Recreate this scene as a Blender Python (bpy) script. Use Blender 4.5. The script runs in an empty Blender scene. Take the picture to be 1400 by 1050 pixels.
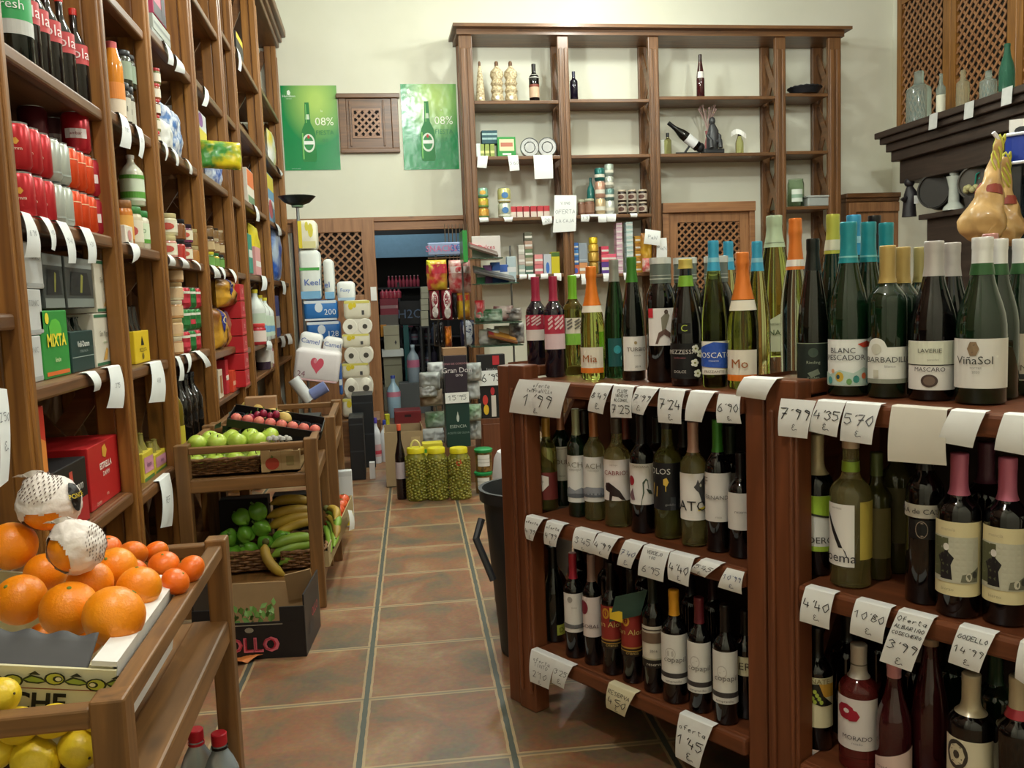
import bpy, bmesh, math, random
from math import sin, cos, pi, radians as R
from mathutils import Vector, Matrix, noise
rnd = random.Random(7)
SC = bpy.context.scene
COL = SC.collection
# ------------------------------------------------------------------ camera
FPX, EYE = 1200.0, 1.27
psi, pit, rol = R(8.52), R(5.71), 0.038
fw = Vector((sin(psi)*cos(pit), cos(psi)*cos(pit), -sin(pit)))
r0 = Vector((cos(psi), -sin(psi), 0.0))
u0 = r0.cross(fw)
rt = r0*cos(rol) - u0*sin(rol)
up = u0*cos(rol) + r0*sin(rol)
CAM = Vector((0, 0, EYE))
HV = Vector((sin(psi), cos(psi), 0))
def ray(x, y): return fw + rt*((x-700)/FPX) - up*((y-525)/FPX)
def proj(P):
    d = Vector(P)-CAM; z = d.dot(fw)
    return 700+FPX*d.dot(rt)/z, 525-FPX*d.dot(up)/z, z
def plane(x, y, n, d):
    v = ray(x, y); n = Vector(n)
    return CAM + v*((d-n.dot(CAM))/n.dot(v))
def PZ(x, y, z): return plane(x, y, (0, 0, 1), z)
def PX(x, y, X): return plane(x, y, (1, 0, 0), X)
def PY(x, y, Y): return plane(x, y, (0, 1, 0), Y)
def depth(P): return (Vector(P)-CAM).dot(fw)
def flat_dir(P):
    d = Vector((P[0], P[1], 0)); return d.normalized()
def zat(P, x, y):
    "height at which the upright through P crosses image row y"
    n = flat_dir(P); return plane(x, y, n, n.dot(Vector((P[0], P[1], 0)))).z
def facing(P):
    "z-rotation that turns local -Y towards the viewer standing at the camera"
    return math.atan2(P[1], P[0]) - pi/2
cd = bpy.data.cameras.new('camera'); cam = bpy.data.objects.new('camera', cd); COL.objects.link(cam)
cd.sensor_fit = 'HORIZONTAL'; cd.sensor_width = 36; cd.lens = FPX/1400*36; cd.clip_start = .05; cd.clip_end = 60
M = Matrix((rt, up, -fw)).transposed().to_4x4(); M.translation = CAM
cam.matrix_world = M; SC.camera = cam
# ------------------------------------------------------------------ materials
MATS = {}
def nodes_of(m):
    m.use_nodes = True; nt = m.node_tree; return nt, nt.nodes, nt.links, nt.nodes['Principled BSDF']
def hexc(h):
    f = lambda v: v/12.92 if v <= .04045 else ((v+.055)/1.055)**2.4
    return tuple(f(int(h[i:i+2], 16)/255) for i in (0, 2, 4)) + (1,)
def mat(h, rough=.5, metal=0.0, trans=0.0, ior=1.45, alpha=1.0, coat=0.0, noise_amt=.06, bump=0.0, bscale=60, sheen=0):
    key = (h, rough, metal, trans, ior, alpha, coat, noise_amt, bump, bscale)
    if key in MATS: return MATS[key]
    m = bpy.data.materials.new('surface_'+h); nt, N, L, b = nodes_of(m)
    c = hexc(h)
    b.inputs['Roughness'].default_value = rough; b.inputs['Metallic'].default_value = metal
    b.inputs['Transmission Weight'].default_value = trans; b.inputs['IOR'].default_value = ior
    b.inputs['Alpha'].default_value = alpha; b.inputs['Coat Weight'].default_value = coat
    b.inputs['Base Color'].default_value = c
    if trans == 0 and noise_amt > 0:
        tc = N.new('ShaderNodeTexCoord'); nz = N.new('ShaderNodeTexNoise'); nz.inputs['Scale'].default_value = 18
        nz.inputs['Detail'].default_value = 3
        mx = N.new('ShaderNodeMix'); mx.data_type = 'RGBA'
        mx.inputs[6].default_value = tuple(max(0, v*(1-noise_amt*2)) for v in c[:3])+(1,)
        mx.inputs[7].default_value = tuple(min(1, v*(1+noise_amt*2)) for v in c[:3])+(1,)
        L.new(tc.outputs['Object'], nz.inputs['Vector']); L.new(nz.outputs['Fac'], mx.inputs[0]); L.new(mx.outputs[2], b.inputs['Base Color'])
    if bump:
        tc2 = N.new('ShaderNodeTexCoord'); n2 = N.new('ShaderNodeTexNoise'); n2.inputs['Scale'].default_value = bscale
        bp = N.new('ShaderNodeBump'); bp.inputs['Strength'].default_value = bump; bp.inputs['Distance'].default_value = .004
        L.new(tc2.outputs['Object'], n2.inputs['Vector']); L.new(n2.outputs['Fac'], bp.inputs['Height']); L.new(bp.outputs['Normal'], b.inputs['Normal'])
    MATS[key] = m; return m
def wood(name, c1, c2, axis, rough=.42, coat=.15):
    key = ('wood', name, axis)
    if key in MATS: return MATS[key]
    m = bpy.data.materials.new('wood_'+name+'_'+axis); nt, N, L, b = nodes_of(m)
    tc = N.new('ShaderNodeTexCoord'); mp = N.new('ShaderNodeMapping')
    s = [26, 26, 26]; s['xyz'.index(axis)] = 1.6
    mp.inputs['Scale'].default_value = s
    n1 = N.new('ShaderNodeTexNoise'); n1.inputs['Scale'].default_value = 1.0; n1.inputs['Detail'].default_value = 5; n1.inputs['Distortion'].default_value = 1.1
    vo = N.new('ShaderNodeTexVoronoi'); vo.inputs['Scale'].default_value = 5.5
    mp2 = N.new('ShaderNodeMapping'); s2 = [1, 1, 1]; s2['xyz'.index(axis)] = .45; mp2.inputs['Scale'].default_value = s2
    kr = N.new('ShaderNodeValToRGB'); kr.color_ramp.elements[0].position = .03; kr.color_ramp.elements[0].color = (.25, .25, .25, 1)
    kr.color_ramp.elements[1].position = .11; kr.color_ramp.elements[1].color = (1, 1, 1, 1)
    cr = N.new('ShaderNodeValToRGB'); cr.color_ramp.elements[0].position = .3; cr.color_ramp.elements[1].position = .72
    cr.color_ramp.elements[0].color = hexc(c1); cr.color_ramp.elements[1].color = hexc(c2)
    mx = N.new('ShaderNodeMix'); mx.data_type = 'RGBA'; mx.blend_type = 'MULTIPLY'; mx.inputs[0].default_value = .6
    L.new(tc.outputs['Object'], mp.inputs['Vector']); L.new(mp.outputs[0], n1.inputs['Vector']); L.new(n1.outputs['Fac'], cr.inputs[0])
    L.new(tc.outputs['Object'], mp2.inputs['Vector']); L.new(mp2.outputs[0], vo.inputs['Vector']); L.new(vo.outputs['Distance'], kr.inputs[0])
    L.new(cr.outputs[0], mx.inputs[6]); L.new(kr.outputs[0], mx.inputs[7]); L.new(mx.outputs[2], b.inputs['Base Color'])
    bp = N.new('ShaderNodeBump'); bp.inputs['Strength'].default_value = .12; bp.inputs['Distance'].default_value = .002
    L.new(n1.outputs['Fac'], bp.inputs['Height']); L.new(bp.outputs['Normal'], b.inputs['Normal'])
    b.inputs['Roughness'].default_value = rough; b.inputs['Coat Weight'].default_value = coat; b.inputs['Coat Roughness'].default_value = .25
    MATS[key] = m; return m
def speckle(name, c1, c2, scale=40, rough=.5, hard=.08, bump=.0, c3=None):
    key = ('speckle', name)
    if key in MATS: return MATS[key]
    m = bpy.data.materials.new(name); nt, N, L, b = nodes_of(m)
    tc = N.new('ShaderNodeTexCoord'); nz = N.new('ShaderNodeTexNoise'); nz.inputs['Scale'].default_value = scale; nz.inputs['Detail'].default_value = 4
    cr = N.new('ShaderNodeValToRGB'); cr.color_ramp.elements[0].position = .5-hard; cr.color_ramp.elements[1].position = .5+hard
    cr.color_ramp.elements[0].color = hexc(c1); cr.color_ramp.elements[1].color = hexc(c2)
    if c3:
        e = cr.color_ramp.elements.new(min(.98, .5+hard*2.2)); e.color = hexc(c3)
    L.new(tc.outputs['Object'], nz.inputs['Vector']); L.new(nz.outputs['Fac'], cr.inputs[0]); L.new(cr.outputs[0], b.inputs['Base Color'])
    b.inputs['Roughness'].default_value = rough
    if bump:
        bp = N.new('ShaderNodeBump'); bp.inputs['Strength'].default_value = bump; bp.inputs['Distance'].default_value = .004
        L.new(nz.outputs['Fac'], bp.inputs['Height']); L.new(bp.outputs['Normal'], b.inputs['Normal'])
    MATS[key] = m; return m
def glass(h, rough=.02, ior=1.33):
    return mat(h, rough=rough, trans=1.0, ior=ior, noise_amt=0)
HONEY = {a: wood('honey', '6e451b', '9e6b2f', a) for a in 'xyz'}
BROWN = {a: wood('brown', '583a20', '7f5530', a) for a in 'xyz'}
STALL = {a: wood('stall', '5e401e', '8d6335', a, .5, .03) for a in 'xyz'}
RED = {a: wood('reddish', '5a301a', '7a4528', a) for a in 'xyz'}
DARK = {a: wood('dark', '2c211b', '41332a', a, rough=.55) for a in 'xyz'}
PALE = {a: wood('pale', '83593a', 'a5754d', a) for a in 'xyz'}
PAPER = mat('e9edec', .75, noise_amt=.02)
CREAMP = mat('e3dcc0', .75, noise_amt=.03)
INK = mat('20242c', .6, noise_amt=0); INKB = mat('2b4378', .6, noise_amt=0); INKL = mat('5b6068', .6, noise_amt=0)
WHITE = mat('eceae4', .55, noise_amt=.02)
BLACK = mat('0c0c0e', .35)
# ------------------------------------------------------------------ mesh building
class MB:
    def __init__(s): s.v = []; s.f = []; s.mi = []; s.cur = 0
    def add(s, vs, fs, mi=None):
        o = len(s.v); s.v += [tuple(p) for p in vs]
        for f in fs: s.f.append([o+i for i in f]); s.mi.append(s.cur if mi is None else mi)
        return s
    def box(s, x0, x1, y0, y1, z0, z1, mi=None, M=None):
        vs = [Vector((x, y, z)) for z in (z0, z1) for y in (y0, y1) for x in (x0, x1)]
        if M is not None: vs = [M @ p for p in vs]
        return s.add(vs, [(0, 2, 3, 1), (4, 5, 7, 6), (0, 1, 5, 4), (1, 3, 7, 5), (3, 2, 6, 7), (2, 0, 4, 6)], mi)
    def bar(s, a, b, w, h, mi=None, upv=(0, 0, 1)):
        "rectangular bar from a to b, w across, h along upv"
        a, b = Vector(a), Vector(b); d = (b-a).normalized(); u = Vector(upv)
        sd = d.cross(u).normalized(); u = sd.cross(d).normalized()
        vs = []
        for p in (a, b):
            for i, j in ((-1, -1), (1, -1), (1, 1), (-1, 1)): vs.append(p+sd*(w/2*i)+u*(h/2*j))
        return s.add(vs, [(3, 2, 1, 0), (4, 5, 6, 7), (0, 1, 5, 4), (1, 2, 6, 5), (2, 3, 7, 6), (3, 0, 4, 7)], mi)
    def lathe(s, prof, seg=24, c=(0, 0, 0), mi=None, M=None):
        vs, fs = [], []
        rings = []
        for r, z in prof:
            if r <= 1e-6: rings.append([len(vs)]); vs.append(Vector((c[0], c[1], c[2]+z)))
            else:
                rings.append(list(range(len(vs), len(vs)+seg)))
                for k in range(seg):
                    a = 2*pi*k/seg; vs.append(Vector((c[0]+r*cos(a), c[1]+r*sin(a), c[2]+z)))
        for A, B in zip(rings, rings[1:]):
            for k in range(seg):
                k2 = (k+1) % seg
                if len(A) == 1 and len(B) == 1: continue
                if len(A) == 1: fs.append((A[0], B[k2], B[k]))
                elif len(B) == 1: fs.append((A[k], A[k2], B[0]))
                else: fs.append((A[k], A[k2], B[k2], B[k]))
        if M is not None: vs = [M @ p for p in vs]
        return s.add(vs, fs, mi)
    def sphere(s, c, r, sc=(1, 1, 1), seg=20, rings=12, mi=None, fn=None, M=None):
        prof = []
        vs, fs = [], []
        for i in range(rings+1):
            t = pi*i/rings
            for k in range(seg):
                a = 2*pi*k/seg
                p = Vector((sin(t)*cos(a), sin(t)*sin(a), -cos(t)))
                q = fn(p) if fn else 1.0
                p = Vector((p.x*sc[0], p.y*sc[1], p.z*sc[2]))*(r*q)
                if M is not None: p = M @ p
                vs.append(p+Vector(c))
        for i in range(rings):
            for k in range(seg):
                k2 = (k+1) % seg
                fs.append((i*seg+k, i*seg+k2, (i+1)*seg+k2, (i+1)*seg+k))
        return s.add(vs, fs, mi)
    def tube(s, pts, rad, seg=8, mi=None, flat=1.0):
        pts = [Vector(p) for p in pts]; n = len(pts)
        if not isinstance(rad, (list, tuple)): rad = [rad]*n
        vs, fs = [], []
        pu = None
        for i, p in enumerate(pts):
            d = (pts[min(i+1, n-1)]-pts[max(i-1, 0)]).normalized()
            if pu is None:
                pu = d.orthogonal().normalized()
            pu = (pu-d*pu.dot(d)).normalized(); w = d.cross(pu)
            for k in range(seg):
                a = 2*pi*k/seg; vs.append(p+pu*(cos(a)*rad[i])+w*(sin(a)*rad[i]*flat))
        for i in range(n-1):
            for k in range(seg):
                k2 = (k+1) % seg; fs.append((i*seg+k, i*seg+k2, (i+1)*seg+k2, (i+1)*seg+k))
        fs.append(tuple(reversed(range(seg)))); fs.append(tuple(range((n-1)*seg, n*seg)))
        return s.add(vs, fs, mi)
    def grid(s, fn, nu, nv, mi=None):
        vs = [fn(i/nu, j/nv) for j in range(nv+1) for i in range(nu+1)]
        fs = [(j*(nu+1)+i, j*(nu+1)+i+1, (j+1)*(nu+1)+i+1, (j+1)*(nu+1)+i) for j in range(nv) for i in range(nu)]
        return s.add(vs, fs, mi)
    def xf(s, M):
        s.v = [tuple(M @ Vector(p)) for p in s.v]; return s
    def build(s, name, mats, parent=None, smooth=None, bevel=0, bseg=2, solid=0):
        me = bpy.data.meshes.new(name); me.from_pydata(s.v, [], s.f); me.update()
        if not isinstance(mats, (list, tuple)): mats = [mats]
        for m in mats: me.materials.append(m)
        if len(mats) > 1: me.polygons.foreach_set('material_index', s.mi)
        if bevel:
            bm = bmesh.new(); bm.from_mesh(me); bmesh.ops.remove_doubles(bm, verts=bm.verts, dist=1e-5)
            es = [e for e in bm.edges if len(e.link_faces) == 2 and e.calc_face_angle(0) > .6]
            bmesh.ops.bevel(bm, geom=es, offset=bevel, segments=bseg, affect='EDGES', profile=.5, clamp_overlap=True)
            bm.to_mesh(me); bm.free()
        if solid:
            bm = bmesh.new(); bm.from_mesh(me); bmesh.ops.solidify(bm, geom=bm.faces[:], thickness=solid); bm.to_mesh(me); bm.free()
        if smooth is not None:
            me.polygons.foreach_set('use_smooth', [True]*len(me.polygons))
            if smooth < 180:
                try: me.set_sharp_from_angle(angle=R(smooth))
                except Exception: pass
        o = bpy.data.objects.new(name, me); COL.objects.link(o)
        if parent is not None: o.parent = parent
        return o
USED = set()
def tag(o, label, cat, group=None):
    o['label'] = label; o['category'] = cat
    if group: o['group'] = group
    return o
def thing(name, label, cat, loc=(0, 0, 0), rz=0, group=None):
    o = bpy.data.objects.new(name, None); COL.objects.link(o); o.location = loc; o.rotation_euler = (0, 0, rz)
    o.empty_display_size = .05
    return tag(o, label, cat, group)
def struct(o): o['kind'] = 'structure'; return o
def at_(loc, rz=0): return Matrix.Translation(Vector(loc)) @ Matrix.Rotation(rz, 4, 'Z')
# ------------------------------------------------------------------ lettering
_tx = {}
def text2d(body, size):
    if body not in _tx:
        cu = bpy.data.curves.new('lettering', 'FONT'); cu.body = body.lstrip('*'); cu.offset = .028 if body[0] == '*' else 0; cu.size = 1; cu.align_x = 'CENTER'; cu.align_y = 'CENTER'; cu.resolution_u = 2
        ob = bpy.data.objects.new('lettering', cu); me = bpy.data.meshes.new_from_object(ob)
        _tx[body] = ([(v.co.x, v.co.y) for v in me.vertices], [tuple(p.vertices) for p in me.polygons])
        bpy.data.objects.remove(ob); bpy.data.curves.remove(cu); bpy.data.meshes.remove(me)
    v, f = _tx[body]
    return [(x*size, y*size) for x, y in v], f
GL = {'0': '20 03 14 36 43 31 20', '1': '04 26 20', '2': '05 26 45 33 10 00 40', '3': '05 26 45 24 42 20 01', '4': '16 02 42/34 30', '5': '46 06 04 34 42 20 01',
 '6': '36 14 01 20 41 33 13', '7': '06 46 10/13 43', '8': '33 15 26 45 14 01 20 42 13', '9': '44 15 26 45 44 30', "'": '26 15', '.': '10 20', ',': '11 00',
 '€': '45 26 14 33 12 20 40/40 61 70', 'A': '00 26 40/12 32', 'B': '00 06 36 34 03 33 41 00', 'C': '46 15 02 20 41', 'D': '00 06 36 43 30 00', 'E': '46 06 00 40/03 33',
 'F': '00 06 46/03 33', 'G': '46 15 02 20 41 43 23', 'H': '00 06/40 46/03 43', 'I': '20 26', 'J': '46 41 20 01', 'K': '00 06/46 03 40', 'L': '06 00 40', 'M': '00 06 23 46 40', 'N': '00 06 40 46',
 'Ñ': '00 05 40 45/16 36', 'O': '20 03 26 43 20', 'P': '00 06 36 44 03', 'Q': '20 03 26 43 20/31 50', 'R': '00 06 36 44 03 40', 'S': '45 26 05 41 20 01', 'T': '06 46/26 20', 'U': '06 01 20 41 46',
 'V': '06 20 46', 'X': '00 46/06 40', 'Y': '06 23 46/23 20', 'Z': '06 46 00 40', 'f': '10 15 36/03 33', 'e': '02 32 23 02 10 31', 'r': '00 03/02 23 33', 't': '15 11 30/04 34', 'a': '33 13 01 20 33 30 40', 'o': '20 02 23 31 20', ' ': ''}
def hand(line):
    "strokes of a handwritten line: list of polylines, letter pitch 5.2, height 6"
    out = []; x = 0
    for ch in line:
        for st in GL.get(ch, GL.get(ch.upper(), '')).split('/'):
            pts = [(x+int(p[0])+rnd.uniform(-.25, .25), int(p[1])+rnd.uniform(-.25, .25)) for p in st.split()]
            if len(pts) > 1: out.append(pts)
        x += 2.4 if ch in "'., " else 5.3
    return out, max(x-1.3, 1)
def ribbon(mb, pts, w, fn):
    "ink stroke of width w along 2-D pts, placed by fn(x, y)"
    P = []
    for a, b in zip(pts, pts[1:]):
        n = 3
        for i in range(n): P.append((a[0]+(b[0]-a[0])*i/n, a[1]+(b[1]-a[1])*i/n))
    P.append(pts[-1])
    vs = []
    for i, p in enumerate(P):
        q0, q1 = P[max(i-1, 0)], P[min(i+1, len(P)-1)]
        dx, dy = q1[0]-q0[0], q1[1]-q0[1]; l = math.hypot(dx, dy) or 1
        vs.append(fn(p[0]-dy/l*w/2, p[1]+dx/l*w/2)); vs.append(fn(p[0]+dy/l*w/2, p[1]-dx/l*w/2))
    mb.add(vs, [(2*i+1, 2*i+3, 2*i+2, 2*i) for i in range(len(P)-1)])
def poly_sub(pts, maxlen):
    "triangulated and subdivided flat polygon, so that it can be wrapped"
    bm = bmesh.new()
    try: f = bm.faces.new([bm.verts.new((x, y, 0)) for x, y in pts])
    except Exception: bm.free(); return [], []
    bmesh.ops.triangulate(bm, faces=bm.faces[:])
    for _ in range(4):
        es = [e for e in bm.edges if e.calc_length() > maxlen]
        if not es: break
        bmesh.ops.subdivide_edges(bm, edges=es, cuts=1); bmesh.ops.triangulate(bm, faces=bm.faces[:])
    bm.verts.index_update()
    v = [(q.co.x, q.co.y) for q in bm.verts]; f = [[q.index for q in g.verts] for g in bm.faces]; bm.free()
    return v, f
def circ(cx, cy, r, n=18, sq=1.0): return [(cx+r*cos(2*pi*k/n), cy+r*sq*sin(2*pi*k/n)) for k in range(n)]
_artm = {}
def decorate(parent, W, Hh, fn, texts=(), bands=(), art=(), lift=.0007, ml=.012, name='lettering'):
    """print on a surface: fn(u, v, lift) -> point, u in metres about the middle, v in metres from the bottom.
    bands (v0, v1, colour); art (polygon in -1..1 x 0..1, colour); texts (string, v 0..1, size 0..1 of height, colour[, u -1..1])"""
    groups = {}
    for i, b in enumerate(bands):
        mb = groups.setdefault((b[2], 'printed_band'), MB())
        u0_, u1_ = (b[3]*W/2, b[4]*W/2) if len(b) > 3 else (-W/2, W/2)
        mb.grid(lambda u, v: fn(u0_+(u1_-u0_)*u, (b[0]+(b[1]-b[0])*v)*Hh, lift*(1+.3*i)), 14, 1)
    for i, (pl, c) in enumerate(art):
        mb = groups.setdefault((c, 'printed_picture'), MB())
        v, f = poly_sub([(x*W/2, y*Hh) for x, y in pl], ml)
        mb.add([fn(x, y, lift*(2.0+.25*i)) for x, y in v], f)
    for t in texts:
        mb = groups.setdefault((t[3], name), MB())
        v, f = text2d(t[0], t[2]*Hh*1.35)
        ux = t[4]*W/2 if len(t) > 4 else 0
        mb.add([fn(x+ux, y+t[1]*Hh, lift*4) for x, y in v], f)
    for (c, nm), mb in groups.items():
        mb.build(nm, mat(c, .5, noise_amt=0), parent)
# world
w = bpy.data.worlds.new('world'); SC.world = w; w.use_nodes = True
w.node_tree.nodes['Background'].inputs[0].default_value = (.75, .85, .95, 1); w.node_tree.nodes['Background'].inputs[1].default_value = .06
SC.view_settings.view_transform = 'Standard'; SC.view_settings.look = 'None'; SC.view_settings.gamma = 1; SC.view_settings.exposure = 0.42
SC.view_settings.use_curve_mapping = False
# ================================================================== room
XL, YB, XR, ZC = -1.30, 9.2, 5.75, 4.4     # left wall, back wall, right wall, ceiling
def floor_material():
    m = bpy.data.materials.new('terracotta_tiles'); nt, N, L, b = nodes_of(m)
    tc = N.new('ShaderNodeTexCoord'); mp = N.new('ShaderNodeMapping'); mp.vector_type = 'POINT'
    mp.inputs['Rotation'].default_value = (0, 0, R(2.27)); L.new(tc.outputs['Object'], mp.inputs['Vector'])
    sp = N.new('ShaderNodeSeparateXYZ'); L.new(mp.outputs[0], sp.inputs[0])
    def mth(op, a, bb=None, clamp=False):
        n = N.new('ShaderNodeMath'); n.operation = op; n.use_clamp = clamp
        for i, q in enumerate((a, bb)):
            if q is None: continue
            if isinstance(q, (int, float)): n.inputs[i].default_value = q
            else: L.new(q, n.inputs[i])
        return n.outputs[0]
    PIT = .4285
    u = mth('DIVIDE', mth('ADD', sp.outputs[0], .208), PIT); v = mth('DIVIDE', mth('ADD', sp.outputs[1], -2.746), PIT)
    wob = N.new('ShaderNodeTexNoise'); wob.inputs['Scale'].default_value = 22; L.new(mp.outputs[0], wob.inputs['Vector'])
    wv = mth('MULTIPLY', mth('SUBTRACT', wob.outputs['Fac'], .5), .014)
    def edge(q):
        fr = mth('FRACT', mth('ADD', q, .5)); return mth('ABSOLUTE', mth('SUBTRACT', fr, .5))   # 0 at joint
    eu = mth('ADD', edge(u), wv); ev = mth('ADD', edge(v), wv)
    gu = mth('LESS_THAN', eu, .019); gv = mth('LESS_THAN', ev, .0115)
    # pale rounded tile rim
    rim = mth('LESS_THAN', mth('MINIMUM', mth('SUBTRACT', eu, .008), ev), .030)
    cell = N.new('ShaderNodeCombineXYZ'); L.new(mth('FLOOR', u), cell.inputs[0]); L.new(mth('FLOOR', v), cell.inputs[1])
    wn = N.new('ShaderNodeTexWhiteNoise'); L.new(cell.outputs[0], wn.inputs['Vector'])
    off = N.new('ShaderNodeVectorMath'); off.operation = 'SCALE'; L.new(wn.outputs['Color'], off.inputs[0]); off.inputs['Scale'].default_value = 7
    ad = N.new('ShaderNodeVectorMath'); L.new(off.outputs[0], ad.inputs[0]); L.new(mp.outputs[0], ad.inputs[1])
    n1 = N.new('ShaderNodeTexNoise'); n1.inputs['Scale'].default_value = 3.6; n1.inputs['Detail'].default_value = 6; n1.inputs['Distortion'].default_value = .8; L.new(ad.outputs[0], n1.inputs['Vector'])
    cr = N.new('ShaderNodeValToRGB'); e = cr.color_ramp.elements
    e[0].position = .3; e[0].color = hexc('5a5244'); e[1].position = .74; e[1].color = hexc('a08360')
    for p, c in ((.42, '705b44'), (.52, '85593d'), (.62, '8c6c4e')):
        q = e.new(p); q.color = hexc(c)
    L.new(n1.outputs['Fac'], cr.inputs[0])
    n2 = N.new('ShaderNodeTexNoise'); n2.inputs['Scale'].default_value = 60; n2.inputs['Detail'].default_value = 4; L.new(mp.outputs[0], n2.inputs['Vector'])
    m0 = N.new('ShaderNodeMix'); m0.data_type = 'RGBA'; m0.blend_type = 'SOFT_LIGHT'; m0.inputs[0].default_value = .5
    L.new(cr.outputs[0], m0.inputs[6]); L.new(n2.outputs['Color'], m0.inputs[7])
    def mixc(fac, a, col, amt=1.0):
        x = N.new('ShaderNodeMix'); x.data_type = 'RGBA'; L.new(mth('MULTIPLY', fac, amt), x.inputs[0]); L.new(a, x.inputs[6]); x.inputs[7].default_value = hexc(col); return x.outputs[2]
    c = mixc(rim, m0.outputs[2], 'b8a27a', .6); c = mixc(gv, c, '7d7058'); c = mixc(gu, c, '4c5048')
    L.new(c, b.inputs['Base Color'])
    hgt = mth('SUBTRACT', 1.0, mth('MAXIMUM', gu, gv)); bp = N.new('ShaderNodeBump'); bp.inputs['Strength'].default_value = .5; bp.inputs['Distance'].default_value = .004
    L.new(mth('ADD', hgt, mth('MULTIPLY', n1.outputs['Fac'], .6)), bp.inputs['Height']); L.new(bp.outputs['Normal'], b.inputs['Normal'])
    b.inputs['Roughness'].default_value = .42
    return m
def plaster(name, h, h2):
    m = bpy.data.materials.new(name); nt, N, L, b = nodes_of(m)
    tc = N.new('ShaderNodeTexCoord'); n1 = N.new('ShaderNodeTexNoise'); n1.inputs['Scale'].default_value = 1.3; n1.inputs['Detail'].default_value = 5
    cr = N.new('ShaderNodeValToRGB'); cr.color_ramp.elements[0].color = hexc(h); cr.color_ramp.elements[1].color = hexc(h2)
    cr.color_ramp.elements[0].position = .35; cr.color_ramp.elements[1].position = .65
    L.new(tc.outputs['Object'], n1.inputs['Vector']); L.new(n1.outputs['Fac'], cr.inputs[0]); L.new(cr.outputs[0], b.inputs['Base Color'])
    n2 = N.new('ShaderNodeTexNoise'); n2.inputs['Scale'].default_value = 90; L.new(tc.outputs['Object'], n2.inputs['Vector'])
    bp = N.new('ShaderNodeBump'); bp.inputs['Strength'].default_value = .08; bp.inputs['Distance'].default_value = .003
    L.new(n2.outputs['Fac'], bp.inputs['Height']); L.new(bp.outputs['Normal'], b.inputs['Normal']); b.inputs['Roughness'].default_value = .85
    return m
WALL = plaster('cream_plaster', 'd9d7c4', 'dfddcc')
struct(MB().box(XL-.1, XR+.1, -1.6, 13.2, -.1, 0).build('floor', floor_material()))
struct(MB().box(XL-.1, XR+.1, -1.6, YB+.15, ZC, ZC+.1).build('ceiling', WALL))
struct(MB().box(XL-.12, XL, -1.6, YB+.15, 0, ZC).build('wall_left', WALL))
struct(MB().box(XR, XR+.12, -1.6, YB+.15, 0, ZC).build('wall_right', WALL))
struct(MB().box(XL, XR, -1.7, -1.6, 0, ZC).build('wall_front', WALL))
# back wall with the doorway
dl, dr = PY(396, 300, YB).x, PY(640, 300, YB).x
dtop = PY(560, 301, YB).z
wb = MB(); wb.box(XL, dl, YB, YB+.15, 0, ZC); wb.box(dr, XR, YB, YB+.15, 0, ZC); wb.box(dl, dr, YB, YB+.15, dtop, ZC)
struct(wb.build('wall_back', WALL))
tr = MB(); tr.box(dl-.06, dr+.06, YB-.05, YB, dtop-.01, dtop+.035); tr.box(dl-.04, dr+.04, YB-.03, YB, dtop-.10, dtop-.01); tr.box(dr-.04, dr+.03, YB-.03, YB, 0, dtop-.1)
struct(tr.build('trim_1', PALE['x'], bevel=.006))
# store room behind the doorway
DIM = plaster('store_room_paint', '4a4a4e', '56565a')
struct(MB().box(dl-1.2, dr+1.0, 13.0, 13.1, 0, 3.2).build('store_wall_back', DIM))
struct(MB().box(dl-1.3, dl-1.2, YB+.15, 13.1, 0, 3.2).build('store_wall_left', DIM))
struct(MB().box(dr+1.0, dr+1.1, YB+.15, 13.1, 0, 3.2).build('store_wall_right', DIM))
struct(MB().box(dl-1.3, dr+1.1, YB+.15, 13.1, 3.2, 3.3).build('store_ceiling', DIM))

def lattice(mb, x0, x1, z0, z1, y, pitch, w=.018, th=.01, mi=None):
    "two layers of diagonal laths clipped to the rectangle, in the x-z plane"
    for sgn in (1, -1):
        off = y-(th/2 if sgn > 0 else -th/2)
        k = x0-(z1-z0) if sgn > 0 else x0
        cx = k
        while cx < x1+(z1-z0):
            # line x = cx + sgn*(z-z0)
            pts = []
            for t in (0, z1-z0):
                pts.append((cx+sgn*t, z0+t))
            (ax, az), (bx, bz) = pts
            if ax > bx: (ax, az), (bx, bz) = (bx, bz), (ax, az)
            if bx > x0 and ax < x1:
                def cl(px):
                    t = (px-ax)/(bx-ax); return (px, az+(bz-az)*t)
                a = (ax, az) if ax >= x0 else cl(x0); b = (bx, bz) if bx <= x1 else cl(x1)
                if math.hypot(b[0]-a[0], b[1]-a[1]) > .02: mb.bar((a[0], off, a[1]), (b[0], off, b[1]), w, th, mi, upv=(0, 1, 0))
            cx += pitch
def lattice_door(name, x0, x1, z0, z1, y, wd, st, lat, rail=None, pitch=.075, back=True, label=None, cat=None):
    t = thing(name, label, cat, (x0, y, z0)); W, Hh = x1-x0, z1-z0
    f = MB(); f.box(0, st, -.02, .02, 0, Hh); f.box(W-st, W, -.02, .02, 0, Hh); f.box(st, W-st, -.02, .02, Hh-st, Hh)
    b0 = lat if lat else st
    f.box(st, W-st, -.02, .02, 0, st)
    if lat: f.box(st, W-st, -.014, .014, st, lat)
    f.build('frame', wd['z'], t, bevel=.005)
    l = MB(); lattice(l, st, W-st, b0, Hh-st, 0, pitch); l.build('lattice', wd['x'], t)
    if back: MB().box(st, W-st, .03, .035, b0, Hh-st).build('backing', mat('2a211b', .9), t)
    return t
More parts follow.
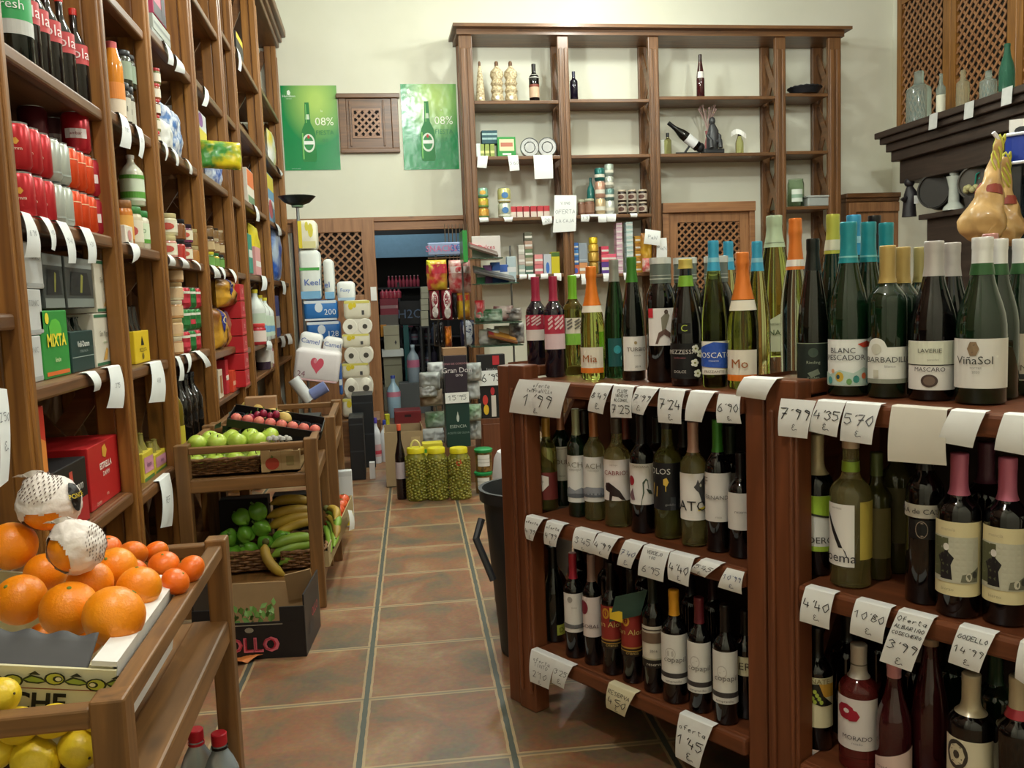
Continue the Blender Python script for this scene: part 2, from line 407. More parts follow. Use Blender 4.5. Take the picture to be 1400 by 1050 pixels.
# sliding door that stands open against the left of the doorway
ax, bx = PY(401, 320, YB-.08).x, PY(512, 320, YB-.08).x
zt = PY(470, 300, YB-.08).z
t = lattice_door('sliding_door', ax, bx, 0.01, zt, YB-.08, PALE, .13, PY(470, 405, YB-.08).z, pitch=.085, label='wooden sliding door with a lattice upper panel beside the store room opening', cat='door')
nw = PY(511, 403, YB-.11)
MB().box(nw.x-.03-ax, nw.x+.03-ax, -.03, -.021, nw.z-.07, nw.z+.07).build('notice', WHITE, t)
# framed lattice vent between the posters
a, b = PY(462, 131, YB), PY(547, 207, YB)
t = thing('wall_vent', 'square wooden framed lattice vent between the two green posters', 'vent', (a.x, YB, b.z)); W, Hh = b.x-a.x, a.z-b.z
f = MB(); f.box(-.02, W+.02, -.05, 0, Hh-.03, Hh+.015); f.box(-.0, W, -.045, 0, -.015, .03); f.box(0, .07, -.03, 0, .03, Hh-.03); f.box(W-.07, W, -.03, 0, .03, Hh-.03); f.box(.07, W-.07, -.018, 0, .03, Hh-.03)
f.box(.1, .12, -.03, -.018, .05, Hh-.05); f.box(W-.16, W-.14, -.03, -.018, .05, Hh-.05)
f.build('frame', BROWN['x'], t, bevel=.005)
l = MB(); cx, cz, hw = W*.46, Hh*.5, .125
l.box(cx-hw-.02, cx+hw+.02, -.03, -.018, cz-hw-.02, cz-hw); l.box(cx-hw-.02, cx+hw+.02, -.03, -.018, cz+hw, cz+hw+.02); l.box(cx-hw-.02, cx-hw, -.03, -.018, cz-hw, cz+hw); l.box(cx+hw, cx+hw+.02, -.03, -.018, cz-hw, cz+hw)
lattice(l, cx-hw, cx+hw, cz-hw, cz+hw, -.03, .07, .02, .008); l.build('lattice', PALE['x'], t)
MB().box(cx-hw, cx+hw, -.021, -.0185, cz-hw, cz+hw).build('backing', mat('1c140f', .9), t)
# beer posters
def poster(x0, y0, x1, y1, label, bub):
    a, b = PY(x0, y0, YB-.004), PY(x1, y1, YB-.004); W, Hh = b.x-a.x, a.z-b.z
    t = thing('beer_poster', label, 'poster', ((a.x+b.x)/2, YB-.006, b.z))
    gm = bpy.data.materials.new('poster_green'); nt, N, L, bs = nodes_of(gm)
    tc = N.new('ShaderNodeTexCoord'); mp = N.new('ShaderNodeMapping'); mp.inputs['Location'].default_value = (-.06, 0, -Hh*.62); mp.inputs['Scale'].default_value = (1, 1, .75)
    gr = N.new('ShaderNodeTexGradient'); gr.gradient_type = 'SPHERICAL'; mp2 = N.new('ShaderNodeMapping'); mp2.inputs['Scale'].default_value = (3.0, 0, 3.0)
    L.new(tc.outputs['Object'], mp.inputs[0]); L.new(mp.outputs[0], mp2.inputs[0]); L.new(mp2.outputs[0], gr.inputs[0])
    cr = N.new('ShaderNodeValToRGB'); cr.color_ramp.elements[0].color = hexc('0f8a4c'); cr.color_ramp.elements[1].color = hexc('b4d66e'); cr.color_ramp.elements[1].position = .85
    L.new(gr.outputs[0], cr.inputs[0]); L.new(cr.outputs[0], bs.inputs['Base Color']); bs.inputs['Roughness'].default_value = .22
    n2 = N.new('ShaderNodeTexNoise'); n2.inputs['Scale'].default_value = 6; bp = N.new('ShaderNodeBump'); bp.inputs['Strength'].default_value = bub; bp.inputs['Distance'].default_value = .02
    L.new(tc.outputs['Object'], n2.inputs[0]); L.new(n2.outputs[0], bp.inputs['Height']); L.new(bp.outputs[0], bs.inputs['Normal'])
    MB().box(-W/2, W/2, 0, .003, 0, Hh).build('sheet', gm, t)
    fn = lambda u, v, l: Vector((u, -l, v))
    B_ = lambda x: (x+.085)*1.9-.10
    bot = [(B_(x), y) for x, y in [(-.20, .10), (.03, .10), (.05, .13), (.05, .42), (.03, .48), (-.03, .56), (-.045, .80), (-.125, .80), (-.14, .56), (-.2, .48), (-.22, .42), (-.22, .13)]]
    decorate(t, W, Hh, fn, texts=[('Heineken', .875, .03, 'e8f2e8', -.72), ('CERVEZA', .845, .012, 'cfe6d4', -.72), ('la', .70, .03, 'e4f0d0', .42), ('08%', .57, .10, 'f0f6e0', .50), ('FIESTA', .44, .055, '1d7a45', .50), ('0,0', .35, .04, '1d7a45', .5), ('premium quality', .02, .012, '9fd0b4', -.6)],
             art=[(bot, '1f7f3a'), (circ(-.10, .32, .22, 24, .5), 'dfe8d8'), (circ(-.10, .32, .17, 24, .5), '2f8a4a'), ([(-.31, .305), (.11, .305), (.11, .345), (-.31, .345)], 'f0f4ee'), (circ(-.10, .395, .05, 5, .5), 'c83a3a'), ([(-.17, .60), (-.03, .60), (-.04, .66), (-.16, .66)], 'cfe0c8'),
                  (circ(-.72, .915, .07, 5, .5), 'e8f2e8'), ([(B_(-.205), .13), (B_(-.18), .13), (B_(-.18), .44), (B_(-.205), .44)], '7fc868'), ([(B_(-.115), .56), (B_(-.10), .56), (B_(-.10), .78), (B_(-.115), .78)], '7fc868')])
poster(383, 117, 466, 232, 'green beer bottle poster left of the lattice vent, flat and bright', .05)
poster(547, 115, 628, 231, 'green beer bottle poster right of the lattice vent, wrinkled and shiny', .35)
# wainscot cabinet on the back wall, right of the shelves
a, b = PY(1152, 266, YB-.05), PY(1237, 330, YB-.05)
t = thing('wall_cupboard', 'brown wooden cupboard against the back wall right of the tall shelves', 'cupboard', (a.x, YB, 0)); W = b.x-a.x
f = MB(); f.box(0, W, -.12, 0, 0, a.z-.08); f.build('carcass', BROWN['z'], t, bevel=.004)
f = MB(); f.box(-.02, W+.03, -.17, 0, a.z-.05, a.z); f.box(-.01, W+.015, -.14, 0, a.z-.09, a.z-.05); f.build('cornice', BROWN['x'], t, bevel=.008)
f = MB(); f.box(.03, .11, -.14, -.12, .1, a.z-.1); f.box(W-.11, W-.03, -.14, -.12, .1, a.z-.1); f.box(.11, W-.11, -.14, -.12, a.z-.2, a.z-.1); f.box(.13, W-.13, -.13, -.12, .2, a.z-.22); f.build('door', PALE['z'], t, bevel=.004)
# ================================================================== tall shelving along the wall on the left
XF = -.85
post_px = [(28, 300), (163, 300), (211, 133), (268.6, 133), (307.7, 133), (324, 133), (357, 133)]
PY_ = [PX(x, y, XF).y for x, y in post_px] + [YB-.03]
SHX = -.872
shelf_px = [[(-60, 430)], [(70, 104), (90, 308), (100, 514), (150, 693)], [(165, 11), (180, 172), (190, 337), (195, 499), (214, 657)], [(228, 68), (240, 211), (252, 355), (255, 484)],
            [(274, 12), (281, 126), (290, 246), (303, 367), (307, 477)], [(312, 60), (316, 165), (320, 270), (326, 372), (329, 478)], [(335, 92), (342, 189), (350, 285), (354, 377), (359, 468)], [(368, 142), (375, 226), (379, 309), (381, 384), (388, 459)]]
LS = [[PX(x, y, SHX).z for x, y in row] for row in shelf_px]
zc = PX(383, 62, -.80).z
t = thing('wall_shelving', 'tall honey wood shelving unit filling the wall with groceries', 'shelves', (XF, PY_[0], 0))
inv = Matrix.Translation((-XF, -PY_[0], 0)); WS, WSI = t, inv
for i, y in enumerate(PY_):
    m = MB(); m.box(XF-.05, XF, y-.06, y, .02, zc+.02)
    m.box(XF-.012, XF+.008, y-.045, y-.015, .1, zc-.1)
    m.box(XF-.115, XF-.05, y-.05, y-.012, .02, zc+.02)
    m.box(-1.29, -1.235, y-.05, y-.012, .02, zc+.02)
    m.xf(inv).build('upright', HONEY['z'], t, bevel=.006)
    zs = [.05]+sorted(LS[min(i+1, 7)])+[zc]
    for z0, z1 in zip(zs, zs[1:]):
        if z1-z0 < .15: continue
        for q0, q1, dy in ((z0+.04, z1-.05, .025), (z1-.05, z0+.04, .04)):
            m = MB(); m.bar((-1.235, y-dy, q0), (XF-.115, y-dy, q1), .07, .016, upv=(0, 1, 0)); m.xf(inv).build('cross_brace', BROWN['x'], t)
for i in range(8):
    ya = PY_[i-1] if i else .6
    yb = PY_[i]-.06
    for z in LS[i]:
        m = MB(); m.box(-1.29, SHX, ya, yb, z-.03, z); m.box(SHX-.03, SHX+.012, ya, yb, z-.042, z-.002)
        m.xf(inv).build('shelf', BROWN['y'], t, bevel=.008)
m = MB()
for k, (dx, z0, z1) in enumerate(((.03, 0, .05), (.06, .05, .10), (.10, .10, .17))): m.box(-1.29, XF+dx, .6, YB-.01, zc+z0, zc+z1)
m.xf(inv).build('cornice', BROWN['y'], t, bevel=.01)
MB().box(-1.297, -1.292, .6, YB-.01, .02, zc).xf(inv).build('back_panel', mat('6d5038', .7), t)
MB().box(-1.29, XF-.06, .6, YB-.1, .02, .10).xf(inv).build('plinth', BROWN['y'], t)
# ================================================================== tall shelves on the back wall
YF = 8.78
bp_px = [(633, 651), (766, 781), (889, 903), (1061, 1075), (1133, 1150)]
BP = [(PY(a, 200, YF).x, PY(b, 200, YF).x) for a, b in bp_px]
ztop = PY(800, 49, YF).z; zct = PY(640, 31, YF-.12).z
bsh_px = [[(700, 137), (700, 213), (700, 297), (700, 376)], [(830, 135), (830, 211), (830, 293), (830, 374)], [(980, 131), (980, 209)], [(1100, 127), (1100, 206), (1100, 282)]]
BS = [[PY(x, y, YF).z for x, y in r] for r in bsh_px]
t = thing('tall_shelving', 'tall brown open shelves with crossed lattice sides on the back wall', 'shelves', (BP[0][0], YF, 0)); inv = Matrix.Translation((-BP[0][0], -YF, 0))
for i, (a, b) in enumerate(BP):
    m = MB(); w_ = b-a
    m.box(a, b, YF, YF+.05, 0, ztop); m.box(a+.012, a+w_*.42, YF-.014, YF, .1, ztop-.12); m.box(a+w_*.58, b-.012, YF-.014, YF, .1, ztop-.12)
    m.box(a+.01, b-.01, YB-.06, YB-.005, 0, ztop)
    m.xf(inv).build('upright', BROWN['z'], t, bevel=.006)
    xm = (a+b)/2
    for z0 in [.1, .65]+[PY(700, yy, YF).z for yy in (376, 297, 213, 137)]:
        z1 = z0+.52
        if z1 > ztop: z1 = ztop-.03
        for dx, q0, q1 in ((-.008, z0+.03, z1), (.008, z1, z0+.03)):
            m = MB(); m.bar((xm+dx, YF+.05, q0), (xm+dx, YB-.06, q1), .085, .014, upv=(1, 0, 0)); m.xf(inv).build('cross_brace', BROWN['y'], t)
for i in range(4):
    for z in BS[i]:
        MB().box(BP[i][1], BP[i+1][0], YF+.005, YB-.005, z-.035, z).xf(inv).build('shelf', BROWN['x'], t, bevel=.006)
m = MB(); xl, xr = BP[0][0], BP[4][1]
m.box(xl-.02, xr+.02, YF-.03, YB-.005, ztop, ztop+.05); m.box(xl-.04, xr+.04, YF-.08, YB-.005, ztop+.05, zct-.03); m.box(xl-.06, xr+.06, YF-.12, YB-.005, zct-.03, zct)
m.xf(inv).build('cornice', BROWN['x'], t, bevel=.012)
# lattice cupboard door set under the third bay
a, b = PY(905, 278, YF+.06), PY(1032, 300, YF+.06)
t = lattice_door('cupboard_door', a.x+.07, b.x-.06, .02, a.z-.1, YF+.1, PALE, .10, PY(960, 420, YF+.06).z, pitch=.075, label='lattice wooden cupboard door behind the wine bottles', cat='door')
m = MB(); m.box(-.07, b.x-a.x-.07, -.07, .0, a.z-.12, a.z-.02); m.box(-.07, -.0, -.05, .0, -.02, a.z-.12); m.box(b.x-a.x-.13, b.x-a.x-.07, -.05, 0, -.02, a.z-.12); m.build('door_frame', PALE['x'], t, bevel=.005)
# ================================================================== wine island (two bays seen)
gx, gy = .352, 2.651
ga = R(31.3); ES = Vector((sin(ga), -cos(ga), 0)); EN = Vector((cos(ga), sin(ga), 0))
GO = Vector((gx, gy, 0)); GM = Matrix(((ES.x, EN.x, 0, gx), (ES.y, EN.y, 0, gy), (0, 0, 1, 0), (0, 0, 0, 1)))
GROT = math.atan2(ES.y, ES.x)
def GW(s, tt, z): return GO+ES*s+EN*tt+Vector((0, 0, z))
def GPX(x, y, tt):
    P = plane(x, y, EN, EN.dot(GO)+tt); d = P-GO
    return d.dot(ES), P.z
GZ = [.206, .617, 1.026]; GD = .40
posts = [(0, .135), (.895, 1.035), (1.93, 2.07)]
t = thing('wine_island', 'reddish brown wooden wine island with three tiers of bottles', 'shelves', GO, GROT)
for a, b in posts:
    m = MB(); m.box(a, a+.052, 0, .05, 0, 1.062); m.box(a+.06, b, -.008, .05, 0, 1.066); m.box(a+.05, a+.062, .012, .05, 0, 1.05)
    m.box(a+.072, a+.085, -.016, -.006, .06, 1.0); m.box(b-.02, b-.008, -.016, -.006, .06, 1.0)
    m.box(a, b, GD-.05, GD, 0, 1.062); m.box(a, b, .05, GD-.05, 1.03, 1.062)
    m.build('upright', RED['z'], t, bevel=.006)
    mid = (a+b)/2
    for z0, z1 in ((.05, .5), (.55, 1.0)):
        for ds, q0, q1 in ((-.01, z0, z1), (.01, z1, z0)):
            m = MB(); m.bar((mid+ds, .05, q0), (mid+ds, GD-.05, q1), .07, .016, upv=(1, 0, 0)); m.build('cross_brace', RED['y'], t)
for (a, b), (c, d) in zip(posts, posts[1:]):
    for z in GZ:
        m = MB(); m.box(b, c, .0, GD, z-.03, z); m.box(b, c, -.012, .03, z-.045, z-.001)
        m.build('shelf', RED['x'], t, bevel=.008)
    MB().box(b, c, GD-.012, GD-.002, .03, 1.0).build('back_panel', mat('2a1a14', .7), t)
# ================================================================== old hood and lattice cupboards on the wall at the right
HX = PX(1195, 183, 5.1)
hx = 5.1; hy = HX.y; hz = HX.z
t = thing('chimney_hood', 'dark wooden chimney hood ledge with a stepped edge high on the wall', 'hood', (XR, hy, hz)); inv = Matrix.Translation((-XR, -hy, -hz))
m = MB(); y0 = 4.2
for dx, z0, z1, dy in ((0, -.06, 0, 0), (.04, -.12, -.06, -.03), (.09, -.2, -.12, -.06), (.13, -.3, -.2, -.09), (.20, -.52, -.3, -.13)):
    m.box(hx+dx, XR-.005, y0, hy+dy, hz+z0, hz+z1)
m.xf(inv).build('ledge', DARK['y'], t, bevel=.008)
m = MB(); m.box(XR-.05, XR-.005, y0, hy-.3, 1.0, hz-.52); m.xf(inv).build('recess_panel', DARK['z'], t)
m = MB(); zl = PX(1300, 287, hx+.2).z; m.box(hx+.2, XR-.06, y0, hy-.45, zl-.05, zl); m.box(hx+.26, XR-.06, y0, hy-.5, 0, zl-.05); m.xf(inv).build('counter', DARK['y'], t, bevel=.006)
for k, y in enumerate((hy-.14, hy-1.9)):
    pass
# lattice cupboard doors above the hood
def lattice_wall(y0, y1, z0, z1, label):
    t = thing('lattice_cupboard', label, 'cupboard', (XR-.01, y0, z0))
    rot = Matrix.Translation((0, 0, 0)) @ Matrix.Rotation(pi/2, 4, 'Z')
    W, Hh = y1-y0, z1-z0
    f = MB(); f.box(0, .12, 0, .05, 0, Hh); f.box(W-.08, W, 0, .05, 0, Hh); f.box(.12, W-.08, 0, .05, 0, .08); f.box(.12, W-.08, 0, .05, Hh-.1, Hh)
    f.xf(rot).build('frame', HONEY['z'], t, bevel=.005)
    l = MB(); lattice(l, .12, W-.08, .08, Hh-.1, .03, .10, .024, .008); l.xf(rot).build('lattice', PALE['y'], t)
    MB().box(.12, W-.08, .004, .008, .08, Hh-.1).xf(rot).build('backing', mat('2c261c', .9), t)
zl0 = hz+.006
yy = [PX(px, 60, XR-.06).y for px in (1226, 1299, 1389)]
lattice_wall(yy[1], min(yy[0], YB-.02), zl0, ZC-.1, 'lattice cupboard in the corner above the hood ledge')
lattice_wall(yy[2], yy[1], zl0, ZC-.1, 'lattice cupboard above the hood ledge, next one out from the corner')
lattice_wall(yy[2]-1.4, yy[2], zl0, ZC-.1, 'lattice cupboard above the hood ledge, cut off by the edge of the view')
# ================================================================== light
def lamp(x, y, z, e, col=(1, .97, .92), r=.09):
    l = bpy.data.lights.new('lamp', 'POINT'); l.shadow_soft_size = r; l.energy = e; l.color = col
    o = bpy.data.objects.new('ceiling_lamp', l); COL.objects.link(o); o.location = (x, y, z); return o
COOL = (.93, 1.0, .94); WARM = (1, .975, .92)
lamp(-.15, .9, 3.5, 75, WARM); lamp(.35, 3.6, 3.6, 80, COOL); lamp(.5, 6.6, 3.75, 85, COOL)
lamp(2.3, 1.9, 3.5, 60, WARM); lamp(3.4, 5.4, 3.9, 90, COOL); lamp(2.2, 7.7, 4.15, 55, COOL)
lamp(dl+1.0, 10.8, 2.9, 26, COOL)
# ================================================================== wine bottles
PROF = {
 'bord': [(.9, 0), (1, .012), (1, .635), (.985, .655), (.93, .678), (.8, .703), (.63, .727), (.48, .752), (.41, .785), (.39, .82), (.385, .95), (.405, .965), (.405, .985), (.36, 1.0), (0, 1.0)],
 'burg': [(.9, 0), (1, .012), (1, .43), (.985, .48), (.92, .545), (.8, .61), (.66, .67), (.53, .73), (.44, .79), (.39, .85), (.38, .95), (.405, .965), (.405, .985), (.36, 1.0), (0, 1.0)],
 'flute': [(.9, 0), (1, .012), (1, .40), (.97, .47), (.88, .56), (.75, .65), (.62, .73), (.51, .80), (.43, .86), (.39, .91), (.385, .95), (.41, .965), (.41, .985), (.38, 1.0), (0, 1.0)],
 'jug': [(.9, 0), (1, .012), (1, .62), (.98, .67), (.9, .72), (.76, .765), (.66, .79), (.65, .80), (.65, .985), (.6, 1.0), (0, 1.0)],
 'cava': [(.9, 0), (1, .012), (1, .42), (.97, .49), (.88, .57), (.74, .65), (.60, .71), (.49, .77), (.42, .83), (.38, .89), (.36, .945), (.42, .95), (.42, .985), (.36, 1.0), (0, 1.0)],
}
def rad_at(kind, f):
    p = PROF[kind]
    for (ra, fa), (rb, fb) in zip(p, p[1:]):
        if fa <= f <= fb: return ra+(rb-ra)*((f-fa)/max(fb-fa, 1e-6))
    return .37
GLASSM = {'dark': mat('0a0f0b', .06, coat=.6, noise_amt=0), 'black': mat('060607', .08, coat=.5, noise_amt=0), 'purple': mat('14101f', .06, coat=.6, noise_amt=0),
          'green': glass('2f5a34'), 'deepgreen': mat('0d2414', .05, coat=.6, noise_amt=0), 'olive': glass('8d9248'), 'clear': glass('dfe2a0'), 'lime': glass('c5d56e'), 'pale': glass('d6dcc8'), 'rose': glass('9a3a34'), 'darkrose': mat('3a1216', .06, coat=.6, noise_amt=0), 'dimolive': mat('3a3a1c', .06, coat=.6, noise_amt=0)}
CAPC = {}
def capm(h):
    return mat(h, .32, metal=.25, noise_amt=.03, coat=.2)
GLASSM['wclear'] = mat('c9c183', .04, trans=.86, ior=1.3, noise_amt=0, coat=.4); GLASSM['wolive'] = mat('8a8a48', .04, trans=.8, ior=1.3, noise_amt=0, coat=.4); GLASSM['rose'] = mat('9a3a36', .04, trans=.75, ior=1.3, noise_amt=0, coat=.4)  # less clear glass, its glow on the dark shelves partly put into the colour
BOTTLES = []
def bottle_parts(t, kind, Rr, H, g, cap, lab, seg=28):
    prof = [(r*Rr, f*H) for r, f in PROF[kind]]
    MB().lathe([(0, 0)]+prof, seg).build('glass_body', GLASSM[g], t, smooth=50)
    if cap:
        c0 = cap[1]; c = cap[0]
        pts = []
        n = 16; TR_ = max(r for r, f in PROF[kind] if f > .95)*1.03
        for i in range(n+1):
            f = c0+(1.0-c0)*i/n
            r = max(rad_at(kind, min(f, .94)), .37)*Rr*1.05
            if kind == 'cava' or (len(cap) > 3 and cap[3] == 'foil'):
                r *= 1.0+.22*max(0, 1-abs(f-.93)/.05)+.012*math.sin(i*9)
            elif f > .935: r = max(r, TR_*Rr)
            if f > .945: r = max(r, TR_*Rr)
            pts.append((r, f*H))
        pts += [(pts[-1][0]*.93, H*1.006), (0, H*1.008)]
        co = MB().lathe([(pts[0][0]*.97, pts[0][1])]+pts, 24).build('capsule', capm(c), t, smooth=60)
        if len(cap) > 2 and cap[2]:
            for f0, f1, cc in cap[2]:
                r = max(rad_at(kind, min(f0, .94)), .37)*Rr*1.085; r2 = max(rad_at(kind, min(f1, .94)), .37)*Rr*1.085
                MB().lathe([(r-.0015, f0*H), (r, f0*H), (r2, f1*H), (r2-.0015, f1*H)], 24).build('capsule_band', capm(cc), co, smooth=40)
    for L_ in lab or ():
        f0, f1, c, ha, rot = L_[:5]
        lim = {'bord': .633, 'jug': .615, 'burg': .43, 'flute': .40, 'cava': .42}[kind]
        if f0 < .36 and f1 > lim: f0, f1 = max(.04, f0-(f1-lim)*.5), lim
        ha = R(ha); rot = R(rot)
        k0, k1 = rad_at(kind, f0)*Rr, rad_at(kind, f1)*Rr
        W = 2*ha*max(k0, k1); Hh = (f1-f0)*H
        def fn(u, v, l, k0=k0, k1=k1, f0=f0, Hh=Hh, rot=rot):
            r = k0+(k1-k0)*(v/Hh)+.0009+l; a = rot+u/max(k0, k1)
            return Vector((r*sin(a), -r*cos(a), f0*H+v))
        opt = L_[5] if len(L_) > 5 else {}
        top = opt.get('top')
        def edge(u, v):
            vv = v*Hh*(top(u*2-1) if top else 1.0)
            return fn((u-.5)*W, vv, 0)
        lo = MB().grid(edge, 20, 4).build('label' if f1 < .7 else 'neck_label', mat(c, .55, noise_amt=.015), t, smooth=60)
        decorate(lo, W, Hh, fn, opt.get('t', ()), opt.get('b', ()), opt.get('a', ()))
def clear_of_posts(C, r):
    d = C-GO; s, t_ = d.dot(ES), d.dot(EN)
    return t_-r > .054 or all(s+r < a-.002 or s-r > b+.002 for a, b in posts)
def wine(label, cx, yb, yt, w, kind, g, cap, lab=(), tt=None, lev=0, group=None, Hfix=None, name='wine_bottle', z=None):
    zs = GZ[lev] if z is None else z
    if tt is None:
        P = PZ(cx, yb, zs); zc_ = depth(P)*1.02; Rr = w*zc_/2400; C = P+flat_dir(P)*Rr*.98
    else:
        s, _ = GPX(cx, 600 if lev == 1 else (430 if lev == 2 else 940), tt); C = GW(s, tt, zs); 
        for _i in range(3):
            px, py, zc_ = proj(C+Vector((0, 0, .15))); s += (cx-px)*zc_/FPX*1.0; C = GW(s, tt, zs)
        Rr = w*zc_/2400
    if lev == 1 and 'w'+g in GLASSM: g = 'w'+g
    C = Vector((C.x, C.y, zs+.0015))
    for _i in range(60):
        if all((Vector((C.x-q.x, C.y-q.y))).length > Rr+r_+.0015 or abs(C.z-q.z) > .3 for q, r_, h_, l_ in BOTTLES) and (z is not None or clear_of_posts(C, Rr)): break
        C += flat_dir(C)*.006
    H = Hfix or min(max(zat(C, cx, yt)-zs, .2), .40)
    t = thing(name, label, 'bottle', C, facing(C), group or 'wine bottles on the island')
    bottle_parts(t, kind, Rr, H, g, cap, lab)
    BOTTLES.append((C, Rr, H, label)); return t
IV, WH = 'e6e0cf', 'e8e6df'
leaf = lambda x, y, r: [(x, y), (x+r, y+r*.7), (x+r*1.6, y+r*.2), (x+r, y-r*.2)]
tree = [([(-.75, .25), (-.55, .25), (-.5, .6), (-.8, .6)], '6b6a62')]
twig = [([(x-.05, y), (x+.3, y+.12), (x+.34, y+.06), (x+.02, y-.05)], '75736c') for x in (-.5, 0, .35) for y in (.62, .75, .87)]
T2 = 2
# --- top row, first bay
wine('dark wine bottle with a red capsule, standing at the outer end of the top row', 736, 514, 380, 28, 'bord', 'purple', ('a52a4a', .76), [(.36, .62, 'b8304a', 70, -25, {'b': [(0, .42, 'e6dcd8')], 'a': [(p, 'e8c9cc') for p, c in twig]})], lev=T2)
wine('dark bottle with a red capsule and a pink square label, second in the top row', 760, 516.5, 379, 28, 'bord', 'purple', ('a52a4a', .76), [(.28, .62, 'b8304a', 70, 5, {'b': [(0, .45, 'dcc3ca')], 'a': [(p, 'e8c9cc') for p, c in twig]})], lev=T2)
wine('bottle with a lime green capsule and a white and green label on the top row', 786, 516, 378, 30, 'bord', 'olive', ('79c030', .77), [(.31, .58, IV, 75, 8, {'b': [(0, .42, '86c34a')], 'a': twig})], lev=T2)
wine('pale sparkling bottle with an orange foil, standing beside the lime green capsule', 812, 520, 366, 33, 'cava', 'lime', ('e07a22', .66), [(.06, .29, IV, 70, -18, {'t': [('Mia', .55, .3, 'a05a20')], 'b': [(0, .2, 'e07a22')]}), (.60, .665, IV, 120, 0)], lev=T2)
wine('dark green bottle with a grey capsule and a small blue picture label', 843, 520, 356.6, 31, 'flute', 'green', ('8f9289', .82), [(.1, .34, '1f5a58', 60, 20, {'a': [(circ(-.2, .6, .3, 12, .5), '3aa0a8'), (circ(.3, .3, .25, 12, .5), '8fc4a8')]})], lev=T2)
wine('dark bottle with a dark green capsule and a plain white label on the top row', 867, 521, 353, 32, 'flute', 'dark', ('3f7f2a', .80), [(.08, .36, WH, 72, 18, {'t': [('TURBIO', .62, .12, '4a4030'), ('rueda', .45, .06, '8a8478'), ('2019', .12, .06, '55503f')], 'a': [(circ(-.1, .82, .1, 8, .5), '9c8a60')]})], lev=T2)
BIGL = [(.30, .60, 'ece8e4', 62, 8, {'a': [([(-.5, .05), (-.3, .35), (.1, .45), (.5, .3), (.55, .05), (.4, .05), (.35, .2), (0, .3), (-.25, .2), (-.35, .05)], '6a4f45'), ([(-.1, .4), (.1, .45), (.35, .8), (.2, .92), (-.15, .75)], '8a8572'), (circ(.15, .9, .12, 10, .5), '5a4a3f'), ([(-.95, .75), (-.62, .75), (-.62, 1.0), (-.95, 1.0)], 'c8303c')]})]
wine('large dark bottle with a wide grey cap and a rider on its label', 906, 524, 354, 41, 'jug', 'black', ('6e7a74', .80, [(.955, 1.004, 'dfe4e0'), (.83, .84, 'c8cfc8'), (.86, .865, 'c8cfc8')]), BIGL, lev=T2)
wine('large dark bottle with a wide grey screw cap, behind the green banded black bottle', 938, 0, 354, 46, 'jug', 'black', ('6e7a74', .80, [(.955, 1.004, 'dfe4e0'), (.83, .84, 'c8cfc8'), (.86, .865, 'c8cfc8')]), BIGL, tt=.20, lev=T2)
wine('large dark bottle with a wide grey screw cap, behind the blue labelled bottle', 980, 0, 352, 46, 'jug', 'black', ('6e7a74', .80, [(.955, 1.004, 'dfe4e0'), (.83, .84, 'c8cfc8'), (.86, .865, 'c8cfc8')]), (), tt=.19, lev=T2)
wine('black sparkling bottle with a lime green neck band and white flowers', 940, 529, 356, 43, 'cava', 'black', ('c9b45a', .93, [(.79, .875, '7fb03a')]), [(.06, .34, '0b0b0d', 85, 0, {'t': [('MEZZESSA', .76, .13, 'c8c4bc', -.25), ('lambrusco', .6, .06, '9a5a60', -.3), ('DOLCE', .2, .08, 'b8b4ac', -.3)], 'a': [p for x, y in ((.35, .85), (.55, .7), (.3, .45), (.4, .15), (.75, .35)) for p in ([(circ(x+.09*cos(a), y+.07*sin(a), .08, 8, .6), 'e8e8dc') for a in (0, 1.26, 2.5, 3.77, 5.03)]+[(circ(x, y, .05, 8, .6), '8a8a40')])]}), (.42, .50, '0b0b0d', 22, -8, {'t': [('C', .5, .7, 'b5c84a')]})], lev=T2)
wine('pale wine bottle with a light blue capsule and a blue and white label', 978, 531, 331, 34, 'flute', 'lime', ('3aa6cf', .80, [(.86, .89, '8fd0e4')]), [(.09, .32, 'ece8dc', 75, -5, {'a': [([(-1, .25), (1, .18), (1, .92), (0, .98), (-1, .80)], '2f57b4')], 't': [('MOSCATO', .58, .17, 'f0f0ec'), ('frizzante', .42, .06, 'd0d8ea'), ('FRIZZANTE', .09, .08, '6a6050')]})], lev=T2)
wine('sparkling bottle with a thick orange foil beside the middle post of the island', 1017, 533, 347, 41, 'cava', 'olive', ('dd7a2e', .66), [(.06, .29, IV, 70, -15, {'t': [('Mo', .55, .3, 'a05a20')], 'b': [(0, .2, 'e07a22')]}), (.58, .655, IV, 120, 0)], lev=T2)
wine('blue capsuled wine bottle behind the thick orange foil', 997, 0, 332, 33, 'flute', 'clear', ('3aa6cf', .80, [(.86, .89, '8fd0e4')]), tt=.21, lev=T2)
wine('blue capsuled wine bottle behind the tall bottle on the post', 1036, 0, 332, 34, 'flute', 'clear', ('3aa6cf', .80, [(.86, .89, '8fd0e4')]), tt=.17, lev=T2)
wine('tall clear wine bottle with a pale green capsule standing on the middle post', 1060, 489, 270, 50, 'flute', 'lime', ('b3c8a8', .78, [(.81, .815, '8a9c84'), (.955, 1.004, 'c4d4ba')]), [(.04, .36, 'c8d2b0', 66, -12, {'t': [('RAYNAL', .42, .13, '3f5a30', -.1), ('edmond bernard', .62, .06, '6a7a58', -.1)], 'top': lambda u: .72+.28*u})], lev=T2, z=1.067)
wine('orange foiled sparkling bottle behind the middle post', 1088, 0, 292, 40, 'cava', 'pale', ('dd7a2e', .70, [(.72, .76, 'e8e4dc')]), tt=.22, lev=T2)
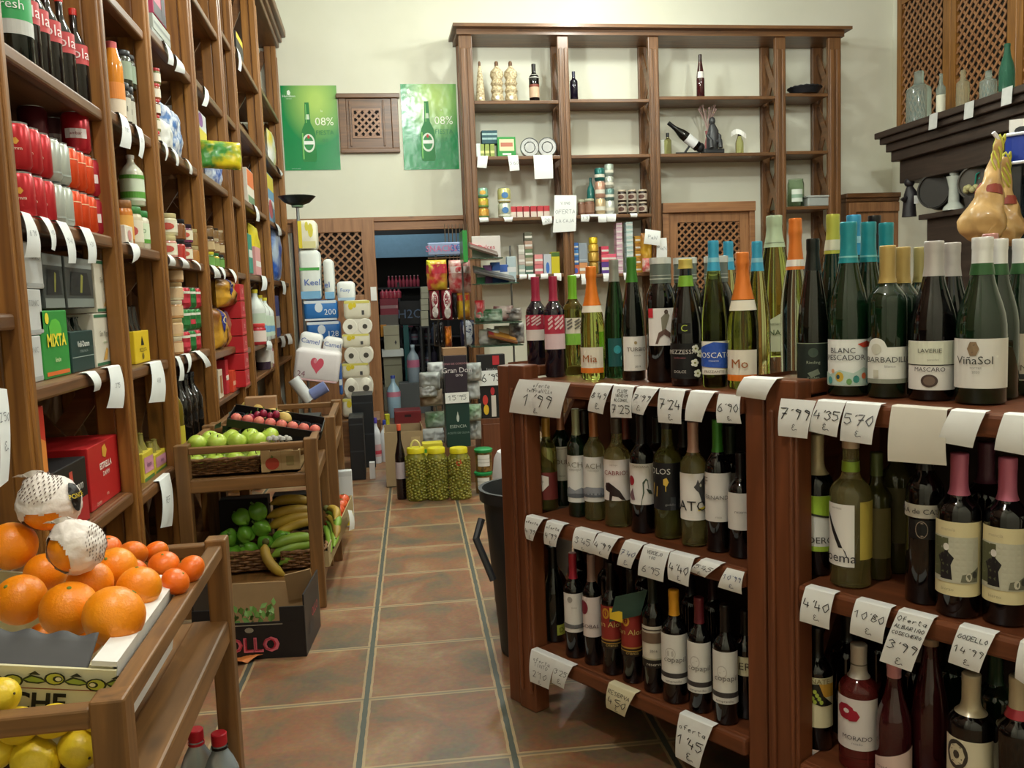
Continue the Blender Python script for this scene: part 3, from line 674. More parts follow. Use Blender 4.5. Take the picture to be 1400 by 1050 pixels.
# --- top row, second bay
wine('dark riesling bottle with a black capsule and a dark thinly framed label', 1112, 539, 328.5, 41, 'flute', 'dark', ('101613', .80), [(.05, .33, '1c2722', 78, 0, {'b': [(.0, .015, '8f9a86'), (.985, 1, '8f9a86'), (0, 1, '8f9a86', -1, -.97), (0, 1, '8f9a86', .97, 1)], 't': [('Riesling', .55, .07, '97a08c'), ('trocken', .2, .06, '97a08c')], 'a': [(circ(0, .78, .22, 14, .5), '3a4a40'), ([(-.25, .3), (.2, .4), (.3, .28), (-.1, .2)], '6f7a6a')]})], lev=T2)
wine('dark bottle with a yellow green capsule, behind the dark riesling bottle', 1139, 0, 285, 42, 'flute', 'deepgreen', ('b9bd4e', .78, [(.80, .86, 'd8d8c0')]), tt=.22, lev=T2)
wine('tall dark bottle with a metallic teal capsule and a fish and reef label', 1160, 543, 306, 53, 'burg', 'deepgreen', ('1f8c98', .77, [(.80, .81, '7cc4c8')]), [(.06, .33, 'e6eae6', 74, -2, {'t': [('BLANC', .76, .12, '33363a', -.2), ('PESCADOR', .61, .12, '33363a', -.1)], 'a': [([(-1, .02), (1, .02), (1, .33), (.6, .4), (.2, .28), (-.3, .35), (-.7, .25), (-1, .3)], 'b8cfc4'), ([(.35, .9), (.8, .97), (.98, .85), (.6, .82)], 'c8452e')]+[(circ(x, y, r, 9, .7), c) for x, y, r, c in ((-.3, .2, .16, 'c9a83a'), (-.35, .2, .07, '2a4a5a'), (.3, .15, .12, '3a8a80'), (.6, .22, .1, 'd8724a'), (-.7, .12, .12, '4a9a9a'), (.05, .1, .1, '6a9a5a'), (.8, .1, .1, '2f7a8a'), (-.55, .32, .07, 'd8a070'))]})], lev=T2)
wine('dark bottle with a light blue capsule, behind the teal capsule with the sea label', 1167, 0, 277, 46, 'flute', 'deepgreen', ('3a9ccc', .77, [(.84, .88, '9ad0e4')]), tt=.24, lev=T2)
wine('dark bottle with a teal capsule, second of the teal capsules', 1187, 0, 306, 50, 'burg', 'deepgreen', ('1f8c98', .77, [(.80, .81, '7cc4c8')]), tt=.145, lev=T2)
wine('dark bottle with a teal capsule, third of the teal capsules', 1211, 0, 307, 48, 'burg', 'deepgreen', ('1f8c98', .77, [(.80, .81, '7cc4c8')]), tt=.22, lev=T2)
wine('bottle with a glossy black capsule between the teal capsules', 1195, 0, 288, 42, 'burg', 'black', ('101014', .80), tt=.30, lev=T2)
ARCH = lambda u: .8+.2*max(0, 1-((u+.5)/.38)**2)**.5 if abs(u+.5) < .38 else .8
wine('dark green bottle with a gold capsule and a white label with a round bump', 1212.6, 546, 338, 50, 'bord', 'deepgreen', ('b59a5a', .76), [(.10, .40, 'e2e4dc', 80, 8, {'b': [(0, .1, '8a8f80')], 't': [('BARBADILLO', .52, .13, '3a3c38'), ('blanco', .38, .06, '8a8c86')], 'top': ARCH, 'a': [(circ(-.5, .76, .2, 14, .6), 'c8c8b8'), ([(-.6, .12), (-.4, .12), (-.4, .3), (-.6, .3)], 'c0bfae')]})], lev=T2)
wine('dark green bottle with a gold capsule, just behind the label with a bump', 1234, 0, 340, 47, 'bord', 'deepgreen', ('b59a5a', .76), tt=.13, lev=T2)
wine('dark green bottle with a dull olive gold capsule, behind the silver capsule', 1258, 0, 340, 46, 'bord', 'deepgreen', ('a59a64', .76), tt=.17, lev=T2)
wine('dark bottle with a silver capsule and a two part label with a round seal', 1275, 549.5, 332, 60, 'burg', 'black', ('b9b4b0', .785), [(.07, .38, 'e4e2dc', 82, 0, {'b': [(.52, .99, 'd9dcc8'), (.5, .52, '1e1c1a')], 't': [('LAVERIE', .8, .09, '4a4a40', -.1), ('MASCARO', .42, .09, '3a3836', -.1), ('penedes', .62, .045, '9a9a88')], 'a': [(circ(-.1, .19, .24, 20, .55), '4a3a34'), (circ(-.1, .19, .17, 16, .55), '6f5c50')]})], lev=T2)
wine('dark bottle with a silver capsule, just behind the two part label', 1300, 0, 334, 58, 'burg', 'black', ('b9b4b0', .785), tt=.13, lev=T2)
WC = ('e4e6e4', .78, [(.78, .85, '2f5a32'), (.965, 1.004, 'f0f0f0')])
wine('dark green bottle with a white capsule and a small brown sun on its label', 1340, 555, 327, 64, 'burg', 'deepgreen', WC, [(.10, .40, 'dcdbd4', 82, -2, {'t': [('ViñaSol', .56, .17, '33372f', -.15), ('torres', .42, .06, '8a8a80', -.1), ('2020', .33, .05, '8a8a80', -.1)], 'a': [(circ(-.18, .80, .13, 12, 1.0), '6e5c48'), (circ(-.18, .80, .16, 6, 1.0), '8a7458')]})], lev=T2)
wine('dark green bottle with a white capsule, directly behind the sun label', 1364, 0, 329, 56, 'burg', 'deepgreen', WC, tt=.135, lev=T2)
wine('dark green bottle with a white capsule and a dark cross emblem label', 1393, 561, 329, 64, 'burg', 'deepgreen', WC, [(.10, .40, 'd9d5c8', 82, 0, {'b': [(.02, .14, '20242a')], 't': [('VIÑA', .42, .1, '8a8070', -.3), ('MAGNA', .27, .13, '6a6458', -.1)], 'a': [(circ(-.3, .74, .24, 20, .8), '2a2420'), (circ(-.3, .74, .18, 16, .8), 'd9d5c8'), ([(-.34, .6), (-.26, .6), (-.26, .88), (-.34, .88)], '2a2420'), ([(-.46, .7), (-.14, .7), (-.14, .78), (-.46, .78)], '2a2420')]})], lev=T2)
wine('bottle with a rose pink capsule showing behind the white capsules', 1352, 0, 322, 50, 'bord', 'black', ('c08a84', .80), tt=.27, lev=T2)
# --- middle row, first bay
wine('bottle with a gold capsule and a white shield label over red, by the outer post', 750, 699, 572, 28, 'bord', 'olive', ('b98a34', .80), [(.12, .42, '6e2a26', 80, -10, {'a': [([(-1, .40), (-.6, .1), (.2, .55), (.2, .85), (-1, 1)], 'e2dcd2')], 't': [('albariño', .68, .08, '5a5048', -.45)]})], lev=1)
wine('green bottle with a salmon capsule and a tall plain white label', 770, 701, 555, 25, 'bord', 'deepgreen', ('c98a6a', .76), [(.26, .60, WH, 72, 0, {'t': [('ROUES', .55, .13, '7a6a58'), ('blanco', .15, .05, '9a968c')], 'b': [(.93, .95, 'b8b2a4')]})], lev=1)
LAND = {'t': [('ACH', .80, .12, '8a8676'), ('VERDEJO', .7, .045, '9a968c')], 'a': [([(-1, .14), (1, .14), (1, .24), (.5, .32), (0, .26), (-.5, .33), (-1, .25)], '8e929a'), ([(-1, .10), (1, .10), (1, .18), (0, .2), (-1, .16)], '5f646c')]}
wine('green bottle with a pale green capsule and a landscape label, third in the middle row', 791, 708, 560, 26, 'bord', 'deepgreen', ('a9b08c', .76), [(.14, .58, 'e0e0dc', 75, -15, LAND)], lev=1)
wine('clear bottle with a copper capsule and a landscape label, fourth in the middle row', 815, 713, 565, 30, 'bord', 'clear', ('a5673a', .78), [(.18, .60, 'dedcd6', 75, -8, LAND)], lev=1)
wine('clear bottle with a dark bird and a red word on its white label', 846, 722, 572, 37, 'bord', 'clear', ('4a4236', .86), [(.25, .63, 'e4dcd8', 75, 0, {'t': [('CABRIO!', .68, .11, '8a3a34', -.1), ('verdejo', .88, .045, 'a59a94', -.2)], 'a': [([(-.75, .35), (-.5, .45), (-.25, .38), (.1, .25), (.3, .1), (.45, .0), (.2, .03), (0, .1), (-.3, .12), (-.35, .0), (-.5, .0), (-.45, .2), (-.7, .25)], '2c1c1c'), (circ(-.6, .38, .12, 10, .5), '3a2020')]})], lev=1)
wine('dark bottle with a red poppy drawn on its white label', 880, 730.7, 568, 33, 'bord', 'black', ('1b1418', .76), [(.25, .60, 'e2deda', 78, -8, {'t': [('TARDANA', .93, .06, '9a948c')], 'a': [(circ(-.6, .58, .22, 14, .55), '9a2430'), ([(-.02, .0), (.03, .0), (.12, .3), (.1, .55), (.3, .65), (.42, .6), (.46, .4), (.42, .4), (.38, .57), (.3, .6), (.18, .5), (.2, .3)], '4a5a48'), ([(-.8, .2), (-.5, .4), (-.35, .12), (-.6, .1)], '7a5a62'), ([(.3, .4), (.6, .35), (.7, .25), (.45, .28)], '3a4438')]})], lev=1)
wine('pale bottle with a black label and small gold figures', 914.7, 738.7, 570, 38, 'bord', 'olive', ('2a2620', .90), [(.27, .68, '17181c', 82, 0, {'t': [('OLOS', .82, .13, 'c9c9c4', -.4), ('godello', .12, .05, '8a8a88', .1)], 'a': [([(-.85, .3), (-.8, .3), (-.72, .55), (-.78, .58)], 'c2a04a'), ([(-.6, .28), (-.55, .28), (-.5, .5), (-.56, .5)], 'c2a04a'), (circ(-.1, .6, .14, 5, .7), 'd8b44a'), ([(-.12, .4), (-.08, .4), (-.08, .55), (-.12, .55)], 'd8b44a'), ([(.1, .0), (.35, .0), (.35, .28), (.1, .28)], '3a3c40')]})], lev=1)
wine('clear bottle with a beige capsule and a cat drawn on its white label', 950, 749, 578, 36, 'bord', 'clear', ('bd9484', .76), [(.22, .60, 'e6e2dc', 80, 0, {'t': [('GATO', .30, .22, '2b2a2a', -.35)], 'a': [([(.0, .72), (.12, .78), (.2, .88), (.28, .8), (.5, .9), (.55, .98), (.7, .85), (.75, .6), (.8, .3), (.6, .25), (.4, .4), (.25, .6), (.1, .66)], '4a4a4c'), (circ(.35, .75, .06, 8, .6), 'c8c4b8'), ([(.2, .2), (.7, .25), (.6, .3), (.2, .26)], 'd8c23a')]})], lev=1)
wine('dark bottle with a green capsule and a plain white label with a large F', 983, 757, 575, 34, 'bord', 'black', ('3f8a2c', .76), [(.24, .61, 'd9d5d0', 80, 0, {'t': [('F', .82, .18, '8a8078', -.7), ('FERNANDO', .5, .085, '6f6a64', -.05), ('rioja', .1, .05, '9a948c')]})], lev=1)
wine('dark bottle half hidden by the middle post, in the middle row', 1014, 765, 620, 34, 'bord', 'black', ('1a1518', .76), [(.30, .68, 'd6d2cc', 80, 0, {'t': [('reserva', .5, .08, '6f6a64')]})], tt=None, lev=1)
for k, (x, tt) in enumerate(((800, .2), (856, .2), (900, .21), (935, .2), (1000, .2))):
    wine('dark bottle in the second line of the middle row, %s from the outer post' % ('nearest', 'second', 'third', 'fourth', 'fifth')[k], x, 0, 575, 33, 'bord', 'black', (('24201e', '7a3a2e', '1c2420', '201c24', '2c3a24')[k], .76), [(.25, .6, 'cfccc4', 70, 0)], tt=tt, lev=1, Hfix=.295, group='second line bottles')
# --- middle row, second bay
wine('dark bottle with a white and lime label and a beige capsule', 1118, 792, 595, 43, 'bord', 'black', ('c6b58e', .72), [(.18, .58, 'dcdcd8', 80, 0, {'b': [(0, .09, '9ab83a')], 'a': [([(-1, .78), (-.3, .68), (1, .60), (1, 1), (-1, 1)], '9fc43a'), ([(-1, .75), (-.3, .65), (1, .57), (1, .6), (-.3, .69), (-1, .8)], '2a2c24'), ([(-.95, .72), (-.75, .6), (-.9, .62)], '2a2c24')], 't': [('VERDEROL', .2, .12, '33342c', -.1)]})], lev=1)
wine('pale clear bottle with a black feather on its white label', 1163, 806, 603, 54, 'bord', 'clear', ('bfa68a', .95, [(.79, .86, '8fb03a')]), [(.15, .58, 'e2e0da', 48, -38, {'a': [([(-.75, .85), (-.55, .8), (.1, .45), (.55, .18), (.7, .1), (.5, .25), (.35, .3), (.1, .3), (-.35, .55), (-.65, .75)], '1a181a')], 't': [('Poema', .14, .16, '1f1d20'), ('verdejo', .94, .04, '8a867e')]}), (.2, .6, 'b9a64a', 30, 55)], lev=1)
wine('dim olive bottle behind the feather label', 1198, 795, 620, 40, 'bord', 'dimolive', ('5a6438', .82), [(.18, .58, '6a6038', 60, 0)], lev=1)
wine('dim bottle with a grey capsule, standing in the shade beside the black bottle', 1226, 0, 585, 42, 'bord', 'dimolive', ('5a5a5c', .80), [(.22, .6, '57502f', 60, 0)], tt=.21, lev=1)
wine('black bottle with one narrow white band round its middle', 1263, 828.6, 585, 48, 'bord', 'black', ('141214', .76), [(.50, .575, 'd2d0c8', 82, -5, {'t': [('VIÑA de CASTRO', .5, .42, '33323a')]}), (.38, .49, '0a0a0c', 40, -8, {'a': [(circ(0, .5, .45, 20, 1.0), '8a7c6c'), (circ(0, .5, .40, 20, 1.0), '0a0a0c')]})], lev=1)
NUN = {'a': [([(-.9, .18), (.68, .18), (.68, .80), (-.9, .80)], 'b9b8a4'), ([(-.9, .25), (-.28, .25), (-.28, .78), (-.9, .78)], '55583c'), ([(-.55, .22), (-.15, .22), (-.2, .42), (-.1, .52), (-.35, .62), (-.65, .52), (-.55, .42)], '1d1b1e'), (circ(-.35, .66, .1, 10, .5), 'd8d4cc'), ([(.1, .2), (.65, .2), (.68, .4), (.4, .32), (.15, .3)], '6a6a58'), (circ(.35, .27, .1, 9, .6), 'c8c4b0'), (circ(.55, .3, .08, 9, .6), '3a3a34')], 't': [('mencía', .9, .045, 'b5a98a', -.3), ('bierzo', .09, .045, 'a59a78', -.3)]}
wine('pink capsuled bottle with a nun on its cream label, beside the black banded bottle', 1309, 847, 621, 55, 'bord', 'black', ('c06a86', .75), [(.14, .60, 'd8cda0', 80, -2, NUN)], lev=1)
wine('pink capsuled bottle with a nun on its label, cut by the picture edge', 1374, 858.6, 627, 56, 'bord', 'black', ('c06a86', .75), [(.14, .60, 'd8cda0', 80, -2, NUN)], lev=1)
wine('dark bottle with a dull mauve capsule between the two pink capsules', 1347, 0, 606, 52, 'bord', 'black', ('5e3344', .74), tt=.20, lev=1)
# --- bottom row, first bay
wine('dark bottle with a small yellow sticker at the outer end of the bottom row', 760, 887, 748, 28.6, 'burg', 'dark', ('14120f', .78), [(.08, .19, 'b5bc4a', 40, 50, {'t': [('DO', .5, .5, '4a4a20')]})], lev=0)
wine('dark bottle with a red capsule and a landscape label in the bottom row', 787, 901, 757, 26.5, 'bord', 'black', ('a8283a', .76), [(.28, .68, 'd9d5cf', 75, 0, {'a': [([(-1, .1), (1, .1), (1, .22), (0, .2), (-1, .24)], '6a6a6c'), (circ(-.3, .85, .2, 10, .4), '9a9690')], 't': [('tinto', .65, .05, '9a8f88')]})], lev=0)
wine('dark bottle with a taupe capsule and a maroon disc on a pinkish label', 812, 911, 759, 25.5, 'bord', 'black', ('9a8078', .76), [(.28, .66, 'd8cbc6', 75, 0, {'a': [(circ(-.75, .73, .42, 16, .42), '7a2434')], 't': [('BOBAL', .27, .1, '4a3034', -.2)]})], lev=0)
REDL = {'b': [(0, .18, '1a1210'), (.19, .22, 'b08a3a'), (.12, .14, 'b08a3a')], 'a': [(circ(-.4, .83, .26, 12, .5), 'c08a2c'), (circ(-.4, .83, .15, 10, .5), '8a2a20')], 't': [('Gran Alonso', .57, .13, 'cbb26a', -.1), ('crianza', .09, .07, 'b59a5a')]}
wine('dark bottle with a red and gold label, first of the two in the bottom row', 838, 924.6, 770, 27, 'bord', 'black', ('17110f', .76), [(.26, .66, '8c2a22', 80, 0, REDL)], lev=0)
wine('dark bottle with a red and gold label, beside the green card', 865.5, 936, 779, 28, 'bord', 'black', ('17110f', .76), [(.26, .66, '8c2a22', 80, 0, REDL)], lev=0)
gb = wine('dark bottle with a green card hung round its neck', 895, 949, 786, 29, 'bord', 'black', ('1d241e', .76), [(.22, .58, 'cfc8b8', 80, 0, {'b': [(0, .22, '1c1815'), (.2, .24, 'b0a890'), (.6, .85, '6f5a48'), (.9, .93, '3a2c24')], 't': [('reserva', .1, .08, 'c8c0b0'), ('2016', .42, .06, '4a4038')]})], lev=0)
PIL = {'b': [(.12, .22, '3a3636'), (0, .12, 'd8d6d0')], 'a': [(circ(-.15, .62, .3, 14, .4), 'b8b4ac'), (circ(-.15, .62, .25, 14, .4), 'd9d7d0')], 't': [('copapil', .50, .11, '6a6662', .1), ('tempranillo', .06, .05, '5a5652')]}
wine('dark bottle with a yellow capsule and a white and grey label', 924, 964, 807.5, 35, 'bord', 'black', ('d89a2a', .78), [(.20, .66, 'd9d7d0', 78, -8, PIL)], lev=0)
wine('dark bottle with a dark red capsule and a white and grey label', 958, 977, 818, 32, 'bord', 'black', ('6a2630', .78), [(.20, .66, 'd9d7d0', 75, -12, PIL)], lev=0)
wine('dark bottle with a dark capsule and a white and grey label in the bottom row', 993, 993, 828, 33, 'bord', 'black', ('1a1614', .78), [(.20, .66, 'd9d7d0', 75, -5, PIL)], lev=0)
wine('dark bottle with a cream label, half hidden by the middle post in the bottom row', 1021, 1008, 836, 34, 'bord', 'black', ('1a1614', .78), [(.42, .60, 'd8cfa8', 80, -5, {'t': [('NERO', .5, .4, '4a3a28')]})], lev=0)
for k, (x, tt) in enumerate(((792, .21), (832, .21), (880, .21), (945, .2), (975, .21))):
    wine('dark bottle in the second line of the bottom row, %s from the outer post' % ('nearest', 'second', 'third', 'fourth', 'fifth')[k], x, 0, 800, 30, 'bord', 'black', (('1a1614', '2a1a1c', '1c2420', '201c24', '3a2024')[k], .76), (), tt=tt, lev=0, Hfix=.295, group='second line bottles')
# --- bottom row, second bay
wine('dark bottle with a cream label showing a bunch of grapes', 1117, 0, 858, 42, 'bord', 'black', ('15120f', .76), [(.2, .62, 'd9d2ae', 72, 0, {'t': [('VIÑATE', .93, .1, '8a7a4a')], 'a': [([(.1, .62), (.9, .62), (.9, .88), (.1, .88)], 'd0a040'), ([(-.9, .48), (-.3, .48), (-.3, .65), (-.9, .65)], 'b8705a'), ([(-.8, .85), (.1, .88), (.3, .65), (.85, .45), (.2, .44), (-.3, .5), (-.4, .7)], '1c1a14')]+[(circ(-.1+.3*(i % 2)-.1*(i//2), .52+.07*(i//2), .09, 8, .5), 'a8b848') for i in range(8)]})], tt=.085, lev=0)
wine('rose wine bottle with a red splash on its white label', 1174, 0, 881.5, 52, 'bord', 'rose', ('b8b0a4', .74, [(.84, .85, '6a6458')]), [(.18, .60, 'd8d2cf', 76, -12, {'a': [(circ(-.35, .73, .38, 9, .42), '9a1c30'), (circ(-.1, .68, .3, 7, .42), '9a1c30'), (circ(-.3, .75, .12, 7, .4), 'd8d2cf')], 't': [('MORADO', .24, .09, '4a4448', .1), ('rosado', .14, .05, '8a8488', .1)]})], tt=.08, lev=0)
wine('rose bottle with a pink capsule and a slanting pale label', 1222, 0, 906, 46, 'burg', 'darkrose', ('c98a90', .88), [(.02, .32, 'd8bfb4', 80, 0, {'top': lambda u: .78+.22*u, 't': [('rosado', .4, .1, '6a5048', -.4)]})], tt=.08, lev=0)
wine('slender dark rose bottle with a tan cap', 1271, 0, 873, 52, 'flute', 'darkrose', ('a58c74', .955), (), tt=.085, lev=0)
wine('dark bottle with an ivory capsule and a round dark emblem on its cream label', 1327, 0, 922, 58, 'bord', 'black', ('c2b698', .72), [(.2, .56, 'd8d0b4', 72, -5, {'a': [(circ(-.4, .68, .4, 20, .75), '3a342c'), (circ(-.4, .68, .3, 8, .75), 'c8bfa0'), (circ(-.4, .68, .12, 8, .75), '3a342c')], 't': [('VIEJA', .3, .1, '6a5c44')]})], tt=.085, lev=0)
wine('dark bottle with an ivory and red capsule at the edge of the view', 1391, 0, 926, 58, 'bord', 'black', ('c2b698', .74, [(.74, .80, 'b83a4a')]), (), tt=.085, lev=0)
for k, (x, tt) in enumerate(((1160, .2), (1205, .21), (1250, .2), (1300, .21), (1360, .2))):
    wine('dark bottle behind the bottom row past the middle post, %s from the post' % ('nearest', 'second', 'third', 'fourth', 'fifth')[k], x, 0, 880, 48, 'bord', ('black', 'dark', 'black', 'deepgreen', 'deepgreen')[k], (('1a1614', '2a1a1c', '6a5a50', '201c24', '1c3a24')[k], .76), (), tt=tt, lev=0, Hfix=.295, group='second line bottles')
# green card on the neck of one bottle
C, Rr, H, _l = [b for b in BOTTLES if 'green card' in b[3]][0]
t = thing('neck_card', 'tilted green card with a yellow corner hanging on a dark bottle', 'card', C+Vector((0, 0, H*.62)), facing(C))
MB().grid(lambda u, v: Vector(((u-.5)*.085+(v-.5)*.02-.008, -Rr*1.05-.004-.012*v, (v-.1)*.075-(u-.5)*-.02)), 6, 5).build('card', mat('2f4a40', .5), t, solid=.0008)
MB().grid(lambda u, v: Vector((-.058+.034*u, -Rr*1.05-.0085, -.012+.03*v+(u-.5)*-.012)), 2, 2).build('corner', mat('d8b42a', .5), t, solid=.0006)
# ================================================================== price tags: paper strips laid over the shelf edge
TAGN = [0]
def paper(name, label, corners, to3, lines=(), ink=INK, col=None, bow=.012, flap=.02, nrm=None, group=None, cat='price tag', curl=0.0):
    """corners: TL TR BR BL as 2-D (s, z) on the front plane; to3(s, out, z) -> world point (out = towards the viewer)"""
    TL, TR, BR, BL = [Vector(c) for c in corners]
    TAGN[0] += 1; ph = (TAGN[0]*37 % 17)/17-.5
    def P(u, v, l=0):                          # v: 0 at the bottom .. 1 at the top
        p = (BL*(1-u)+BR*u)*(1-v)+(TL*(1-u)+TR*u)*v
        out = .004+bow*4*v*(1-v)*.5+(curl*(1-v)**2)+bow*ph*(u-.5)*(1-v)*1.5+l
        return to3(p.x, out, p.y)
    O = P(.5, 1)
    t = thing(name, label, cat, O, 0, group)
    m = MB(); m.grid(lambda u, v: P(u, v)-O, 6, 10)
    if flap:
        def F(u, v):
            p = TL*(1-u)+TR*u; a = v*pi/2
            if v < .5: return to3(p.x, .004*(1-v*2), p.y+.0022*math.sin(v*pi))-O
            return to3(p.x, -flap*(v-.5)*2, p.y+.0022)-O
        m.grid(F, 6, 6)
    sh = m.build('sheet', col or PAPER, t, smooth=180)
    if lines:
        W = ((TR-TL).length+(BR-BL).length)/2; Hh = ((TL-BL).length+(TR-BR).length)/2
        mb = MB()
        for txt, vc, hf in lines:                # text, centre height 0..1, letter height as a share of the sheet
            st, wid = hand(txt)
            sc = min(hf*Hh/6, W*.86/wid)
            for pl in st:
                pts = [(.5+(x-wid/2)*sc/W, vc+(y-3)*sc/Hh) for x, y in pl]
                lw = max(.0012, min(.0028, sc*.55))
                ribbon(mb, [(a*W, b*Hh) for a, b in pts], lw, lambda x, y: P(x/W, y/Hh, .0012)-O)
        mb.build('handwriting', ink, sh)
    return t
def quad_island(q): return [GPX(x, y, -.014) for x, y in q]
def isl3(s, out, z): return GW(s, -.0185-out, z)
def itag(label, q, lines=(), ink=INK, col=None, **k):
    c = quad_island(q); lev = k.pop('lev', None)
    if lev is not None:
        z = GZ[lev]+.002; c[0] = (c[0][0], z); c[1] = (c[1][0], z)
    return paper('price_tag', label, c, isl3, lines, ink, col, group='price tags on the wine island', **k)
itag("wide white tag reading 1'99 under the red capsuled bottles", [(713, 515), (783, 519), (768, 572), (700, 563)], [('oferta', .87, .12), ('tempranillo', .72, .1), ("1'99", .42, .36), ('€', .14, .14)], lev=2, flap=0)
itag("white tag reading 8'49 under the orange foiled pale bottle", [(817, 523), (840, 524), (827, 566), (807, 561)], [("8'49", .62, .3), ('€', .25, .2)], lev=2)
itag("grey white tag reading 7'25 under three lines of small capitals", [(842, 526), (870, 526), (867, 571), (838, 570)], [('FLUTE', .86, .1), ('VENDIM', .72, .1), ('ALCOHOL', .58, .1), ("7'25", .27, .28)], lev=2)
itag("tilted white tag reading 7'99 under the dark green capsule", [(874, 527), (903, 529), (883, 567), (863, 563)], [("7'99", .62, .3), ('€', .25, .2)], lev=2)
itag("white tag reading 7'24 under the black bottle with flowers", [(905, 529), (940, 531), (936, 579), (902, 577)], [("7'24", .58, .28), ('€', .2, .18)], lev=2)
itag("blank white tag under the blue and white labelled bottle", [(947, 531), (979, 533), (961, 577), (941, 574)], lev=2)
itag("white tag reading 6'90 against the middle post", [(986, 534), (1016, 536), (1016, 579), (984, 577)], [("6'90", .55, .4), ('€', .18, .15)], lev=2, flap=0)
# sheet hanging from the middle post
c = [GPX(x, y, -.02) for x, y in ((1017, 491), (1062, 492), (1047, 547), (1007, 541))]; c[0] = (c[0][0], 1.0675); c[1] = (c[1][0], 1.0675)
paper('price_tag', 'blank white sheet draped over the top of the middle post', c, lambda s, o, z: GW(s, -.0185-o, z), group='price tags on the wine island', flap=.03)
itag("white tag reading 7'99 under the dark riesling bottle", [(1071, 540), (1119, 543), (1107, 599), (1067, 595)], [("7'99", .62, .28), ('€', .28, .16)], lev=2, flap=0)
itag("white tag reading 4'35 under the fish and reef label", [(1121, 543), (1159, 545), (1148, 597), (1108, 589)], [("4'35", .6, .28), ('€', .25, .2)], lev=2)
itag("white tag reading 5'70 beside the 4'35 tag", [(1160, 546), (1207, 548), (1196, 607), (1150, 602)], [("5'70", .6, .36), ('€', .25, .16)], lev=2, ink=INKL)
itag("large blank cream sheet under the two part label with a round seal", [(1222, 550), (1298, 554), (1296, 636), (1218, 629)], lev=2, col=mat('d5d2c6', .75, noise_amt=.02))
itag("blank white tilted tag under the brown sun label", [(1303, 556), (1350, 559), (1332, 612), (1285, 603)], lev=2)
itag("blank white tag under the cross emblem label at the picture edge", [(1375, 559), (1420, 561), (1405, 622), (1362, 614)], lev=2)
itag("narrow white tag reading 4'99 next to the outer post, middle row", [(722, 693), (744, 696), (732, 739), (722, 736)], [('oferta', .82, .12), ("4'99", .42, .24), ('€', .15, .14)], lev=1)
itag("white tag reading oferta 4'99 under the salmon capsule", [(750, 700), (773, 703), (764, 747), (746, 743)], [('oferta', .82, .14), ("4'99", .45, .24), ('€', .15, .14)], lev=1)
itag("grey white tag reading 3'45 under the landscape labels", [(789, 711), (818, 717), (811, 757), (788, 748)], [("3'45", .52, .32), ('€', .15, .14)], lev=1, ink=INKL)
itag("white tag reading 4'99 under the bird label", [(820, 718), (847, 724), (833, 764), (812, 755)], [("4'99", .55, .28), ('€', .2, .14)], lev=1)
itag("white tag with blue 7'40 under the poppy label", [(857, 731), (881, 736), (865, 777), (847, 771)], [("7'40", .6, .3), ('€', .22, .18)], lev=1, ink=INKB)
itag("grey white tag reading 6'95 under the black label with gold figures", [(883, 738), (918, 745), (910, 795), (875, 785)], [('VERDEJO', .88, .1), ('100%', .72, .1), ("6'95", .3, .24)], lev=1, ink=INKL)
itag("white tag reading 4'40 under the cat label", [(919, 744), (952, 752), (945, 801), (916, 791)], [("4'40", .55, .3), ('€', .2, .16)], lev=1)
itag("tilted white tag reading 5'45 under the large F label", [(960, 753), (987, 762), (968, 788), (944, 780)], [("5'45", .6, .36), ('€', .2, .2)], lev=1)
itag("white tag with blue 10'99 against the middle post, middle row", [(997, 765), (1021, 771), (1016, 812), (986, 801)], [("10'99", .62, .26), ('€', .25, .18)], lev=1, flap=0, ink=INKB)
itag("white tag reading 4'40 under the lime and white label", [(1104, 791), (1144, 800), (1136, 860), (1097, 847)], [("4'40", .6, .3), ('€', .25, .16)], lev=1)
itag("white tag reading 10'80 under the feather label", [(1173, 808), (1221, 820), (1209, 879), (1165, 864)], [("10'80", .66, .28), ('€', .25, .18)], lev=1)
itag("long white tag reading oferta albarino 3'99 under the black banded bottle", [(1231, 821), (1279, 833), (1249, 917), (1205, 902)], [('Oferta', .90, .11), ('ALBARIÑO', .76, .10), ('COSECHERO', .64, .09), ("3'99", .40, .24), ('€', .13, .13)], lev=1)
itag("white tag reading godello 14'99 under the nun labels", [(1314, 849), (1363, 860), (1342, 918), (1298, 904)], [('GODELLO', .80, .15), ("14'99", .47, .24), ('€', .18, .15)], lev=1)
itag("blank white tag at the picture edge, middle row", [(1397, 872), (1428, 878), (1412, 938), (1389, 926)], lev=1)
itag("white tag with faint writing next to the outer post, bottom row", [(729, 882), (764, 892), (752, 942), (729, 930)], [('oferta', .8, .12), ('TINTO', .65, .12), ("2'10", .35, .2), ('€', .12, .12)], lev=0, ink=INKL)
itag("white tag reading 3'25 under the red capsule, bottom row", [(764, 898), (785, 905), (773, 941), (758, 932)], [("3'25", .62, .3), ('€', .25, .2)], lev=0)
itag("yellowish tag reading reserva 4'50 under the red and gold labels", [(835, 928), (871, 942), (857, 979), (832, 966)], [('RESERVA', .75, .16), ("4'50", .42, .28), ('€', .15, .16)], lev=0, col=mat('d6cfae', .75, noise_amt=.03))
itag("bold white tag reading oferta 1'45 under the yellow capsule", [(932, 972), (977, 988), (959, 1050), (926, 1033)], [('oferta', .78, .2), ("1'45", .48, .24), ('€', .18, .18)], lev=0)
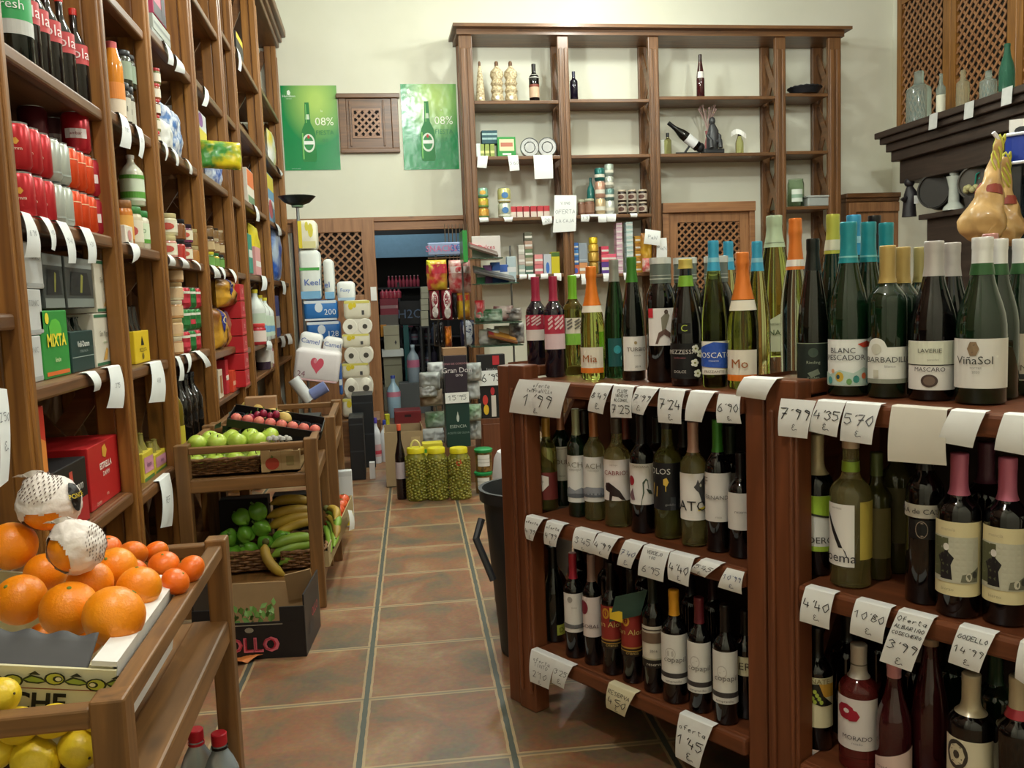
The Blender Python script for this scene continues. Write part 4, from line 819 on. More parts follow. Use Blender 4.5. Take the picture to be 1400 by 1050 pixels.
# --- tags on the wall shelving
def left3(yv, out, z): return Vector((SHX+.014+out, yv, z))
def ltag(label, q, lines=(), bay=None, k=None, **kw):
    c = [tuple((lambda P: (P.y, P.z))(PX(x, y, SHX+.016))) for x, y in q]
    if bay is not None:
        z = LS[bay][k]+.001; c[0] = (c[0][0], z); c[1] = (c[1][0], z)
    return paper('shelf_tag', label, c, left3, lines, kw.pop('ink', INKL), None, group='price tags on the wall shelving', bow=.02, **kw)
SCR = lambda s: [(s, .55, .12)]
for q, lab, b_, k_, tx in [
 ([(28, 291), (40, 294), (51, 352), (35, 352)], 'white tag below the red cans, nearest of four', 1, 1, "6'90"),
 ([(54, 298), (66, 301), (78, 343), (65, 341)], 'white tag below the red cans, second of four', 1, 1, "4'95"),
 ([(76, 303), (90, 307), (105, 360), (90, 360)], 'white tag below the orange cans, third of four', 1, 1, "5'40"),
 ([(108, 312), (122, 316), (131, 360), (118, 360)], 'white tag below the orange cans, last of four', 1, 1, "4'20"),
 ([(118, 511), (130, 508), (135, 533), (127, 536)], 'small curled tag under the dark green six pack', 1, 2, ''),
 ([(147, 507), (163, 504), (166, 558), (146, 558)], 'long white tag under the white and green cartons', 1, 2, "3'95"),
 ([(162, 157), (172, 162), (175, 204), (165, 200)], 'narrow white tag on the second bay, under the juice bottle', 2, 1, "1'85"),
 ([(184, 173), (193, 178), (196, 217), (186, 213)], 'narrow white tag on the second bay, under the dark jar', 2, 1, "2'10"),
 ([(175, 329), (187, 333), (189, 355), (178, 360)], 'rounded white tag under the mayonnaise jars', 2, 2, ''),
 ([(204, 496), (219, 492), (225, 549), (202, 551)], 'long white tag under the yellow six pack', 2, 3, "4'60"),
 ([(217, 657), (231, 648), (234, 719), (219, 722)], 'long white tag under the yellow and pink packs', 2, 4, "REF"),
 ([(224, 60), (230, 64), (235, 90), (230, 87)], 'small white tag under the grey boxes, nearer one', 3, 0, ''),
 ([(239, 77), (245, 82), (250, 101), (240, 97)], 'small white tag under the grey boxes, farther one', 3, 0, ''),
 ([(221, 196), (227, 201), (228, 220), (223, 219)], 'white tag under the blue bag, nearest of three', 3, 1, ''),
 ([(233, 206), (239, 211), (244, 227), (239, 226)], 'white tag under the blue bag, middle of three', 3, 1, ''),
 ([(253, 221), (257, 225), (262, 239), (258, 237)], 'white tag under the blue bag, farthest of three', 3, 1, ''),
 ([(228, 345), (233, 347), (238, 364), (230, 363)], 'white tag under the small jars, nearest of three', 3, 2, ''),
 ([(244, 351), (250, 354), (257, 367), (250, 366)], 'white tag under the small jars, middle of three', 3, 2, ''),
 ([(262, 358), (268, 361), (276, 370), (271, 369)], 'white tag under the small jars, farthest of three', 3, 2, ''),
 ([(240, 488), (245, 487), (252, 520), (242, 521)], 'white tag under the green tins, nearest of three', 3, 3, ''),
 ([(253, 485), (259, 484), (258, 509), (254, 510)], 'white tag under the green tins, middle of three', 3, 3, ''),
 ([(267, 481), (273, 480), (288, 500), (281, 503)], 'white tag flying out under the green tins', 3, 3, ''),
 ([(279, 122), (284, 128), (281, 146), (276, 144)], 'white tag high in the fourth bay', 4, 1, ''),
 ([(287, 361), (293, 364), (300, 380), (294, 380)], 'white tag above the gold bags, nearest of three', 4, 3, ''),
 ([(298, 365), (304, 367), (309, 382), (304, 382)], 'white tag above the gold bags, middle of three', 4, 3, ''),
 ([(313, 371), (318, 373), (325, 386), (320, 387)], 'white tag above the gold bags, farthest of three', 4, 3, ''),
 ([(324, 80), (328, 86), (329, 98), (325, 95)], 'tiny white tag high near the far end of the shelving', 6, 0, ''),
 ([(347, 284), (351, 288), (354, 303), (350, 302)], 'tiny white tag under the orange and white pack', 6, 2, ''),
 ([(357, 378), (363, 380), (363, 396), (357, 398)], 'curved white tag under the pink box', 6, 3, ''),
 ([(363, 467), (369, 466), (370, 478), (364, 479)], 'tiny white tag under the detergent bottles', 6, 4, ''),
 ([(378, 229), (383, 232), (387, 240), (383, 240)], 'tiny white tag near the back wall under the yellow bag', 7, 1, ''),
 ([(376, 306), (381, 310), (385, 322), (380, 322)], 'tiny white tag near the back wall under the blue tall box', 7, 2, ''),
 ([(384, 385), (389, 389), (390, 403), (386, 402)], 'tiny white tag near the back wall under the purple bag', 7, 3, ''),
 ([(383, 461), (388, 460), (389, 474), (384, 475)], 'tiny white tag by the toilet paper, nearer one', 7, 4, ''),
 ([(391, 458), (396, 457), (399, 470), (394, 471)], 'tiny white tag by the toilet paper, farther one', 7, 4, '')]:
    ltag(lab, q, SCR(tx) if tx else (), b_, k_)
c = [(P.y, P.z) for P in (PX(x, y, XF+.012) for x, y in ((-8, 530), (8, 532), (13, 657), (-6, 668)))]
paper('shelf_tag', 'large white tag pinned to the nearest post of the wall shelving', c, lambda yv, o, z: Vector((XF+.010+o, yv, z)), [("2'50", .7, .14), ('€', .4, .1)], INKL, None, flap=0, group='price tags on the wall shelving')
# ================================================================== packaged goods: builders
def ysolve(X, z, cx):
    a, b = .8, 9.4
    for _ in range(40):
        m = (a+b)/2
        if proj((X, m, z))[0] < cx: a = m
        else: b = m
    return (a+b)/2
def lp(cx, bay, k, inset=.06, dz=0):
    X = SHX-inset; z = LS[bay][k]+.001+dz
    return Vector((X, ysolve(X, z, cx), z))
def pxr(P, w): return w*depth(P)/2400
def cyl_decor(t, Rr, z0, Hh, ha, deco, color=None, rot=0, name='label'):
    def fn(u, v, l): a = u/Rr+rot; r = Rr+.0006+l; return Vector((r*sin(a), -r*cos(a), z0+v))
    W = 2*ha*Rr; par = t
    if color:
        par = MB().grid(lambda u, v: fn((u-.5)*W, v*Hh, 0), 16, 1).build(name, mat(color, .5, noise_amt=.02), t, smooth=60)
    if deco: decorate(par, W, Hh, fn, deco.get('t', ()), deco.get('b', ()), deco.get('a', ()), ml=.02)
    return par
def can(label, P, Rr, H, c, deco=None, group=None, name='drink_can', lidc='b8bcbe', cat='can'):
    t = thing(name, label, cat, P, facing(P), group)
    MB().lathe([(0, .003), (.8*Rr, 0), (.86*Rr, .004), (Rr, .1*H), (Rr, .88*H), (.86*Rr, .965*H)], 20).build('body', mat(c, .28, metal=.35, noise_amt=.02), t, smooth=50)
    MB().lathe([(.86*Rr, .965*H), (.88*Rr, H), (.82*Rr, H), (.78*Rr, .975*H), (0, .975*H)], 20).build('lid', mat(lidc, .3, metal=.8), t, smooth=40)
    if deco: cyl_decor(t, Rr, .1*H, .78*H, 1.3, deco)
    return t
def jar(label, P, Rr, H, c, lidc, lab=None, deco=None, group=None, name='jar', cat='jar', lh=.16, transp=False, neck=.86):
    t = thing(name, label, cat, P, facing(P), group)
    hb = H*(1-lh)
    MB().lathe([(0, 0), (.92*Rr, 0), (Rr, .03*H), (Rr, hb*.86), (.97*Rr, hb*.92), (neck*Rr, hb*.985), (neck*Rr, hb)], 20).build('body', glass(c) if transp else mat(c, .25, coat=.3), t, smooth=50)
    r = min(neck*1.08, 1.0)*Rr
    MB().lathe([(r*.96, hb-.002), (r, hb), (r, H*.985), (r*.95, H), (0, H)], 20).build('lid', mat(lidc, .4), t, smooth=50)
    if lab: cyl_decor(t, Rr, .15*H, .52*H, 1.5, deco, lab)
    return t
def flask(label, P, Rr, H, c, capc, lab=None, deco=None, group=None, name='bottle', cat='bottle', shoulder=.62, neck=.3, lz=(.2, .5), transp=False, capz=.93, tex=None):
    t = thing(name, label, cat, P, facing(P), group)
    g = glass(c, ior=1.2) if transp else (tex or mat(c, .12, coat=.4, noise_amt=.02))
    prof = [(0, 0), (.9*Rr, 0), (Rr, .02*H), (Rr, shoulder*H), (.95*Rr, (shoulder+.05)*H), (.75*Rr, (shoulder+.12)*H), ((neck+.12)*Rr, (shoulder+.2)*H), (neck*Rr, (shoulder+.25)*H if shoulder < .68 else .94*H), (neck*Rr, .97*H), (0, .97*H)]
    MB().lathe(prof, 20).build('body', g, t, smooth=50)
    MB().lathe([(neck*Rr*1.12, capz*H), (neck*Rr*1.16, H*.995), (neck*Rr*1.05, H), (0, H)], 16).build('cap', mat(capc, .4), t, smooth=50)
    if lab: cyl_decor(t, Rr, lz[0]*H, (lz[1]-lz[0])*H, 1.5, deco, lab)
    return t
def pbox(label, P, W, D, H, c, deco=None, rz=0, group=None, name='carton', cat='box', top=None, side=None, bev=.003):
    "box with its printed face along local +X .. seen from local -Y; origin at the front bottom centre"
    t = thing(name, label, cat, P, rz, group)
    MB().box(-W/2, W/2, 0, D, 0, H).build('body', mat(c, .45, noise_amt=.02), t, bevel=bev)
    if deco: decorate(t, W*.96, H*.96, lambda u, v, l: Vector((u, -l, v+H*.02)), deco.get('t', ()), deco.get('b', ()), deco.get('a', ()))
    if side: decorate(t, D*.9, H*.96, lambda u, v, l: Vector((-W/2-l, D/2-u, v+H*.02)), side.get('t', ()), side.get('b', ()), side.get('a', ()))
    if top: MB().box(-W/2+.004, W/2-.004, .004, D-.004, H, H+.002).build('top_panel', mat(top, .5), t)
    return t
def lbox(label, x0, x1, yt, bay, k, D, c, deco=None, inset=.03, dz=0, H=None, **kw):
    X = SHX-inset; z = LS[bay][k]+.001+dz
    ya, yb = ysolve(X, z, x0), ysolve(X, z, x1)
    P = Vector((X, (ya+yb)/2, z)); Hh = H or max(.02, zat(P, (x0+x1)/2, yt)-z)
    return pbox(label, P, yb-ya-.004, D, Hh, c, deco, pi/2, **kw), Hh
def bag(label, P, W, D, H, m, rz=0, group=None, name='snack_bag', cat='bag', deco=None, tilt=0, crimp=True, seed=0):
    "filled pouch, front towards local -Y, origin at the bottom centre"
    t = thing(name, label, cat, P, rz, group)
    def f(sgn):
        def g(u, v):
            x = (u-.5)*2; y = (v-.5)*2
            k = max(0, (1-abs(x)**4))**.6*max(0, (1-abs(y)**4))**.6
            nz = (noise.noise(Vector((x*2.2+seed, y*2.2, sgn*3+seed)))*.34+(.5-abs(noise.noise(Vector((x*5+seed, y*4, sgn+seed)))))*.22)*k
            pin = 1-.05*abs(y)**2
            pin *= 1+.05*noise.noise(Vector((y*3+seed, sgn*0, seed)))
            return Vector((x*W/2*pin, sgn*(D/2*(k+nz)+.0015)+tilt*v*H, v*H*cos(tilt)))
        return g
    mb = MB(); mb.grid(f(-1), 16, 16, 0); n = len(mb.f); mb.grid(f(1), 16, 16, 0)
    mb.f[n:] = [list(reversed(q)) for q in mb.f[n:]]
    mb.build('pouch', m, t, smooth=180)
    if crimp:
        for z0 in (0, H*.955):
            MB().grid(lambda u, v: Vector(((u-.5)*W*.93, -.003+.004*(int(u*24) % 2)-.002+tilt*(z0+v*H*.045), (z0+v*H*.045)*cos(tilt))), 24, 1).build('seal', m, t)
    if deco:
        g = f(-1)
        decorate(t, W, H, lambda u, v, l: (lambda q: Vector((q.x, q.y-.0015-l, q.z)))(g(u/W+.5, v/H)), deco.get('t', ()), deco.get('b', ()), deco.get('a', ()), ml=.02)
    return t
def ORD(i): return ('first', 'second', 'third', 'fourth', 'fifth', 'sixth', 'seventh', 'eighth', 'ninth', 'tenth', 'eleventh', 'twelfth')[i]
# ================================================================== first bay of the wall shelving
flask('bottle with a green and grey label beside the cola bottles, up by the ceiling', lp(21, 1, 0, .05), .05, .31, '10140f', '2f8a3a', '2f9a52', {'b': [(0, .3, 'b8bab4')], 't': [('fresh', .6, .2, 'e8f0e8')]}, lz=(.22, .62))
for i, x in enumerate((41, 55, 72, 91, 110)):
    P = lp(x, 1, 0, .05); flask('dark cola bottle with a red label, %s along the top shelf of the nearest bay' % ORD(i), P, .036, .31, '120a08', 'c0281f', 'c2484a', {'t': [('Cola', .5, .55, 'f0dcdc')]}, lz=(.42, .62), group='cola bottles on the top shelf', shoulder=.55)
for i, x in enumerate((64, 80, 98)):
    P = lp(x, 1, 0, .15); flask('dark cola bottle with a red cap in the back line, %s from the front post' % ORD(i), P, .036, .32, '120a08', 'c0281f', 'b83c3e', None, lz=(.42, .62), group='cola bottles on the top shelf', shoulder=.55)
CANC = [('red', 'b8262c')]*3+[('silver', 'b4bab0')]*2+[('orange', 'd8481e')]*3+[('crimson', 'b02838')]*2
CT = {'red': {'a': [(circ(0, .62, .2, 5, .5), 'd8a03a')], 't': [('damm', .42, .1, 'e8d8c0')]}, 'silver': {'b': [(.1, .16, '9aa29a')], 't': [('sin', .6, .12, '7a827a')]}, 'orange': {'t': [('fred', .5, .14, 'f0c8a0')], 'b': [(.75, .78, 'f0c8a0')]}, 'crimson': {'a': [([(-.6, .3), (.6, .3), (.6, .6), (-.6, .6)], 'e0d4d4')], 't': [('ambar', .45, .1, '8a2030')]}}
y0_, y1_ = ysolve(SHX-.05, LS[1][1], 22), ysolve(SHX-.05, LS[1][1], 142)
HC = .122
for lvl in range(2):
    cnt = {}
    for i, (nm, c) in enumerate(CANC):
        n = cnt.get(nm, 0); cnt[nm] = n+1
        y = y0_+(y1_-y0_)*(i+.5)/10; P = Vector((SHX-.05, y, LS[1][1]+.001+lvl*(HC+.006)))
        can('%s drink can, %s of its colour in the %s layer' % (nm, ORD(n), ('lower', 'upper')[lvl]), P, .038, HC, c, CT[nm], 'drink cans in the nearest bay')
for i, (x, c, nm) in enumerate(((48, '5a1a24', 'dark red'), (76, '8a5a5c', 'rosy silver'), (106, 'b0202c', 'bright red'), (124, 'b83444', 'red and white'))):
    P = lp(x, 1, 1, .055, 2*(HC+.006)) if i > 1 else lp(x, 1, 1, .15, 2*(HC+.006))
    can('%s tall can on top of the two layers of cans' % nm, P, .042, .13, c, CT['crimson'] if i else None, 'drink cans in the nearest bay')
for i in range(2):
    for x, c, nm in ((76, '8a8078', 'hidden grey'), (112, '8a2a2c', 'hidden red')):
        can('%s can in the back line under the tall cans, layer %s' % (nm, ('one', 'two')[i]), lp(x, 1, 1, .15, i*(HC+.006)), .042, HC, c, None, 'drink cans in the nearest bay')
z_ = 0
for i in range(3):
    _, h = lbox('white carton with slots, %s in the stack beside the nearest post' % ('bottom one', 'middle one', 'top one')[i], 36, 61, 464, 1, 2, .24, 'c8cac8', {'t': [('TONIC', .7, .14, '8a8c8c')], 'b': [(.02, .1, 'a8aaa8')]}, dz=z_, H=.122, group='white cartons'); z_ += h+.002
_, hg = lbox('bright green beer carton with yellow lettering', 62, 98, 424, 1, 2, .2, '2f8f3a', {'t': [('*MIXTA', .55, .2, 'f0dc3a'), ('limón', .25, .08, 'e8f0c0')], 'a': [(circ(0, .72, .5, 9, .35), '5ab83a'), ([(-.9, .02), (.9, .02), (.9, .08), (-.9, .08)], 'd86a2a'), (circ(-.6, .9, .15, 10, .6), 'f0dc3a')]})
t6, h6 = lbox('dark green six pack of beer bottles with pale lettering', 100, 131, 452, 1, 2, .16, '1c3a36', {'t': [('*Voll-Damm', .68, .15, 'd0d4cc'), ('DOBLE MALTA', .5, .07, '9aa8a0')], 'b': [(.35, .37, '9aa8a0')]}, name='beer_six_pack')
for j in range(6):
    q = MB(); q.lathe([(.026, h6*.3), (.026, h6*.95), (.014, h6*1.14), (.012, h6*1.3), (.015, h6*1.31), (.015, h6*1.34), (0, h6*1.345)], 14, (-.075+.075*(j % 3), .045+.07*(j//3), 0)); q.build('bottle_neck', mat('15211b', .1, coat=.5), t6, smooth=50)
z_ = 0
for i in range(2):
    _, h = lbox('white and green beer carton with slanted lettering, %s of two' % ('lower', 'upper')[i], 133, 158, (428, 345)[i], 1, 2, .2, 'd2cdbc', {'t': [('San Miguel', .62, .11, '5a5a4a'), ('especial', .45, .06, '6f8a4a')], 'b': [(0, .06, '2f6a4a'), (.94, 1, '2f6a4a')], 'a': [([(-.3, .1), (.1, .1), (.3, .3), (.1, .34)], 'c89a4a')]}, dz=z_, H=None if i == 0 else h); z_ += h+.002
for i, (x0, x1) in enumerate(((62, 90), (92, 130))):
    P = SHX
    lbox('black and grey bottle carrier lying on the %s carton' % ('green', 'dark green')[i], x0, x1, 345, 1, 2, .18, '3c423f', {'a': [([(-.8, .25), (.8, .25), (.6, .72), (-.6, .72)], '151a1a'), ([(-.05, .3), (.1, .3), (.25, .65), (.1, .68)], '8a8a3a')], 'b': [(.8, 1, '8a908c'), (0, .18, '7a827c')]}, dz=max(hg, h6*1.345)+.004, H=.155)
_, h = lbox('tall red and orange box leaning by the nearest post', 53, 76, 556, 1, 3, .22, 'c8301f', {'a': [([(-.9, .45), (.9, .38), (.9, .75), (-.9, .85)], 'e08a3a'), ([(-.9, .5), (.9, .43), (.9, .5), (-.9, .58)], 'f0e0c8')], 'b': [(.3, .34, 'f0e0c8')]})
lbox('black beer carton with red lower edge in front of the red box', 79, 124, 634, 1, 3, .16, '1a1718', {'b': [(0, .4, 'b02a2c')], 't': [('Damm', .62, .16, 'd8d4cc', .3), ('Lemon', .48, .09, 'd8d4cc', .3)], 'a': [([(.05, .0), (.3, .0), (.1, .9), (-.1, .9)], 'c04a3a')]}, inset=.01)
lbox('large red beer carton with a white printed star name', 126, 167, 602, 1, 3, .32, 'b81f22', {'t': [('*ESTRELLA', .62, .11, 'f2e4d8'), ('DAMM', .48, .09, 'f2e4d8'), ('DAMM', .05, .06, 'f0c0a8', -.6), ('1876', .12, .05, 'f0c0a8')], 'a': [(circ(0, .85, .18, 5, .7), 'd8a03a')]}, inset=.03)
# crate at the picture edge
P = PX(3, 705, SHX-.03); t = thing('plastic_crate', 'bright blue plastic crate at the picture edge by the nearest post', 'crate', (SHX-.02, P.y-.18, LS[1][3]-.06))
m = MB(); m.box(-.25, 0, 0, .2, 0, .014); m.box(-.25, -.235, 0, .2, 0, .1); m.box(-.25, 0, .188, .2, 0, .1); m.box(-.25, 0, 0, .012, 0, .1); m.box(-.012, 0, 0, .2, .08, .1)
for k in range(9): m.box(-.012, 0, .0+k*.0235, .008+k*.0235, .01, .082)
m.build('shell', mat('1f66b0', .4), t)
MB().box(-1.29, SHX, .7, PY_[0]-.07, LS[1][3]-.1, LS[1][3]-.062).xf(WSI).build('shelf', BROWN['y'], WS, bevel=.006)
# ================================================================== second bay
flask('orange juice bottle with a pink cap in the second bay', lp(160, 2, 1, .05), .036, .30, 'd8862a', 'c85a5a', 'e0d0b8', {'b': [(.5, 1, 'e08a3a')]}, lz=(.1, .5), shoulder=.7, neck=.5, capz=.9)
for i, x in enumerate((168, 174)):
    jar('dark jar with a black lid beside the juice bottle, %s one' % ('nearer', 'farther')[i], lp(x, 2, 1, .05), .036, .17, '2a2018', '18181a', 'b8b4a4', {'t': [('miel', .5, .25, '4a4a3a')]})
    jar('dark jar standing on another beside the juice bottle, %s one' % ('nearer', 'farther')[i], lp(x, 2, 1, .05, .172), .036, .13, '3a3a2c', '18181a', '8a9a84')
jar('orange sauce jar beside the mayonnaise', lp(171, 2, 2, .05), .036, .17, 'c8782a', '8a5a2a', 'd8a04a')
jar('white and green mayonnaise jar, the lower one', lp(190, 2, 2, .05), .045, .15, 'dcd8c4', '2f7a3a', 'cfdcc0', {'b': [(0, .2, '5a9a3a')], 't': [('MAYO', .6, .22, '3a6a3a')]})
flask('white and green squeeze bottle of mayonnaise on top of the jars', lp(183, 2, 2, .06, .17), .045, .2, 'd8d6c2', 'e4e4dc', 'd0dcc4', {'b': [(.1, .35, '5a9a3a'), (.85, 1, '5a9a3a')]}, lz=(.1, .6))
jar('jar under the squeeze bottle with a pale label', lp(181, 2, 2, .06), .045, .16, 'cfc6a8', '3a7a3a', 'd8d2bc', {'a': [(circ(0, .5, .4, 12, .6), 'b8504a')]})
pbox('pale carton with a pink fish picture in the second bay', lp(178, 2, 2, .012)+Vector((0, 0, 0)), .1, .03, .07, 'dcd4c4', {'a': [(circ(0, .5, .5, 12, .6), 'c88a84')], 't': [('atun', .2, .2, '6a4a4a')]}, pi/2)
t, h = lbox('yellow six pack of beer with a black bird sign', 186, 206, 452, 2, 3, .15, 'd8b81f', {'t': [('MEZQUITA', .4, .13, '2a2410')], 'a': [([(-.2, .55), (.25, .55), (.0, .85)], '1a1a14'), (circ(0, .2, .15, 8, .7), '6a5a1a')]}, name='beer_six_pack')
MB().box(-.06, .0, .07, .08, h, h*1.75).build('carry_handle', mat('d8b81f', .5), t)
for j in range(6):
    q = MB(); q.lathe([(.026, h*.3), (.026, h*1.0), (.015, h*1.3), (.012, h*1.75), (.015, h*1.76), (0, h*1.82)], 14, (-.06+.06*(j % 3), .04+.075*(j//3), 0)); q.build('bottle_neck', mat('1a1410', .1, coat=.5), t, smooth=50)
for i, (x0, x1) in enumerate(((198, 212), (213, 231))):
    t, h = lbox('yellow and pink four pack of bottles, %s one' % ('nearer', 'farther')[i], x0, x1, 616, 2, 4, .14, 'cdb93a', {'a': [([(-.9, .3), (.9, .25), (.9, .8), (-.9, .85)], 'c88aa0')], 't': [('limon', .55, .2, '6a3a5a')], 'b': [(0, .12, '4a7a3a')]}, name='bottle_four_pack')
    for j in range(4):
        q = MB(); q.lathe([(.026, h*.3), (.026, h*1.0), (.014, h*1.3), (.012, h*1.55), (.015, h*1.56), (0, h*1.62)], 12, (-.035+.07*(j % 2), .035+.07*(j//2), 0)); q.build('bottle_neck', mat('8a8040', .1, coat=.5), t, smooth=50)
# ================================================================== third bay
lbox('pink and black box high in the third bay', 210, 228, 2, 3, 0, .2, 'b04060', {'b': [(.0, .35, '2a1a20')], 'a': [([(.3, .1), (.9, .1), (.9, .9), (.3, .9)], '1c1418')]}, dz=.14, H=.16)
lbox('flat grey box under the pink and black box, lower one', 209, 234, 40, 3, 0, .22, '8f938c', {'b': [(.4, .6, 'b4b8b0')]}, H=.065)
lbox('flat grey box under the pink and black box, upper one', 210, 234, 40, 3, 0, .22, 'a5a99f', {'b': [(.4, .6, '7a7e78')]}, dz=.068, H=.065)
bag('blue and white bag with snowy speckles in the third bay', lp(232, 3, 1, .07), .30, .09, .25, speckle('snow_print', '3a6aa8', 'dfe4e8', 30, .35, .12), pi/2, seed=3)
bag('white bag leaning before the blue bag in the third bay', lp(224, 3, 1, .04), .14, .06, .14, mat('d8d8d2', .4), pi/2, seed=9)
for i in range(5):
    jar('small spice jar in the upright stack in the third bay, %s from the bottom' % ORD(i), lp(213, 3, 1, .045, i*.072), .022, .07, ('7a3a2a', '8a8a5a', '5a2a1a', '9a5a3a', '6a6a3a')[i], 'b82a2a', 'dcd4c0', group='spice jars in the third bay')
items = [(229, .1, 'd0c8a4', 'c8bc8a', 'cream', 2), (241, .095, '7a4a26', '1a1a1e', 'brown', 2), (251, .09, '6a2a4a', '2a1a2a', 'purple', 2), (261, .085, '8a6a3a', 'b8a878', 'tan', 2)]
for i, (x, h, c, lc, nm, n) in enumerate(items):
    for k in range(n):
        jar('%s preserve jar, %s layer of the third bay' % (nm if k else nm+' or pink', ('lower', 'upper')[k]), lp(x, 3, 2, .05, k*(h+.003)), .045, h, c if k else ('c88a7a', 'a8302a', '7a3a3a', 'a8743a')[i], lc, 'd8d0b8' if i % 2 == 0 else None, {'a': [(circ(0, .5, .5, 12, .6), 'b84a3a')]} if i % 2 == 0 else None, group='preserve jars in the third bay', lh=.2)
for i in range(5):
    jar('pale jar in the tall stack beside the green tins, %s from the bottom' % ORD(i), lp(238, 3, 3, .05, i*.082), .042, .08, ('9a6a3a', 'c8a878', 'b88a5a', 'c8b898', 'a87a4a')[i], ('cfc4a8', 'b89a6a')[i % 2], 'd0b088', group='stacked jars in the third bay', lh=.2)
k = 0
for i, x in enumerate((249, 257, 264)):
    for j in range(3):
        can('%s tin in the %s layer, stack %s' % (('red and green', 'green')[(i+j) % 2], ('bottom', 'middle', 'top')[j], ('nearest', 'middle', 'farthest')[i]), lp(x, 3, 3, .05, j*.104), .042, .10, ('b83440', '2f7a3f')[1 if (i+j) % 2 else 0] if j != 1 else '2f7a3f', {'a': [([(-.8, .2), (.8, .2), (.8, .5), (-.8, .5)], ('c83a4a', '2f7a3f')[(i+j) % 2])], 'b': [(.75, .9, 'd8d8c8')]}, 'green and red tins', 'food_tin', cat='tin')
z4 = .62
MB().box(-1.29, SHX, PY_[1], PY_[3]-.06, z4-.03, z4).xf(WSI).build('shelf', BROWN['y'], WS, bevel=.006)
for i, x in enumerate((251, 259, 267)):
    flask('dark soda bottle low behind the apples, %s one' % ('nearest', 'middle', 'farthest')[i], Vector((SHX-.05, ysolve(SHX-.05, z4, x), z4+.001)), .05, .34, '15120f', '1a1a1c', None, None, shoulder=.6, group='dark soda bottles')
flask('yellowish oil bottle low behind the apples', Vector((SHX-.05, ysolve(SHX-.05, z4, 241), z4+.001)), .045, .33, '6a5a1a', '2a5a2a', 'c8b83a', None, lz=(.1, .4))
# ================================================================== fourth bay
lbox('white and yellow pack standing high in the fourth bay', 268, 284, 146, 4, 2, .16, 'd4d6d4', {'b': [(.0, .45, 'd8c84a')], 'a': [(circ(0, .75, .4, 12, .6), '8a5a9a')]}, dz=.19, H=.17)
lbox('orange pack at the front of the fourth bay shelf', 272, 279, 190, 4, 2, .12, 'd8683a', {'b': [(.3, .6, 'f0e0d0')]}, H=.18)
bag('crinkled blue and white bag in the fourth bay', lp(289, 4, 2, .07), .36, .10, .21, speckle('blue_crinkle', '2a5ab0', 'd8e0ea', 16, .3, .1), pi/2, seed=5)
bag('yellow and green bag sticking out past the post of the fourth bay', lp(302, 4, 2, -.06, .05), .24, .08, .15, speckle('yellow_green', '3f8a3a', 'd8c41f', 7, .3, .06, c3='e0cf2a'), .5, seed=7)
for i, x in enumerate((284, 291, 298)):
    jar('small dark jar in the fourth bay, lower layer, %s' % ('nearest', 'middle', 'farthest')[i], lp(x, 4, 3, .05), .04, .085, ('5a7a2a', 'c8a83a', '3a5a2a')[i], ('d8c83a', '2f6a3a', '2a2a2a')[i], '6a9a4a', group='small jars in the fourth bay')
    jar('small brown jar in the fourth bay, upper layer, %s' % ('nearest', 'middle', 'farthest')[i], lp(x, 4, 3, .05, .087), .04, .085, '6a4a2a', ('3a2a1a', 'b8a888', '8a6a4a')[i], 'b8a078', group='small jars in the fourth bay')
    jar('small brown jar in the fourth bay, top layer, %s' % ('nearest', 'middle', 'farthest')[i], lp(x, 4, 3, .07, .174), .036, .07, '7a5a34', ('8a6a4a', '3a2a1a', 'c8b898')[i], None, group='small jars in the fourth bay')
GOLDB = speckle('gold_cookie', 'c8962e', '7a4a1a', 7, .3, .1, c3='c8784a')
gd = {'a': [(circ(-.3, .7, .28, 16, 1.1), '2a2f7a'), (circ(.35, .3, .2, 14, 1.0), '7a4a2a')], 't': [('O', .7, .2, 'd8c8a0', -.3)]}
bag('gold cookie bag with a blue disc, lying on top of the other', lp(305, 4, 4, .03, .235), .44, .12, .17, GOLDB, pi/2, deco=gd, seed=2)
bag('gold cookie bag with a blue disc, nearer one below', lp(297, 4, 4, .04), .26, .10, .23, GOLDB, pi/2, deco=gd, seed=4)
bag('gold and purple cookie bag, farther one below', lp(314, 4, 4, .04), .28, .10, .22, speckle('gold_purple', 'b8743a', '7a3a6a', 6, .3, .08), pi/2, seed=6)
# narrow bay and the far bays
z5 = LS[4][4]-.42
P = Vector((SHX+.03, ysolve(SHX+.03, z5, 337), z5))
for i in range(6):
    pbox('red box in the tall stack of red boxes, %s from the top' % ORD(5-i), Vector((SHX+.06, ysolve(SHX+.06, .95, 337), .78+i*.105)), .17, .12, .1, 'b8222a', {'b': [(.1, .2, 'd85a5a')], 't': [('té', .6, .4, 'e8c8c0')]}, pi/2, group='stacked red boxes')
MB().box(-1.29, SHX, PY_[3], PY_[5]-.06, .73, .76).xf(WSI).build('shelf', BROWN['y'], WS, bevel=.006)
pbox('small white and brown carton behind the potatoes', Vector((SHX-.02, ysolve(SHX-.02, .8, 303), .761)), .12, .08, .16, 'd2c4ae', {'a': [([(-.5, .15), (.5, .15), (.5, .8), (-.5, .8)], 'a06a3a')]}, pi/2)
pbox('orange red carton behind the potatoes', Vector((SHX-.0, ysolve(SHX, .8, 325), .761)), .34, .12, .13, 'd0452a', {'b': [(.3, .5, 'e8b89a')], 'a': [([(-.6, .55), (.6, .55), (.6, .9), (-.6, .9)], 'e0704a')]}, pi/2)
pbox('small red carton behind the potatoes, nearer one', Vector((SHX-.02, ysolve(SHX-.02, .8, 312), .761+.0)), .09, .08, .2, 'b82a34', {'b': [(.4, .55, 'e8d8c8')]}, pi/2)
lbox('dark yellow topped box high in the far bay', 325, 334, 50, 6, 0, .2, '2c2a26', {'b': [(.8, 1, 'd8b83a')]})
